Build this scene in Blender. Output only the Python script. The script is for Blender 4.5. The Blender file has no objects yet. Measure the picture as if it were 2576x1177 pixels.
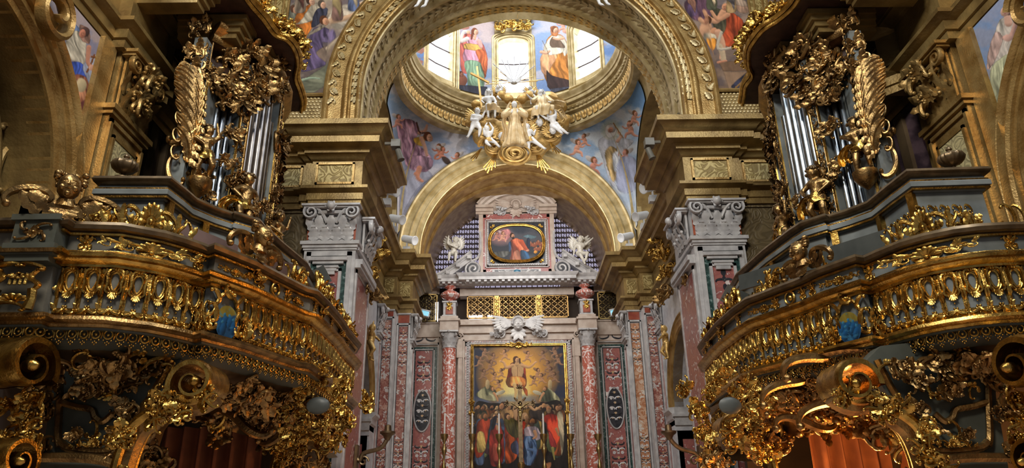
import bpy, math, random
import numpy as np
from mathutils import Matrix, Vector
PI = math.pi
random.seed(7)
S = bpy.context.scene
COL = S.collection
V = lambda *a: np.array(a, float)

# ---------------------------------------------------------------- camera model
F_PX, CX, CY = 1800.0, 1288.0, 588.5
_y = V(1280 - CX, -(1325 - CY), -F_PX); _y /= np.linalg.norm(_y)
_z = V(1212 - CX, 3850 + CY, -F_PX); _z -= _y * _z.dot(_y); _z /= np.linalg.norm(_z)
_x = np.cross(_y, _z)
RW = np.stack([_x, _y, _z])
EYE = V(-.45, 0, 1.6)
def ray(px, py): return RW @ V(px - CX, CY - py, -F_PX)
def atY(px, py, Y):
    r = ray(px, py); return EYE + r * (Y / r[1])
def atX(px, py, X):
    r = ray(px, py); return EYE + r * ((X - EYE[0]) / r[0])
def atZ(px, py, Z):
    r = ray(px, py); return EYE + r * ((Z - EYE[2]) / r[2])
def to_px(P):
    c = (np.asarray(P, float) - EYE) @ RW
    return CX + c[..., 0] / -c[..., 2] * F_PX, CY - c[..., 1] / -c[..., 2] * F_PX

# ---------------------------------------------------------------- objects
def tag(o, label=None, cat=None, group=None, kind=None):
    if label: o['label'] = label
    if cat: o['category'] = cat
    if group: o['group'] = group
    if kind: o['kind'] = kind
    return o
def thing(name, label, cat, loc=(0, 0, 0), group=None):
    o = bpy.data.objects.new(name, None); COL.objects.link(o)
    o.empty_display_size = .1; o.location = loc
    return tag(o, label, cat, group)
def link(name, me, parent=None, M=None):
    """M (or the identity) is the object's place in the world, whatever its parent"""
    o = bpy.data.objects.new(name, me); COL.objects.link(o); M = Matrix() if M is None else M
    if parent is not None:
        o.parent = parent; pm = PMAT.get(parent.name) or Matrix.Translation(parent.location)
        o.matrix_local = pm.inverted() @ M
    else: o.matrix_local = M
    PMAT[o.name] = M.copy(); return o
PMAT = {}
NDX = {-1: -.13, 1: .34}        # the two nave walls stand at slightly different distances from the axis
def mark(): return set(o.name for o in COL.objects)
def shift_new(seen, dx, skip=()):
    for o in list(COL.objects):
        if o.name not in seen and o.parent is None and not any(k in o.name or k == o.get('tmp') for k in skip): o.location.x += dx
class MB:
    """collects shapes, then links them as ONE mesh object"""
    def __init__(s): s.v = []; s.f = []
    def add(s, v, f):
        n = len(s.v); s.v.extend([tuple(map(float, p)) for p in v])
        s.f.extend([tuple(i + n for i in q) for q in f]); return s
    def merge(s, o, M=None):
        vs = o.v if M is None else [tuple(M @ Vector(p)) for p in o.v]
        return s.add(vs, o.f)
    def box(s, a, b):
        x0, y0, z0 = a; x1, y1, z1 = b
        v = [(x, y, z) for x in (x0, x1) for y in (y0, y1) for z in (z0, z1)]
        return s.add(v, [(0, 1, 3, 2), (4, 6, 7, 5), (0, 4, 5, 1), (2, 3, 7, 6), (0, 2, 6, 4), (1, 5, 7, 3)])
    def bar(s, p, q, w, h, up=(0, 0, 1)):
        p, q = Vector(p), Vector(q); d = (q - p).normalized(); u = Vector(up)
        r = d.cross(u)
        if r.length < 1e-4: r = d.cross(Vector((1, 0, 0)))
        r.normalize(); u = r.cross(d).normalized()
        v = []
        for e in (p, q):
            for a, b in ((-1, -1), (1, -1), (1, 1), (-1, 1)):
                v.append(e + r * a * w / 2 + u * b * h / 2)
        return s.add(v, [(0, 1, 2, 3), (7, 6, 5, 4), (0, 4, 5, 1), (1, 5, 6, 2), (2, 6, 7, 3), (3, 7, 4, 0)])
    def tube(s, pts, rad, n=7, flat=1.0, up=None, closed=False):
        P = [Vector(p) for p in pts]; N = len(P)
        R = rad if hasattr(rad, '__len__') else [rad] * N
        vs = []; ref = Vector(up) if up is not None else None
        prev = None
        for i, p in enumerate(P):
            a = P[(i - 1) % N] if (closed or i > 0) else P[0]
            b = P[(i + 1) % N] if (closed or i < N - 1) else P[-1]
            d = (b - a)
            d = d.normalized() if d.length > 1e-9 else Vector((0, 0, 1))
            if ref is not None:
                u = ref - d * ref.dot(d)
                if u.length < 1e-4: u = prev or d.orthogonal()
            elif prev is None: u = d.orthogonal()
            else: u = prev - d * prev.dot(d)
            u.normalize(); prev = u; r = d.cross(u)
            for k in range(n):
                t = 2 * PI * k / n
                vs.append(p + r * math.cos(t) * R[i] + u * math.sin(t) * R[i] * flat)
        fs = []
        for i in range(N if closed else N - 1):
            for k in range(n):
                a = i * n + k; b = i * n + (k + 1) % n
                c = ((i + 1) % N) * n + (k + 1) % n; d2 = ((i + 1) % N) * n + k
                fs.append((a, b, c, d2))
        if not closed: fs += [tuple(range(n))[::-1], tuple((N - 1) * n + k for k in range(n))]
        return s.add(vs, fs)
    def grid(s, fn, nu, nv, wrap=False):
        v = [fn(i / nu, j / nv) for i in range(nu + 1) for j in range(nv + 1)]
        w = nv + 1
        return s.add(v, [(i * w + j, (i + 1) * w + j, (i + 1) * w + j + 1, i * w + j + 1) for i in range(nu) for j in range(nv)])
    def lathe(s, prof, c=(0, 0, 0), n=20, gad=0, gamp=0, gz=(0, 0)):
        vs = []
        for r, z in prof:
            for k in range(n):
                a = 2 * PI * k / n; rr = r
                if gad and gz[0] <= z <= gz[1]: rr *= 1 + gamp * abs(math.sin(a * gad / 2))
                vs.append((c[0] + rr * math.cos(a), c[1] + rr * math.sin(a), c[2] + z))
        fs = [(i * n + k, i * n + (k + 1) % n, (i + 1) * n + (k + 1) % n, (i + 1) * n + k) for i in range(len(prof) - 1) for k in range(n)]
        fs += [tuple(range(n))[::-1], tuple((len(prof) - 1) * n + k for k in range(n))]
        return s.add(vs, fs)
    def ball(s, c, r, n=8, sc=(1, 1, 1)):
        prof = [(math.sin(PI * i / n) * r, -math.cos(PI * i / n) * r) for i in range(n + 1)]
        prof[0] = (1e-4, -r); prof[-1] = (1e-4, r)
        m = MB().lathe(prof, n=n + 2)
        return s.add([(c[0] + x * sc[0], c[1] + y * sc[1], c[2] + z * sc[2]) for x, y, z in m.v], m.f)
    def sweep(s, prof, path, side=1, closed=False, cap=True):
        """prof [(d,z)] swept along plan path [(x,y)], d to the right of travel when side=1"""
        N = len(path); P = [V(*p) for p in path]; vs = []; m = len(prof)
        for i in range(N):
            ds = []
            if closed or i > 0: d = P[i] - P[i - 1]; ds.append(d / (np.linalg.norm(d) + 1e-12))
            if closed or i < N - 1: d = P[(i + 1) % N] - P[i]; ds.append(d / (np.linalg.norm(d) + 1e-12))
            ns = [V(d[1], -d[0]) * side for d in ds]
            if len(ns) == 2:
                nn = ns[0] + ns[1]; L = np.linalg.norm(nn); nn = nn / L if L > 1e-6 else ns[0]
                nn = nn / max(.35, nn.dot(ns[0]))
            else: nn = ns[0]
            for d, z in prof: vs.append((P[i][0] + nn[0] * d, P[i][1] + nn[1] * d, z))
        fs = [(i * m + k, i * m + k + 1, ((i + 1) % N) * m + k + 1, ((i + 1) % N) * m + k) for i in range(N if closed else N - 1) for k in range(m - 1)]
        if cap and not closed: fs += [tuple(range(m))[::-1], tuple((N - 1) * m + k for k in range(m))]
        return s.add(vs, fs)
    def arch(s, fr, r, prof, a0=0, a1=PI, n=48, legs=0):
        """prof [(dr,dn)] revolved in the plane of frame fr=(origin,right,up,normal)"""
        O, X, U, N = [V(*q) for q in fr]; m = len(prof); st = []
        if legs: st.append((V(math.cos(a0), math.sin(a0)), -legs))
        for i in range(n + 1):
            a = a0 + (a1 - a0) * i / n; st.append((V(math.cos(a), math.sin(a)), 0))
        if legs: st.append((V(math.cos(a1), math.sin(a1)), -legs))
        vs = [O + X * (c[0] * (r + dr)) + U * (c[1] * (r + dr) + dz) + N * dn for c, dz in st for dr, dn in prof]
        return s.add(vs, [(i * m + k, i * m + k + 1, (i + 1) * m + k + 1, (i + 1) * m + k) for i in range(len(st) - 1) for k in range(m - 1)])
    def prism(s, pts, fr, d0, d1):
        """polygon pts [(a,b)] in frame, extruded from normal offset d0 to d1"""
        O, X, U, N = [V(*q) for q in fr]; n = len(pts)
        vs = [O + X * a + U * b + N * d for d in (d0, d1) for a, b in pts]
        return s.add(vs, [tuple(range(n))[::-1], tuple(range(n, 2 * n))] + [(i, (i + 1) % n, n + (i + 1) % n, n + i) for i in range(n)])
    def mesh(s, name, mat=None, ang=38):
        me = bpy.data.meshes.new(name); me.from_pydata(s.v, [], s.f)
        if mat is not None:
            me.materials.append(mat)
        me.shade_smooth(); me.set_sharp_from_angle(angle=math.radians(ang))
        return me
    def obj(s, name, mat, parent=None, M=None, **k):
        return tag(link(name, s.mesh(name, mat, k.pop('ang', 38)), parent, M), **k)
def struct(name, mb, mat, label=None):
    return tag(mb.obj(name, mat), label=label, kind='structure')
def FR(o, x, u, n): return (o, x, u, n)
def frame_matrix(o, x, u, n, sc=1.0):
    X, U, N = Vector(x) * sc, Vector(u) * sc, Vector(n) * sc
    return Matrix(((X[0], U[0], N[0], o[0]), (X[1], U[1], N[1], o[1]), (X[2], U[2], N[2], o[2]), (0, 0, 0, 1)))
def catmull(pts, k=6, closed=False):
    P = [V(*p) for p in pts]; n = len(P); out = []
    for i in range(n if closed else n - 1):
        g = lambda j: P[j % n] if closed else P[min(max(j, 0), n - 1)]
        a, b, c, d = g(i - 1), g(i), g(i + 1), g(i + 2)
        for q in range(k):
            t = q / k
            out.append(.5 * ((2 * b) + (c - a) * t + (2 * a - 5 * b + 4 * c - d) * t * t + (3 * b - a - 3 * c + d) * t ** 3))
    if not closed: out.append(P[-1])
    return out

# ---------------------------------------------------------------- materials
MATS = {}
def mat(name, c1, c2=None, rough=.6, metal=0, scale=4., bump=0., bscale=None, detail=5., thr=(.35, .65), dist=0., emis=None, kind='noise', c3=None, spec=.5, bdist=.02):
    m = bpy.data.materials.new(name); m.use_nodes = True; nt = m.node_tree; N = nt.nodes; L = nt.links
    b = N['Principled BSDF']; b.inputs['Roughness'].default_value = rough; b.inputs['Metallic'].default_value = metal
    b.inputs['Specular IOR Level'].default_value = spec
    co = N.new('ShaderNodeNewGeometry').outputs['Position']
    if c2 is None: c2 = tuple(x * .82 for x in c1)
    if kind == 'voronoi':
        mp = N.new('ShaderNodeTexNoise'); mp.inputs['Scale'].default_value = scale * .8; L.new(co, mp.inputs['Vector'])
        ad = N.new('ShaderNodeMixRGB'); ad.blend_type = 'ADD'; ad.inputs[0].default_value = .35
        L.new(co, ad.inputs[1]); L.new(mp.outputs['Color'], ad.inputs[2])
        t = N.new('ShaderNodeTexVoronoi'); t.inputs['Scale'].default_value = scale; t.feature = 'F1'
        L.new(ad.outputs[0], t.inputs['Vector']); fac = t.outputs['Color']
        sep = N.new('ShaderNodeSeparateColor'); L.new(fac, sep.inputs[0]); fac = sep.outputs[0]
    else:
        t = N.new('ShaderNodeTexNoise'); t.inputs['Scale'].default_value = scale; t.inputs['Detail'].default_value = detail
        t.inputs['Distortion'].default_value = dist; L.new(co, t.inputs['Vector']); fac = t.outputs[0]
    r = N.new('ShaderNodeValToRGB'); L.new(fac, r.inputs[0])
    r.color_ramp.elements[0].position = thr[0]; r.color_ramp.elements[0].color = (*c1, 1)
    r.color_ramp.elements[1].position = thr[1]; r.color_ramp.elements[1].color = (*c2, 1)
    if c3 is not None:
        e = r.color_ramp.elements.new(min(.97, thr[1] + .04)); e.color = (*c3, 1)
    L.new(r.outputs[0], b.inputs['Base Color'])
    if bump:
        t2 = N.new('ShaderNodeTexNoise'); t2.inputs['Scale'].default_value = bscale or scale * 3; t2.inputs['Detail'].default_value = 3
        t2.inputs['Distortion'].default_value = dist; L.new(co, t2.inputs['Vector'])
        bp = N.new('ShaderNodeBump'); bp.inputs['Strength'].default_value = bump; bp.inputs['Distance'].default_value = bdist
        L.new(t2.outputs[0], bp.inputs['Height']); L.new(bp.outputs[0], b.inputs['Normal'])
    if emis:
        b.inputs['Emission Color'].default_value = (*emis[0], 1); b.inputs['Emission Strength'].default_value = emis[1]
    MATS[name] = m; return m
def arabesque(name, c1, c2, scale=5., rough=.5, metal=.2, w=.06):
    """flat strapwork arabesque: contour lines of a noise field, slightly raised"""
    m = bpy.data.materials.new(name); m.use_nodes = True; nt = m.node_tree; N = nt.nodes; L = nt.links
    b = N['Principled BSDF']; b.inputs['Roughness'].default_value = rough; b.inputs['Metallic'].default_value = metal
    co = N.new('ShaderNodeNewGeometry').outputs['Position']
    t = N.new('ShaderNodeTexNoise'); t.inputs['Scale'].default_value = scale; t.inputs['Detail'].default_value = 1.; t.inputs['Distortion'].default_value = .8
    L.new(co, t.inputs['Vector'])
    mu = N.new('ShaderNodeMath'); mu.operation = 'MULTIPLY'; mu.inputs[1].default_value = 7.; L.new(t.outputs[0], mu.inputs[0])
    fr = N.new('ShaderNodeMath'); fr.operation = 'PINGPONG'; fr.inputs[1].default_value = .5; L.new(mu.outputs[0], fr.inputs[0])
    r = N.new('ShaderNodeValToRGB'); L.new(fr.outputs[0], r.inputs[0])
    r.color_ramp.elements[0].position = .22; r.color_ramp.elements[0].color = (*c1, 1)
    r.color_ramp.elements[1].position = .30; r.color_ramp.elements[1].color = (*c2, 1)
    L.new(r.outputs[0], b.inputs['Base Color'])
    bp = N.new('ShaderNodeBump'); bp.inputs['Strength'].default_value = .6; bp.inputs['Distance'].default_value = .02
    L.new(fr.outputs[0], bp.inputs['Height']); L.new(bp.outputs[0], b.inputs['Normal'])
    MATS[name] = m; return m
def paintmat(name, rough=.75, fine=14):
    m = bpy.data.materials.new(name); m.use_nodes = True; N = m.node_tree.nodes; L = m.node_tree.links
    b = N['Principled BSDF']; b.inputs['Roughness'].default_value = rough; b.inputs['Specular IOR Level'].default_value = .25
    a = N.new('ShaderNodeAttribute'); a.attribute_name = 'paint'
    t = N.new('ShaderNodeTexNoise'); t.inputs['Scale'].default_value = fine; t.inputs['Detail'].default_value = 6
    g = N.new('ShaderNodeNewGeometry'); L.new(g.outputs['Position'], t.inputs['Vector'])
    mr = N.new('ShaderNodeMapRange'); mr.inputs[3].default_value = .82; mr.inputs[4].default_value = 1.18; L.new(t.outputs[0], mr.inputs[0])
    mx = N.new('ShaderNodeMixRGB'); mx.blend_type = 'MULTIPLY'; mx.inputs[0].default_value = 1
    L.new(a.outputs['Color'], mx.inputs[1]); L.new(mr.outputs[0], mx.inputs[2]); L.new(mx.outputs[0], b.inputs['Base Color'])
    MATS[name] = m; return m
M_ = MATS
mat('gold_stucco', (.32, .18, .05), (.54, .36, .135), rough=.36, metal=.6, scale=3.2, bump=.35, bscale=30)
mat('gold_stucco_pale', (.42, .31, .13), (.66, .53, .29), rough=.42, metal=.4, scale=3, bump=.2, bscale=30)
mat('olive_stucco', (.205, .13, .045), (.37, .25, .09), rough=.42, metal=.5, scale=2.5, bump=.3, bscale=22)
mat('gilding', (.70, .44, .11), (.30, .17, .04), rough=.27, metal=1., scale=9, bump=.25, bscale=45)
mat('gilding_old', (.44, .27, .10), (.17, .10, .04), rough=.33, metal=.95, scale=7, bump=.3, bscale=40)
mat('gilding_leaf', (.74, .50, .19), (.54, .33, .10), rough=.42, metal=.6, scale=6, bump=.2, bscale=30)
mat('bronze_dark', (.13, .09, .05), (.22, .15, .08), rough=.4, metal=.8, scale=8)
mat('brass', (.50, .38, .18), (.34, .25, .10), rough=.35, metal=1., scale=8)
mat('gilt_cloth', (.62, .43, .20), (.78, .62, .38), rough=.5, metal=.25, scale=6, bump=.2, bscale=20)
mat('grey_paint', (.115, .105, .082), (.20, .185, .15), rough=.45, scale=2.4, bump=.1, bscale=25)
mat('blue_grey_paint', (.125, .135, .13), (.22, .235, .225), rough=.4, scale=2.4, bump=.1)
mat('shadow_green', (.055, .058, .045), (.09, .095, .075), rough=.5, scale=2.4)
mat('dark_wood', (.045, .022, .014), (.09, .045, .028), rough=.5, scale=5, bump=.2)
mat('brown_board', (.10, .055, .045), (.17, .10, .085), rough=.5, scale=3)
mat('slate_board', (.055, .06, .055), (.085, .09, .082), rough=.45, scale=3)
mat('dark_wall', (.085, .055, .03), (.15, .10, .05), rough=.8, scale=1.6, bump=.3, bscale=9)
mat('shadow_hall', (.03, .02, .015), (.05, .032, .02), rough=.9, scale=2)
mat('white_marble', (.40, .385, .39), (.64, .62, .61), rough=.3, scale=5, thr=(.3, .7))
mat('grey_marble', (.42, .42, .45), (.66, .65, .67), rough=.3, scale=4, dist=1.2, thr=(.3, .7))
mat('cream_marble', (.46, .35, .28), (.60, .50, .42), rough=.4, scale=4)
mat('pink_marble', (.44, .16, .13), (.32, .10, .10), rough=.3, scale=5, c3=(.80, .70, .66), thr=(.35, .6), dist=1.5)
mat('red_marble', (.50, .13, .09), (.62, .25, .19), rough=.25, scale=4.5, dist=2.5, thr=(.42, .54), c3=(.88, .80, .78), detail=3)
mat('red_plain', (.28, .05, .03), (.42, .11, .05), rough=.3, scale=5)
mat('breccia', (.28, .085, .07), (.54, .30, .23), rough=.3, scale=11, kind='voronoi', thr=(.2, .8), c3=(.62, .58, .56))
mat('breccia_orange', (.46, .18, .08), (.66, .42, .28), rough=.3, scale=10, kind='voronoi', thr=(.2, .8), c3=(.75, .68, .6))
mat('green_marble', (.02, .05, .045), (.05, .11, .10), rough=.25, scale=14, thr=(.4, .6), c3=(.25, .33, .32))
mat('black_inlay', (.02, .022, .03), (.05, .05, .06), rough=.25, scale=8)
mat('white_inlay', (.66, .66, .70), (.80, .78, .76), rough=.25, scale=8)
mat('ochre_inlay', (.60, .36, .16), (.74, .52, .30), rough=.3, scale=8)
mat('pale_inlay', (.66, .52, .44), (.76, .66, .58), rough=.3, scale=8)
mat('stone_white', (.80, .80, .82), (.90, .89, .88), rough=.5, scale=5)
mat('putto_marble', (.62, .58, .50), (.74, .70, .62), rough=.28, scale=6)
mat('flesh_white', (.86, .86, .87), (.94, .93, .92), rough=.5, scale=5)
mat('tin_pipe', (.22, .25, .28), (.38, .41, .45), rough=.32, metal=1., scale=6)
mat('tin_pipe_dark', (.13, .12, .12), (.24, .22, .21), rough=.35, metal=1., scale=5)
mat('iron', (.05, .035, .035), (.09, .06, .06), rough=.6, scale=8)
mat('lamp_white', (.75, .76, .78), (.85, .85, .86), rough=.4, scale=5)
mat('lamp_glass', (.2, .5, .62), (.3, .6, .7), rough=.1, scale=5, emis=((.35, .8, 1.), .5))
mat('candle_wax', (.86, .84, .78), (.92, .90, .86), rough=.5, scale=5)
mat('curtain', (.16, .05, .025), (.26, .09, .04), rough=.8, scale=3)
mat('blue_glaze', (.03, .12, .22), (.06, .24, .36), rough=.3, scale=9)
arabesque('arab_gold', (.25, .17, .05), (.50, .38, .15), scale=3.4)
arabesque('arab_pale', (.40, .33, .17), (.58, .48, .24), scale=3.6, metal=.1, rough=.6)
arabesque('arab_dark', (.10, .07, .03), (.14, .10, .045), scale=2.8, metal=.1)
paintmat('fresco'); paintmat('oil_paint', .45, 20)
def emission(name, col, strength):
    m = bpy.data.materials.new(name); m.use_nodes = True; N = m.node_tree.nodes
    e = N.new('ShaderNodeEmission'); e.inputs[0].default_value = (*col, 1); e.inputs[1].default_value = strength
    m.node_tree.links.new(e.outputs[0], N['Material Output'].inputs[0]); MATS[name] = m
emission('daylight_glass', (.93, .96, 1.0), 3.4)
emission('daylight_glass_lilac', (.72, .66, .90), .42)
emission('daylight_glass_small', (.9, .92, 1.0), 5.)
# ================================================================ ARCHITECTURE
SIDE = {-1: 'left', 1: 'right'}
TRIM = [0]
def trim(mb, mt, label=None):
    TRIM[0] += 1; return struct('trim_%d' % TRIM[0], mb, M_[mt], label)
ZE0, ZE1 = 8.47, 10.4          # underside and top of the great entablature
def entab_profile(z0=ZE0, d0=0.):
    P = [(-.3, 0), (.05, 0), (.05, .14), (.09, .15), (.09, .31), (.13, .33), (.19, .38), (.21, .39), (.21, .46), (.03, .50),
         (.03, 1.16), (.07, 1.18), (.09, 1.22), (.17, 1.30), (.20, 1.31), (.20, 1.37), (.27, 1.42), (.46, 1.45), (.47, 1.60), (.51, 1.62),
         (.55, 1.70), (.64, 1.78), (.69, 1.80), (.69, 1.93), (-.3, 1.93)]
    return [(d + d0, z + z0) for d, z in P]
def ent_path(s):
    P = [(-6.35, 4.), (-6.35, 9.1), (-6.15, 9.1), (-6.15, 10.25), (-6.35, 10.25), (-6.35, 10.6), (-6.8, 10.6), (-6.8, 15.15), (-5.1, 15.15), (-5.1, 15.07), (-4.92, 15.07), (-4.92, 15.), (-3.8, 15.),
         (-3.8, 16.9), (-4.1, 16.9), (-4.1, 17.1), (-4.65, 17.1), (-4.65, 23.4), (-4.2, 23.4), (-4.2, 23.9), (-3.72, 23.9), (-3.72, 25.7), (-4.3, 25.7)]
    P = [(x - NDX[s] * s if y < 10.3 and x > -6.5 else x, y) for x, y in P]
    return [(x * -s, y) for x, y in P]
for s in (-1, 1):
    m = MB().sweep(entab_profile(), ent_path(s), side=-s)
    trim(m, 'olive_stucco', 'great moulded entablature running along the %s side of the nave and crossing' % SIDE[s])

def wall_arched(ax, const, h0, h1, z0, z1, c, r, zc, zbase, sgn=1, depth=.8, n=40):
    """wall in plane ax=const from h0..h1, z0..z1 with one round-headed opening and its reveal"""
    m = MB()
    def P(h, z, d=0):
        return (const + d, h, z) if ax == 'x' else (h, const + d, z)
    hs = [h0, c - r]; zb = [z0, z0]
    m.add([P(h0, z0), P(c - r, z0), P(c - r, z1), P(h0, z1)], [(0, 1, 2, 3)])
    m.add([P(c + r, z0), P(h1, z0), P(h1, z1), P(c + r, z1)], [(0, 1, 2, 3)])
    if zbase > z0: m.add([P(c - r, z0), P(c + r, z0), P(c + r, zbase), P(c - r, zbase)], [(0, 1, 2, 3)])
    ar = [(c + r * math.cos(PI - PI * i / n), zc + r * math.sin(PI - PI * i / n)) for i in range(n + 1)]
    for (a, za), (b, zb_) in zip(ar, ar[1:]):
        m.add([P(a, za), P(b, zb_), P(b, z1), P(a, z1)], [(0, 1, 2, 3)])
    line = [(c - r, zbase)] + ar + [(c + r, zbase)]
    for (a, za), (b, zb_) in zip(line, line[1:]):
        m.add([P(a, za), P(b, zb_), P(b, zb_, depth * sgn), P(a, za, depth * sgn)], [(0, 1, 2, 3)])
    return m
AP_BIG = [(.93, -.05), (.93, .10), (.88, .14), (.84, .15), (.80, .12), (.78, .06), (.48, .06), (.46, .10), (.43, .12), (.40, .18), (.36, .20), (.31, .19), (.28, .13), (.25, .12), (.24, .05),
          (.14, .05), (.12, .10), (.07, .12), (.04, .10), (.02, .02), (0, 0)]
# ---- nave side walls
for s in (-1, 1):
    seen = mark()
    m = wall_arched('x', 6.35 * s, 2., 9.1, 0, 17, 6.5, 2.05, 5.6, 0, s, .9)
    m.box((min(6.35 * s, 7.2 * s), 9.1, 0), (max(6.35 * s, 7.2 * s), 10.6, 17))
    struct('wall_' + SIDE[s], m, M_['olive_stucco'])
    m = MB().box((6.8 * s if s > 0 else -7.2, 10.6, 0), (7.2 if s > 0 else -6.8, 15.6, 10.0)); struct('wall_%s_bay' % SIDE[s], m, M_['dark_wall'])
    m = MB().box((6.8 * s if s > 0 else -7.2, 10.6, 10.0), (7.2 if s > 0 else -6.8, 15.6, 17)); struct('wall_%s_upper' % SIDE[s], m, M_['olive_stucco'])
    m = MB().box((min(7.25 * s, 7.4 * s), 2, 0), (max(7.25 * s, 7.4 * s), 9.1, 9)); a, b = sorted((6.5 * s, 7.4 * s)); m.box((a, 2, 8.6), (b, 9.1, 8.9)); m.box((a, 1.8, 0), (b, 2, 8.9))  # back wall, plus unseen roof and end boxes added to keep light out
    struct('wall_%s_chapel' % SIDE[s], m, M_['arab_dark'])
    fr = FR((6.35 * s, 6.5, 5.6), (0, 1, 0), (0, 0, 1), (-s, 0, 0))
    m = MB().arch(fr, 2.05, [(.60, -.05), (.60, .10), (.56, .13), (.52, .10), (.50, .05), (.40, .05), (.38, .12), (.33, .15), (.28, .12), (.27, .07), (.18, .07), (.16, .11), (.12, .12), (.10, .05), (.0, .04), (0, -.3)], legs=5.6, n=56)
    trim(m, 'gold_stucco', 'moulded archivolt of the chapel arch at the far %s' % SIDE[s])
    fr2 = FR((6.9 * s, 6.3, 5.5), (0, 1, 0), (0, 0, 1), (-s, 0, 0))
    m = MB().arch(fr2, 1.75, [(.30, -.3), (.30, .05), (.26, .10), (.2, .12), (.16, .05), (.06, .05), (.04, .1), (0, .08), (0, -.35)], legs=5.5, n=40)
    trim(m, 'olive_stucco', 'inner dark moulded arch within the %s chapel recess' % SIDE[s])
    # dark panels and dado on the organ bay wall
    m = MB()
    for y0, y1 in ((11.1, 11.35), (11.7, 11.78), (14.2, 14.5)):
        m.box((min(6.8 * s, 6.7 * s), y0, 6), (max(6.8 * s, 6.7 * s), y1, 8.4))
    trim(m, 'dark_wall').location.x -= NDX[s]
    # attic strips and mouldings above the nave cornice
    m = MB()
    for y0, y1 in ((8.9, 9.05), (9.2, 9.26), (10.3, 10.36), (10.6, 10.75)):
        m.box((min(6.35 * s, 6.2 * s), y0, 10.4), (max(6.35 * s, 6.2 * s), y1, 16))
    trim(m, 'gold_stucco', 'gilded strips above the %s nave cornice' % SIDE[s])
    m = MB().box((min(6.32 * s, 6.2 * s), 9.3, 10.4), (max(6.32 * s, 6.2 * s), 10.25, 16))
    trim(m, 'arab_gold')
    shift_new(seen, NDX[s], ('_bay', '_upper'))
# ---- crossing piers (plain core behind the marble)
for s in (-1, 1):
    m = MB()
    a, b = sorted((3.85 * s, 7.1 * s)); m.box((a, 15.2, 0), (b, 17.0, 11.0))
    a, b = sorted((4.5 * s, 7.1 * s)); m.box((a, 15.16, 8.4), (b, 15.3, 10.5))
    struct('wall_%s_pier' % SIDE[s], m, M_['arab_dark'])
    # frieze panels on the pier entablature
    m = MB()
    for x0, x1, y in ((3.95, 4.85, 14.955), (5.2, 6.7, 15.105)):
        a, b = sorted((x0 * s, x1 * s)); fr = FR((0, y, 0), (1, 0, 0), (0, 0, 1), (0, -1, 0))
        for i in range(4):
            z0, z1 = 9.02, 9.58
            w = .05
            segs = [((a, z0), (b, z0 + w)), ((a, z1 - w), (b, z1)), ((a, z0), (a + w, z1)), ((b - w, z0), (b, z1))]
            p, q = segs[i]; m.box((p[0], y - .03, p[1]), (q[0], y + .02, q[1]))
    trim(m, 'gold_stucco')
    m = MB()
    for x0, x1, y in ((4.0, 4.8, 14.965), (5.25, 6.65, 15.115)):
        a, b = sorted((x0 * s, x1 * s)); m.box((a, y, 9.07), (b, y + .04, 9.53))
    trim(m, 'arab_gold')
    # gilded arabesque panels of the chancel frieze
    m = MB()
    for x0, x1, y in ((3.78, 4.12, 23.86), (4.27, 4.58, 23.36)):
        a, b = sorted((x0 * s, x1 * s)); m.box((a, y - .05, 9.05), (b, y + .02, 9.55))
    trim(m, 'arab_gold')
# ---- great arch wall in front of the crossing
R1, ZC1 = 3.92, 11.6
m = MB(); n = 56; ar = [(R1 * math.cos(PI - PI * i / n), ZC1 + R1 * math.sin(PI - PI * i / n)) for i in range(n + 1)]
for s in (-1, 1): m.add([(R1 * s, 15.02, 10.4), (7.2 * s, 15.02, 10.4), (7.2 * s, 15.02, 20), (R1 * s, 15.02, 20)], [(0, 1, 2, 3)])
for (a, za), (b, zb) in zip(ar, ar[1:]): m.add([(a, 15.02, za), (b, 15.02, zb), (b, 15.02, 20), (a, 15.02, 20)], [(0, 1, 2, 3)])
struct('wall_front_arch', m, M_['arab_pale'], 'wall above the great crossing arch')
m = MB().arch(FR((0, 15, ZC1), (1, 0, 0), (0, 0, 1), (0, -1, 0)), R1, AP_BIG, legs=1.2, n=72)
trim(m, 'gold_stucco', 'moulded archivolt of the great arch opening to the crossing')
m = MB().arch(FR((0, 15, ZC1), (1, 0, 0), (0, 0, 1), (0, -1, 0)), R1,
    [(0, 0), (-.03, -.02), (-.03, -.14), (.02, -.18), (.02, -.5), (-.02, -.54), (-.05, -.62), (-.05, -.74), (-.02, -.80), (.04, -.84), (.04, -1.4), (0, -1.44), (-.04, -1.52), (-.02, -1.6), (0, -1.62), (0, -2.0), (.25, -2.0)], legs=1.2, n=72)
trim(m, 'gold_stucco_pale', 'coffered soffit of the great arch')
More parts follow.
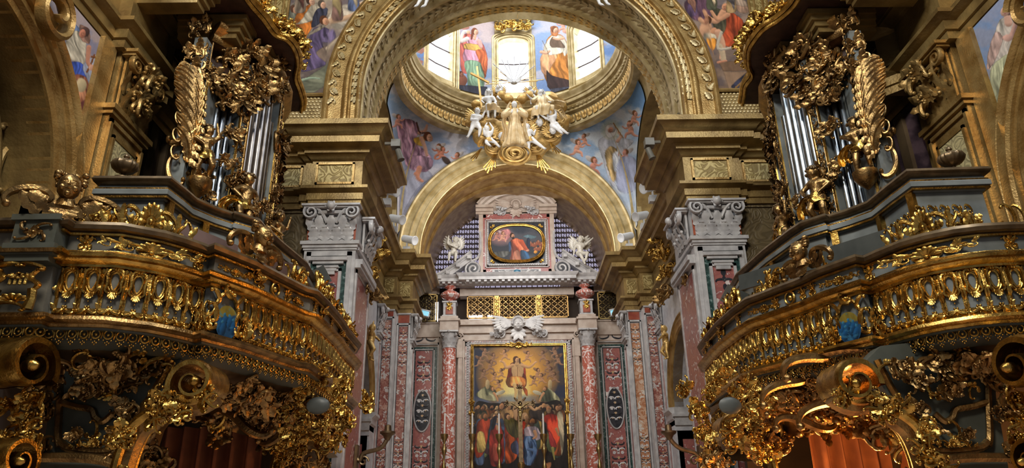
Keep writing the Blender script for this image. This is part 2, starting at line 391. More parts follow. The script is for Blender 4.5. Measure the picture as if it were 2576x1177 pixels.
# ---- crossing: pendentives, ring, drum
YC, RD = 20.7, 4.0
ZCS = 11.6
m_p = {}
def pend_low(phi):
    """lower border of a pendentive at azimuth phi: the side wall arc or the chancel/nave wall arc"""
    cx, sx = math.cos(phi), math.sin(phi)
    ax, ay = 4.42, 3.8
    t = min(ax / max(1e-6, abs(cx)), ay / max(1e-6, abs(sx)))
    x, y = t * cx, t * sx
    if abs(abs(x) - ax) < 1e-4: h = abs(y); r = 3.3; z = ZCS + math.sqrt(max(0, r * r - h * h)) + .0
    else: h = abs(x); r = 4.35; z = 10.9 + math.sqrt(max(0, r * r - h * h))
    return x, YC + y, max(z, 10.4)
def pendentive(q0, q1, d=0., nz=1.):
    mb = MB()
    def fn(u, v):
        phi = q0 + (q1 - q0) * u
        x, y, z = pend_low(phi); X, Y, Z = (RD - .02) * math.cos(phi), YC + (RD - .02) * math.sin(phi), 15.95
        w = v; k = math.sin(v * PI / 2)
        px = x + (X - x) * (1 - math.cos(w * PI / 2)); py = y + (Y - y) * (1 - math.cos(w * PI / 2))
        pz = z + (Z - z) * k
        L = math.hypot(px, py - YC)
        return (px * (1 - d / L), YC + (py - YC) * (1 - d / L), pz)
    return mb, fn
# walls of the crossing
for s in (-1, 1):
    m = wall_arched('x', 4.66 * s, 17.0, 24.6, 0, 8.5, 20.2, 1.98, 4.9, 0, s, 1.1)
    struct('wall_%s_crossing' % SIDE[s], m, M_['grey_marble'])
    m = wall_arched('x', 4.42 * s, 17.0, 24.6, 10.3, 16.5, YC, 3.3, ZCS, 10.3, s, .9)
    struct('wall_%s_crossing_upper' % SIDE[s], m, M_['olive_stucco'])
    m = MB().arch(FR((4.64 * s, 20.2, 4.9), (0, 1, 0), (0, 0, 1), (-s, 0, 0)), 1.98, [(.42, -.05), (.42, .06), (.36, .09), (.32, .04), (.22, .04), (.18, .09), (.12, .05), (.04, .05), (0, 0), (0, -.3), (.05, -.33), (.05, -1.0)], legs=0, n=40)
    trim(m, 'gold_stucco', 'gilded arch of the %s chapel beneath the crossing entablature' % SIDE[s])
    a, b = sorted((5.75 * s, 5.85 * s)); m = MB().box((a, 17, 0), (b, 23, 8)); struct('wall_%s_niche' % SIDE[s], m, M_['arab_dark'])
    # white impost and dado of that arch
    m = MB().sweep([(-.1, 4.35), (.06, 4.35), (.06, 4.5), (.12, 4.55), (.12, 4.7), (.22, 4.8), (.22, 4.88), (-.1, 4.9)], [(4.66 * s, 22.12), (4.66 * s, 22.9)], side=-s)
    a, b = sorted((4.6 * s, 5.75 * s))
    m.box((a, 22.06, 4.35), (b, 22.9, 4.6)); m.box((a - .05, 21.98, 4.6), (b + .05, 22.95, 4.68)); m.box((a, 22.02, 4.68), (b, 22.9, 4.88))
    trim(m, 'white_marble', 'white marble impost of the %s chapel arch' % SIDE[s])
    m = MB().box((a, 22.18, 0), (b, 22.9, 4.2)); m.box((a - .03, 22.14, 4.2), (b, 22.9, 4.35)); trim(m, 'grey_marble')
    m = MB(); xx = sorted((4.8 * s, 5.5 * s)); m.box((xx[0], 22.15, 1.), (xx[1], 22.19, 3.95)); trim(m, 'pink_marble')
    # far jamb of the upper side arch: gilded strapwork strip facing the nave
    a, b = sorted((4.47 * s, 5.35 * s)); m = MB().box((a, 23.98, 10.3), (b, 24.3, 16)); trim(m, 'arab_gold', 'gilded strapwork strip beside the %s pendentive' % SIDE[s])
    m = MB()
    for x0, x1 in ((4.40, 4.56), (5.2, 5.36)):
        a, b = sorted((x0 * s, x1 * s)); m.box((a, 23.9, 10.3), (b, 24.2, 16))
    trim(m, 'gold_stucco_pale')
    a, b = sorted((5.34 * s, 5.44 * s)); m = MB().box((a, 17.1, 10.3), (b, 24.2, 16)); struct('wall_%s_lunette' % SIDE[s], m, M_['stone_white'])
# back wall of crossing over chancel arch
R2, ZC2 = 3.55, 10.95
m = MB(); ar = [(R2 * math.cos(PI - PI * i / n), ZC2 + R2 * math.sin(PI - PI * i / n)) for i in range(n + 1)]
for s in (-1, 1): m.add([(R2 * s, 24.55, 10.3), (5.6 * s, 24.55, 10.3), (5.6 * s, 24.55, 16.4), (R2 * s, 24.55, 16.4)], [(0, 1, 2, 3)])
for (a, za), (b, zb) in zip(ar, ar[1:]): m.add([(a, 24.55, za), (b, 24.55, zb), (b, 24.55, 16.4), (a, 24.55, 16.4)], [(0, 1, 2, 3)])
struct('wall_back_arch', m, M_['gold_stucco_pale'])
m = MB().arch(FR((0, 24.5, ZC2), (1, 0, 0), (0, 0, 1), (0, -1, 0)), R2, [(.82, -.1), (.82, .16), (.76, .20), (.70, .17), (.68, .10), (.50, .10), (.48, .14), (.44, .15), (.42, .08), (.26, .08), (.24, .12), (.2, .12), (.18, .05), (.05, .05), (.03, .08), (0, .06), (0, -.1)], legs=.6, n=64)
trim(m, 'gold_stucco_pale', 'pale gilded archivolt of the chancel arch')
m = MB().arch(FR((0, 24.5, ZC2), (1, 0, 0), (0, 0, 1), (0, -1, 0)), R2, [(0, .06), (-.04, 0), (-.04, -.12), (.02, -.16), (.02, -.55), (-.03, -.6), (-.06, -.7), (-.03, -.8), (.04, -.84), (.04, -1.6), (-.02, -1.66), (-.04, -1.8), (0, -1.9), (.03, -2.), (.03, -4.3)], legs=.6, n=64)
trim(m, 'gold_stucco', 'barrel vault of the chancel')
# pendentives (structure skin; the frescoes are things in front of it)
for k in range(4):
    q0 = k * PI / 2; mb, fn = pendentive(q0 + .001, q0 + PI / 2 - .001)
    mb.grid(fn, 30, 16); struct('wall_pendentive_%d' % (k + 1), mb, M_['gold_stucco_pale'])
# ring entablature under the drum
def ring_profile():
    P = [(.25, 15.75), (-.02, 15.75), (-.04, 15.80), (-.10, 15.84), (-.10, 15.94), (-.05, 15.98), (-.03, 16.02), (-.03, 16.42), (-.08, 16.46), (-.14, 16.50), (-.14, 16.58), (-.18, 16.62), (-.20, 16.74), (-.30, 16.80), (-.32, 16.86),
         (-.32, 16.92), (-.36, 16.95), (-.38, 17.05), (-.44, 17.12), (-.46, 17.2), (.3, 17.2)]
    return P
ring = [(RD * math.cos(2 * PI * i / 96), YC + RD * math.sin(2 * PI * i / 96)) for i in range(96)]
m = MB().sweep(ring_profile(), ring, side=1, closed=True)
trim(m, 'gold_stucco_pale', 'round moulded cornice carrying the drum of the dome')
# drum wall with eight windows
RW_ = 4.15; WZ0, WZ1, WH = 18.0, 20.35, .62
m = MB()
def dp(a, z, r=RW_): return (r * math.sin(a), YC + r * math.cos(a), z)
wa = WH / RW_
for k in range(8):
    c = k * PI / 4
    a0, a1 = c + wa, c + PI / 4 - wa
    for i in range(6):
        p, q = a0 + (a1 - a0) * i / 6, a0 + (a1 - a0) * (i + 1) / 6
        m.add([dp(p, 17.1), dp(q, 17.1), dp(q, 24), dp(p, 24)], [(0, 1, 2, 3)])
    N_ = 14
    for i in range(N_):
        p, q = c - wa + 2 * wa * i / N_, c - wa + 2 * wa * (i + 1) / N_
        m.add([dp(p, 17.1), dp(q, 17.1), dp(q, WZ0), dp(p, WZ0)], [(0, 1, 2, 3)])
        h = lambda a: WZ1 + .35 * math.sqrt(max(0, 1 - ((a - c) / wa) ** 2)) * (1 if abs((a - c) / wa) < .98 else 0)
        m.add([dp(p, h(p)), dp(q, h(q)), dp(q, 24), dp(p, 24)], [(0, 1, 2, 3)])
        m.add([dp(p, h(p)), dp(q, h(q)), dp(q, h(q) + .05, RW_ + .45), dp(p, h(p) + .05, RW_ + .45)], [(0, 1, 2, 3)])
        m.add([dp(p, WZ0), dp(q, WZ0), dp(q, WZ0 - .1, RW_ + .45), dp(p, WZ0 - .1, RW_ + .45)], [(0, 1, 2, 3)])
    for sg in (-1, 1): m.add([dp(c + sg * wa, WZ0), dp(c + sg * wa, WZ1), dp(c + sg * wa, WZ1, RW_ + .45), dp(c + sg * wa, WZ0, RW_ + .45)], [(0, 1, 2, 3)])
struct('wall_drum', m, M_['gold_stucco_pale'])
WIN = [0]
for k in range(8):
    c = k * PI / 4
    if k in (3, 4, 5): pass
    WIN[0] += 1
    m = MB(); N_ = 12; r = RW_ + .35
    for i in range(N_):
        p, q = c - wa * 1.02 + 2.04 * wa * i / N_, c - wa * 1.02 + 2.04 * wa * (i + 1) / N_
        m.add([dp(p, WZ0 - .1, r), dp(q, WZ0 - .1, r), dp(q, WZ1 + .4, r), dp(p, WZ1 + .4, r)], [(0, 1, 2, 3)])
    w = struct('window_%d' % WIN[0], m, M_['daylight_glass'], None)
    # iron glazing bars
    m = MB()
    for z in (18.75, 19.55):
        m.tube([dp(c - wa, z, RW_ + .26), dp(c, z, RW_ + .27), dp(c + wa, z, RW_ + .26)], .03, n=5)
    m.obj('glazing_bar', M_['iron'], w)
    # moulded surround
    m = MB(); pts = []
    for sg, zz in ((-1, [17.75, WZ1]),):
        pass
    path = [(-1, 17.7), (-1, 18.2), (-1, 19), (-1, WZ1)] + [(-math.cos(PI * i / 12), WZ1 + .38 * math.sin(PI * i / 12)) for i in range(1, 12)] + [(1, WZ1), (1, 19), (1, 18.2), (1, 17.7)]
    for off, rr in ((1.12, .05), (1.3, .035), (1.42, .055)):
        m.tube([dp(c + u * wa * off, z + (off - 1) * .6 * (z > WZ1 - .01), RW_ - .02) for u, z in path], rr, n=6)
    m.tube([dp(c - wa * 1.5, 17.68, RW_ - .03), dp(c, 17.68, RW_ - .03), dp(c + wa * 1.5, 17.68, RW_ - .03)], .07, n=6)
    m.obj('window_frame', M_['gold_stucco_pale'], w)
m = MB()
m.grid(lambda u, v: (RW_ * math.cos(v * PI / 2) * math.sin(u * 2 * PI), YC + RW_ * math.cos(v * PI / 2) * math.cos(u * 2 * PI), 24 + 4.2 * math.sin(v * PI / 2)), 48, 12)
struct('ceiling_dome', m, M_['gold_stucco_pale'])
# ---- chancel shell
for s in (-1, 1):
    a, b = sorted((4.3 * s, 4.5 * s))
    struct('wall_%s_chancel' % SIDE[s], MB().box((a, 24.6, 0), (b, 28.9, 11.5)), M_['cream_marble'])
m = MB().box((-4.5, 28.15, 0), (4.5, 28.3, 10.6)); struct('wall_back', m, M_['cream_marble'])
m = MB().box((-20, -5, -.2), (20, 29, 0)); struct('floor', m, M_['cream_marble'])
# ================================================================ PAINTED SURFACES
_lat = np.random.RandomState(5).rand(64, 64)
def vnoise(x, y):
    xi = np.floor(x).astype(int); yi = np.floor(y).astype(int); fx = x - xi; fy = y - yi
    fx = fx * fx * (3 - 2 * fx); fy = fy * fy * (3 - 2 * fy)
    g = lambda a, b: _lat[a % 64, b % 64]
    return (g(xi, yi) * (1 - fx) + g(xi + 1, yi) * fx) * (1 - fy) + (g(xi, yi + 1) * (1 - fx) + g(xi + 1, yi + 1) * fx) * fy
def fbm(x, y, o=4):
    s = 0; a = .5
    for i in range(o): s = s + a * vnoise(x * 2 ** i + 17 * i, y * 2 ** i + 5 * i); a *= .5
    return s
class Paint:
    """brush strokes laid on the vertices of a finely divided panel; q = (ox,oy,scale) of the drawing coordinates"""
    def __init__(s, x, y, q=(0, 0, 1)):
        s.x = (x - q[0]) * q[2]; s.y = (y - q[1]) * q[2]; s.k = q[2]
        s.wx = (fbm(x * .12, y * .12) - .5) * 5 * q[2]; s.wy = (fbm(x * .12 + 40, y * .12 + 9) - .5) * 5 * q[2]
        s.C = np.zeros((len(x), 3))
    def base(s, c): s.C[:] = V(*c)
    def mix(s, m, c):
        m = m[:, None] if m.ndim == 1 else m
        s.C = s.C * (1 - m) + V(*c) * m if not isinstance(c, np.ndarray) or c.ndim == 1 else s.C * (1 - m) + c * m
    def grad(s, y0, c0, y1, c1):
        t = np.clip((s.y - y0) / (y1 - y0), 0, 1)[:, None]; s.C = V(*c0) * (1 - t) + V(*c1) * t
    def clouds(s, c, sc=.02, lo=.45, hi=.62, amt=1, reg=None):
        sc = sc / s.k
        n = fbm(s.x * sc * 1.0, s.y * sc * 1.6 + 3, 5); m = np.clip((n - lo) / (hi - lo), 0, 1) * amt
        if reg is not None:
            cx, cy, rx, ry = reg; m = m * np.clip(1.4 - ((s.x - cx) / rx) ** 2 - ((s.y - cy) / ry) ** 2, 0, 1)
        s.mix(m, c)
    def glow(s, cx, cy, rx, ry, c, p=1., amt=1.):
        d = ((s.x - cx) / rx) ** 2 + ((s.y - cy) / ry) ** 2
        s.mix(np.clip(1 - d, 0, 1) ** p * amt, c)
    def blob(s, cx, cy, rx, ry, c, ang=0, soft=.12, sh=.25, warp=.4):
        a = math.radians(ang); X = s.x + s.wx * warp - cx; Y = s.y + s.wy * warp - cy
        u = (X * math.cos(a) + Y * math.sin(a)) / rx; v = (-X * math.sin(a) + Y * math.cos(a)) / ry
        d = np.sqrt(u * u + v * v); m = np.clip((1 - d) / soft, 0, 1)
        f = 1 - sh * np.clip(.6 * u + .6 * v + .1, -.4, 1)
        s.mix(m, V(*c)[None, :] * f[:, None])
    def poly(s, pts, c, fold=.35, fr=.16, fa=80, smooth=True, c2=None, edge=1.6):
        P = catmull(pts, 5, True) if smooth else [V(*p) for p in pts]
        X = s.x + s.wx * .5; Y = s.y + s.wy * .5
        bx = [p[0] for p in P]; by = [p[1] for p in P]; e = 3 * s.k
        sel = np.where((X > min(bx) - e) & (X < max(bx) + e) & (Y > min(by) - e) & (Y < max(by) + e))[0]
        if len(sel) == 0: return
        x = X[sel]; y = Y[sel]; ins = np.zeros(len(sel), bool); dist = np.full(len(sel), 1e9)
        for i in range(len(P)):
            (x0, y0), (x1, y1) = P[i][:2], P[(i + 1) % len(P)][:2]
            if abs(y1 - y0) > 1e-9: ins ^= ((y0 > y) != (y1 > y)) & (x < (x1 - x0) * (y - y0) / (y1 - y0) + x0)
            dx, dy = x1 - x0, y1 - y0; L = dx * dx + dy * dy + 1e-9
            t = np.clip(((x - x0) * dx + (y - y0) * dy) / L, 0, 1); dist = np.minimum(dist, np.hypot(x - x0 - t * dx, y - y0 - t * dy))
        m = np.where(ins, np.clip(dist / (edge * s.k * .5), 0, 1), 0)
        a = math.radians(fa + 25 * (fbm(V(bx[0] * .013), V(by[0] * .017), 2)[0] - .5)); xx, yy = x / s.k, y / s.k
        bend = (fbm(xx * .03 + 7, yy * .03, 2) - .5) * 26
        u = xx * math.sin(a) - yy * math.cos(a) + bend; vv = xx * math.cos(a) + yy * math.sin(a)
        k = fr / .16
        w = np.clip((fbm(u * .11 * k + 31, vv * .022 * k, 3) - .45) * 5.5, -1.2, 1.2)
        w2 = np.clip((fbm(u * .30 * k, vv * .05 * k + 11, 2) - .38) * 5, -1, 1)
        f = 1 + fold * 1.15 * (.7 * w + .3 * w2)
        col = V(*c)[None, :] * f[:, None]
        if c2 is not None: col = col * .5 + .5 * (V(*c)[None] * (w < 0)[:, None] + V(*c2)[None] * (w >= 0)[:, None]) * f[:, None]
        edge_d = np.clip(dist / (5 * s.k * .5), .0, 1) * .3 + .7
        col = col * edge_d[:, None]
        s.C[sel] = s.C[sel] * (1 - m[:, None]) + np.clip(col, 0, 255) * m[:, None]
    def limb(s, pts, w0, w1, c, sh=.3):
        P = catmull(pts, 4); n = len(P)
        X = s.x; Y = s.y; best = np.full(len(X), -1e9); side = np.zeros(len(X))
        for i in range(n - 1):
            (x0, y0), (x1, y1) = P[i][:2], P[i + 1][:2]; dx, dy = x1 - x0, y1 - y0; L = dx * dx + dy * dy + 1e-9
            t = np.clip(((X - x0) * dx + (Y - y0) * dy) / L, 0, 1); w = w0 + (w1 - w0) * (i + t) / (n - 1)
            d = np.hypot(X - x0 - t * dx, Y - y0 - t * dy) / w; k = 1 - d
            up = k > best; best = np.where(up, k, best); side = np.where(up, (Y - y0 - t * dy) / w, side)
        m = np.clip(best * 5, 0, 1)
        s.mix(m, V(*c)[None, :] * (1 - sh * np.clip(side, -.3, 1))[:, None])
    def head(s, x, y, r, skin=(205, 160, 125), hair=(80, 50, 30), d=1, beard=False, up=0):
        s.blob(x - d * r * .35, y - r * .25, r * 1.0, r * 1.1, hair, sh=.3)
        if hair == 0: pass
        s.blob(x + d * r * .15, y + r * .1, r * .72, r * .95, skin, ang=-d * 12 + up, sh=.35)
        if beard: s.blob(x + d * r * .2, y + r * .85, r * .6, r * .6, tuple(v * .9 for v in hair))
        s.blob(x + d * r * .35, y - r * .02, r * .12, r * .08, tuple(v * .35 for v in skin), soft=.6, warp=0)
        s.blob(x - d * r * .05, y - r * .02, r * .12, r * .08, tuple(v * .35 for v in skin), soft=.6, warp=0)
        s.blob(x + d * r * .2, y + r * .5, r * .2, r * .08, (150, 70, 60), soft=.6, warp=0)
        s.limb([(x + d * r * .22, y - r * .1), (x + d * r * .38, y + r * .25)], r * .08, r * .1, tuple(v * .75 for v in skin))
    def cherub(s, x, y, r, d=1, skin=(215, 160, 130), wing=(190, 180, 175), hair=(120, 80, 50)):
        if wing: s.blob(x - d * r * 1.6, y - r * .5, r * 1.6, r * .8, wing, ang=d * 35)
        s.blob(x - d * r * .6, y + r * 1.8, r * 1.0, r * 1.6, skin, ang=d * 25)
        s.limb([(x - d * r, y + 2.8 * r), (x + d * r * .8, y + 3.4 * r), (x + d * r * 1.2, y + 4.6 * r)], r * .7, r * .35, skin)
        s.limb([(x - d * r, y + 2.8 * r), (x - d * r * 1.8, y + 3.8 * r), (x - d * r * 3, y + 4.1 * r)], r * .65, r * .3, skin)
        s.limb([(x, y + r), (x + d * r * 1.2, y + r * 1.5), (x + d * r * 2.2, y + r * .8)], r * .42, r * .25, skin)
        s.head(x, y, r, skin, hair, d)
    def person(s, x, y, h, c, c2, skin=(205, 160, 125), hair=(70, 45, 30), d=1, beard=False, lean=0, fa=80):
        """standing draped figure, head centre x,y"""
        r = h * .075
        s.poly([(x - .10 * h, y + .12 * h), (x + .09 * h, y + .11 * h), (x + .15 * h + lean, y + .45 * h), (x + .17 * h + lean, y + .9 * h), (x - .16 * h + lean, y + .92 * h), (x - .15 * h, y + .5 * h)], c, fa=fa)
        s.poly([(x - .11 * h, y + .15 * h), (x + .02 * h, y + .2 * h), (x + .13 * h + lean, y + .5 * h), (x + .10 * h + lean, y + .85 * h), (x - .02 * h + lean, y + .6 * h), (x - .16 * h, y + .45 * h)], c2, fa=fa - 30)
        s.limb([(x + d * .07 * h, y + .15 * h), (x + d * .17 * h, y + .28 * h), (x + d * .24 * h, y + .18 * h)], h * .04, h * .022, c2)
        s.blob(x + d * .25 * h, y + .16 * h, h * .03, h * .03, skin)
        s.limb([(x, y + .03 * h), (x, y + .1 * h)], h * .04, h * .04, skin)
        s.head(x, y, r, skin, hair, d, beard)
GLY = {'S': [[(1, .9), (.4, 1), (.1, .8), (.5, .5), (.9, .25), (.5, 0), (0, .1)]], 'C': [[(1, .85), (.5, 1), (.05, .5), (.5, 0), (1, .15)]], 'V': [[(0, 1), (.5, 0)], [(.5, 0), (1, 1)]], 'N': [[(0, 0), (0, 1)], [(0, 1), (1, 0)], [(1, 0), (1, 1)]],
       'D': [[(0, 0), (0, 1)], [(0, 1), (.6, .95), (1, .5), (.6, .05), (0, 0)]], 'R': [[(0, 0), (0, 1)], [(0, 1), (.8, .95), (.8, .55), (0, .5)], [(.3, .5), (1, 0)]], 'E': [[(0, 0), (0, 1)], [(0, 1), (.9, 1)], [(0, .5), (.7, .5)], [(0, 0), (.9, 0)]], 'A': [[(0, 0), (.5, 1)], [(.5, 1), (1, 0)], [(.2, .35), (.8, .35)]]}
def lettering(p, txt, x, y, w, h, c):
    for ch in txt:
        for st in GLY[ch]: p.limb([(x + a * w * .72, y - b * h) for a, b in st], 3.1, 3.1, c, 0)
        x += w
def painted(name, mb, fn, mt, q=(0, 0, 1), parent=None, **k):
    o = mb.obj(name, M_[mt], parent, **k); me = o.data
    P = np.array(mb.v); x, y = to_px(P)
    p = Paint(x, y, q); fn(p)
    c = np.clip(p.C / 255, 0, 1); lin = np.where(c <= .04045, c / 12.92, ((c + .055) / 1.055) ** 2.4)
    a = me.attributes.new('paint', 'FLOAT_COLOR', 'POINT')
    a.data.foreach_set('color', np.concatenate([lin, np.ones((len(lin), 1))], 1).ravel())
    return o
SKIN = (214, 165, 135)
# ---------------- spandrel frescoes on the great arch wall
def arch_low(x, zb=11.5, r=R1 + .95):
    return max(zb, ZC1 + math.sqrt(max(0, r * r - x * x)) if abs(x) < r else zb)
def spandrel(s):
    mb = MB()
    mb.grid(lambda u, v: (s * (5.95 - u * 4.6), 14.97, arch_low(5.95 - u * 4.6) * (1 - v) + 16.6 * v), 300, 260); return mb
def fr_left(p):      # zoom of (620,0)-(1080,480) at 2.452
    p.grad(0, (120, 105, 105), 600, (105, 90, 80)); p.clouds((185, 165, 140), .018, .4, .65, .9); p.clouds((70, 62, 70), .03, .5, .7, .6)
    p.poly([(250, 60), (330, 20), (300, 200), (240, 190)], (120, 120, 105))
    p.head(300, 60, 24, (190, 140, 110), (90, 60, 45))
    p.poly([(330, 60), (430, 20), (440, 110), (400, 180), (350, 260), (300, 300), (290, 150)], (190, 110, 45), fold=.35)
    p.poly([(410, 20), (480, 40), (400, 130), (300, 150), (340, 120)], (200, 185, 160))
    p.poly([(430, 60), (500, 50), (480, 120), (400, 170)], (60, 60, 75))
    p.poly([(300, 160), (345, 190), (330, 310), (290, 330)], (150, 75, 40))
    p.head(400, 8, 26, SKIN, (60, 40, 30)); p.head(470, 30, 24, SKIN, (80, 70, 60))
    p.poly([(560, 40), (700, 10), (760, -40), (760, 20), (700, 80), (640, 140), (560, 180), (500, 120)], (190, 175, 155), fold=.3, fa=20)
    p.limb([(520, 130), (600, 115), (680, 80), (720, 20)], 20, 12, (205, 165, 130))
    p.limb([(700, 30), (760, 0), (830, -60)], 14, 9, (205, 165, 130))
    p.poly([(420, 170), (480, 165), (545, 210), (520, 260), (470, 260), (500, 380), (440, 420), (330, 440), (350, 330), (390, 220)], (95, 80, 110), fold=.35)
    p.poly([(370, 220), (450, 160), (500, 150), (430, 200)], (160, 145, 125))
    p.poly([(470, 250), (520, 180), (550, 200), (545, 240), (500, 262)], (110, 95, 125))
    p.head(485, 130, 27, (205, 150, 115), (85, 50, 30))
    p.poly([(340, 500), (430, 440), (560, 360), (520, 480), (440, 560), (340, 570)], (110, 110, 90), fold=.25, fa=0)
    p.poly([(430, 320), (520, 270), (590, 260), (540, 380), (480, 380)], (130, 110, 95), fold=.2)
    p.limb([(340, 495), (400, 480), (450, 485)], 9, 5, (150, 165, 140)); p.limb([(500, 300), (600, 210), (650, 160)], 14, 10, (175, 155, 130))
    p.person(560, -60, 200, (120, 90, 80), (150, 130, 90)); p.person(660, -120, 200, (90, 100, 130), (170, 150, 120))
    p.person(330, -110, 200, (150, 130, 110), (110, 70, 60))
def fr_right(p):     # zoom of (1480,0)-(1960,480) at 2.452
    p.grad(-200, (125, 115, 120), 560, (125, 100, 80)); p.clouds((165, 140, 120), .02, .4, .65, .8); p.clouds((80, 70, 75), .03, .5, .7, .6)
    p.poly([(800, 380), (1010, 370), (1010, 440), (830, 440)], (120, 92, 70), fold=.06, smooth=False); p.poly([(830, 440), (1010, 440), (1010, 560), (870, 560)], (150, 120, 95), fold=.06, smooth=False)
    p.poly([(590, 20), (650, -20), (780, 0), (780, 70), (740, 120), (680, 130), (620, 100)], (100, 70, 85), fold=.35)
    p.poly([(760, 50), (860, 90), (840, 200), (780, 190)], (85, 80, 60)); p.poly([(860, -20), (1000, 20), (1010, 90), (900, 60)], (175, 150, 130), fold=.3)
    p.poly([(850, 70), (940, 110), (975, 190), (960, 300), (840, 280), (820, 240), (850, 160)], (165, 70, 40), fold=.4)
    p.limb([(830, 75), (790, 130), (740, 110), (715, 70)], 22, 12, (205, 150, 115)); p.limb([(860, 90), (800, 120), (760, 70)], 18, 10, (200, 145, 110))
    p.head(845, 40, 26, (200, 140, 105), (150, 130, 115), -1)
    p.blob(725, 180, 42, 52, (200, 150, 115), 10); p.blob(770, 205, 25, 40, (190, 135, 100), 20); p.limb([(690, 120), (720, 140), (760, 130)], 16, 12, (200, 150, 115))
    p.head(730, 130, 24, (180, 125, 95), (90, 55, 35), -1); p.poly([(715, 205), (790, 215), (780, 260), (720, 250)], (180, 165, 140))
    p.poly([(730, 240), (790, 240), (775, 310), (745, 290)], (190, 125, 50)); p.limb([(800, 200), (830, 280), (820, 360)], 24, 14, (200, 150, 120)); p.limb([(810, 285), (828, 330), (835, 370)], 20, 18, (185, 160, 130))
    p.limb([(800, 385), (850, 375)], 9, 7, (190, 130, 100)); p.head(1000, 130, 26, (180, 130, 110), (90, 80, 75), -1); p.poly([(975, 160), (1040, 150), (1040, 230), (990, 220)], (95, 100, 125))
    p.poly([(880, 530), (1000, 430), (1030, 450), (990, 520), (930, 545)], (62, 62, 82)); p.limb([(910, 540), (1020, 440)], 5, 5, (150, 110, 60))
    p.poly([(890, 20), (960, 40), (1020, 20), (1010, 70), (940, 80)], (190, 150, 125)); p.limb([(820, 200), (800, 300), (900, 290)], 10, 8, (190, 175, 155))
    p.person(640, -70, 180, (90, 70, 95), (120, 85, 70)); p.person(880, -90, 180, (160, 130, 90), (120, 110, 110)); p.person(760, -120, 190, (90, 90, 70), (170, 150, 120))
tag(painted('fresco', spandrel(-1), fr_left, 'fresco', (620, 0, 2.452)), 'fresco of robed mourners around a shrouded body left of the great arch', 'fresco')
tag(painted('fresco', spandrel(1), fr_right, 'fresco', (1480, 0, 2.452)), 'fresco of a red-clad man bending over a crouching figure right of the great arch', 'fresco')
for s in (-1, 1):
    a, b = sorted((5.98 * s, 6.42 * s)); m = MB().box((a, 14.93, 11.3), (b, 15.02, 17)); trim(m, 'arab_gold', 'gilded arabesque border strip beside the %s spandrel fresco' % SIDE[s])
    m = MB()
    for x in (5.97, 6.10, 6.32, 6.44):
        m.tube([(x * s, 14.92, 10.5), (x * s, 14.92, 17)], .03, n=6)
    m.tube([(4.85 * s, 14.94, 11.46), (5.97 * s, 14.94, 11.46)], .05, n=6)
    trim(m, 'gold_stucco')
    m = MB().box(sorted((4.4 * s, 6.0 * s))[0:1] + [14.99, 10.4] if 0 else (min(4.4 * s, 6 * s), 14.99, 10.4), (max(4.4 * s, 6 * s), 15.02, 11.45)); trim(m, 'olive_stucco')
    m = MB()
    for i in range(14):
        for j in range(12):
            x = 4.75 + i * .09 + (j % 2) * .045; z = 10.45 + j * .085
            if math.hypot(x, z - ZC1) > R1 + 1.0 and x < 5.93: m.ball((x * s, 14.98, z), .036, 5, (1, .4, 1))
    trim(m, 'gold_stucco_pale', 'trellis of gilded studs above the %s pier cornice' % SIDE[s])
    m = MB().grid(lambda u, v: (s * (6.46 + u * .36), 14.97, 10.5 + v * 6), 24, 160)
    def fs(p):
        p.base((120, 100, 90)); p.clouds((180, 150, 130), .05, .4, .6); p.clouds((90, 80, 110), .06, .55, .7, .7)
    tag(painted('fresco', m, fs, 'fresco'), 'narrow strip of fresco at the top %s corner above the organ' % SIDE[s], 'fresco')
# ---------------- pendentive frescoes
def pend_paint(q0, q1):
    mb, fn = pendentive(q0, q1, .05)
    mb.grid(lambda u, v: fn(u, .02 + .96 * v), 230, 260); return mb
def fp_left(p):      # zoom of (700,250)-(1120,800) at 2.14
    p.grad(0, (140, 165, 195), 500, (150, 150, 170)); p.clouds((205, 200, 205), .02, .4, .6, .9)
    p.poly([(660, 420), (720, 360), (800, 380), (830, 420), (760, 470), (700, 560), (655, 640)], (172, 172, 188), fold=.15)
    p.poly([(640, 120), (720, 110), (760, 160), (740, 230), (800, 280), (830, 330), (800, 390), (700, 370), (670, 300), (650, 230)], (160, 118, 140), fold=.4, fr=.2, c2=(200, 165, 178))
    p.poly([(730, 210), (790, 200), (780, 250), (740, 240)], (190, 150, 60)); p.poly([(720, 300), (830, 320), (810, 380), (700, 350)], (178, 140, 158), fold=.4)
    p.limb([(760, 180), (790, 170), (800, 140)], 12, 7, (215, 165, 140)); p.limb([(770, 210), (790, 260), (800, 300)], 13, 9, (215, 165, 140))
    p.head(812, 205, 24, (220, 170, 140), (100, 60, 40)); p.limb([(745, 125), (760, 175), (790, 180)], 5, 4, (90, 60, 50))
    p.cherub(650, 95, 13, 1, (215, 150, 130)); p.cherub(860, 255, 14, -1, (190, 120, 95)); p.cherub(888, 268, 13, 1, (200, 130, 105))
    p.cherub(960, 300, 13, -1, (205, 140, 115)); p.limb([(760, 370), (750, 420), (775, 440)], 16, 8, (205, 140, 110)); p.limb([(740, 400), (760, 430)], 12, 8, (200, 135, 105))
    p.blob(905, 330, 34, 16, (70, 55, 50), 40)
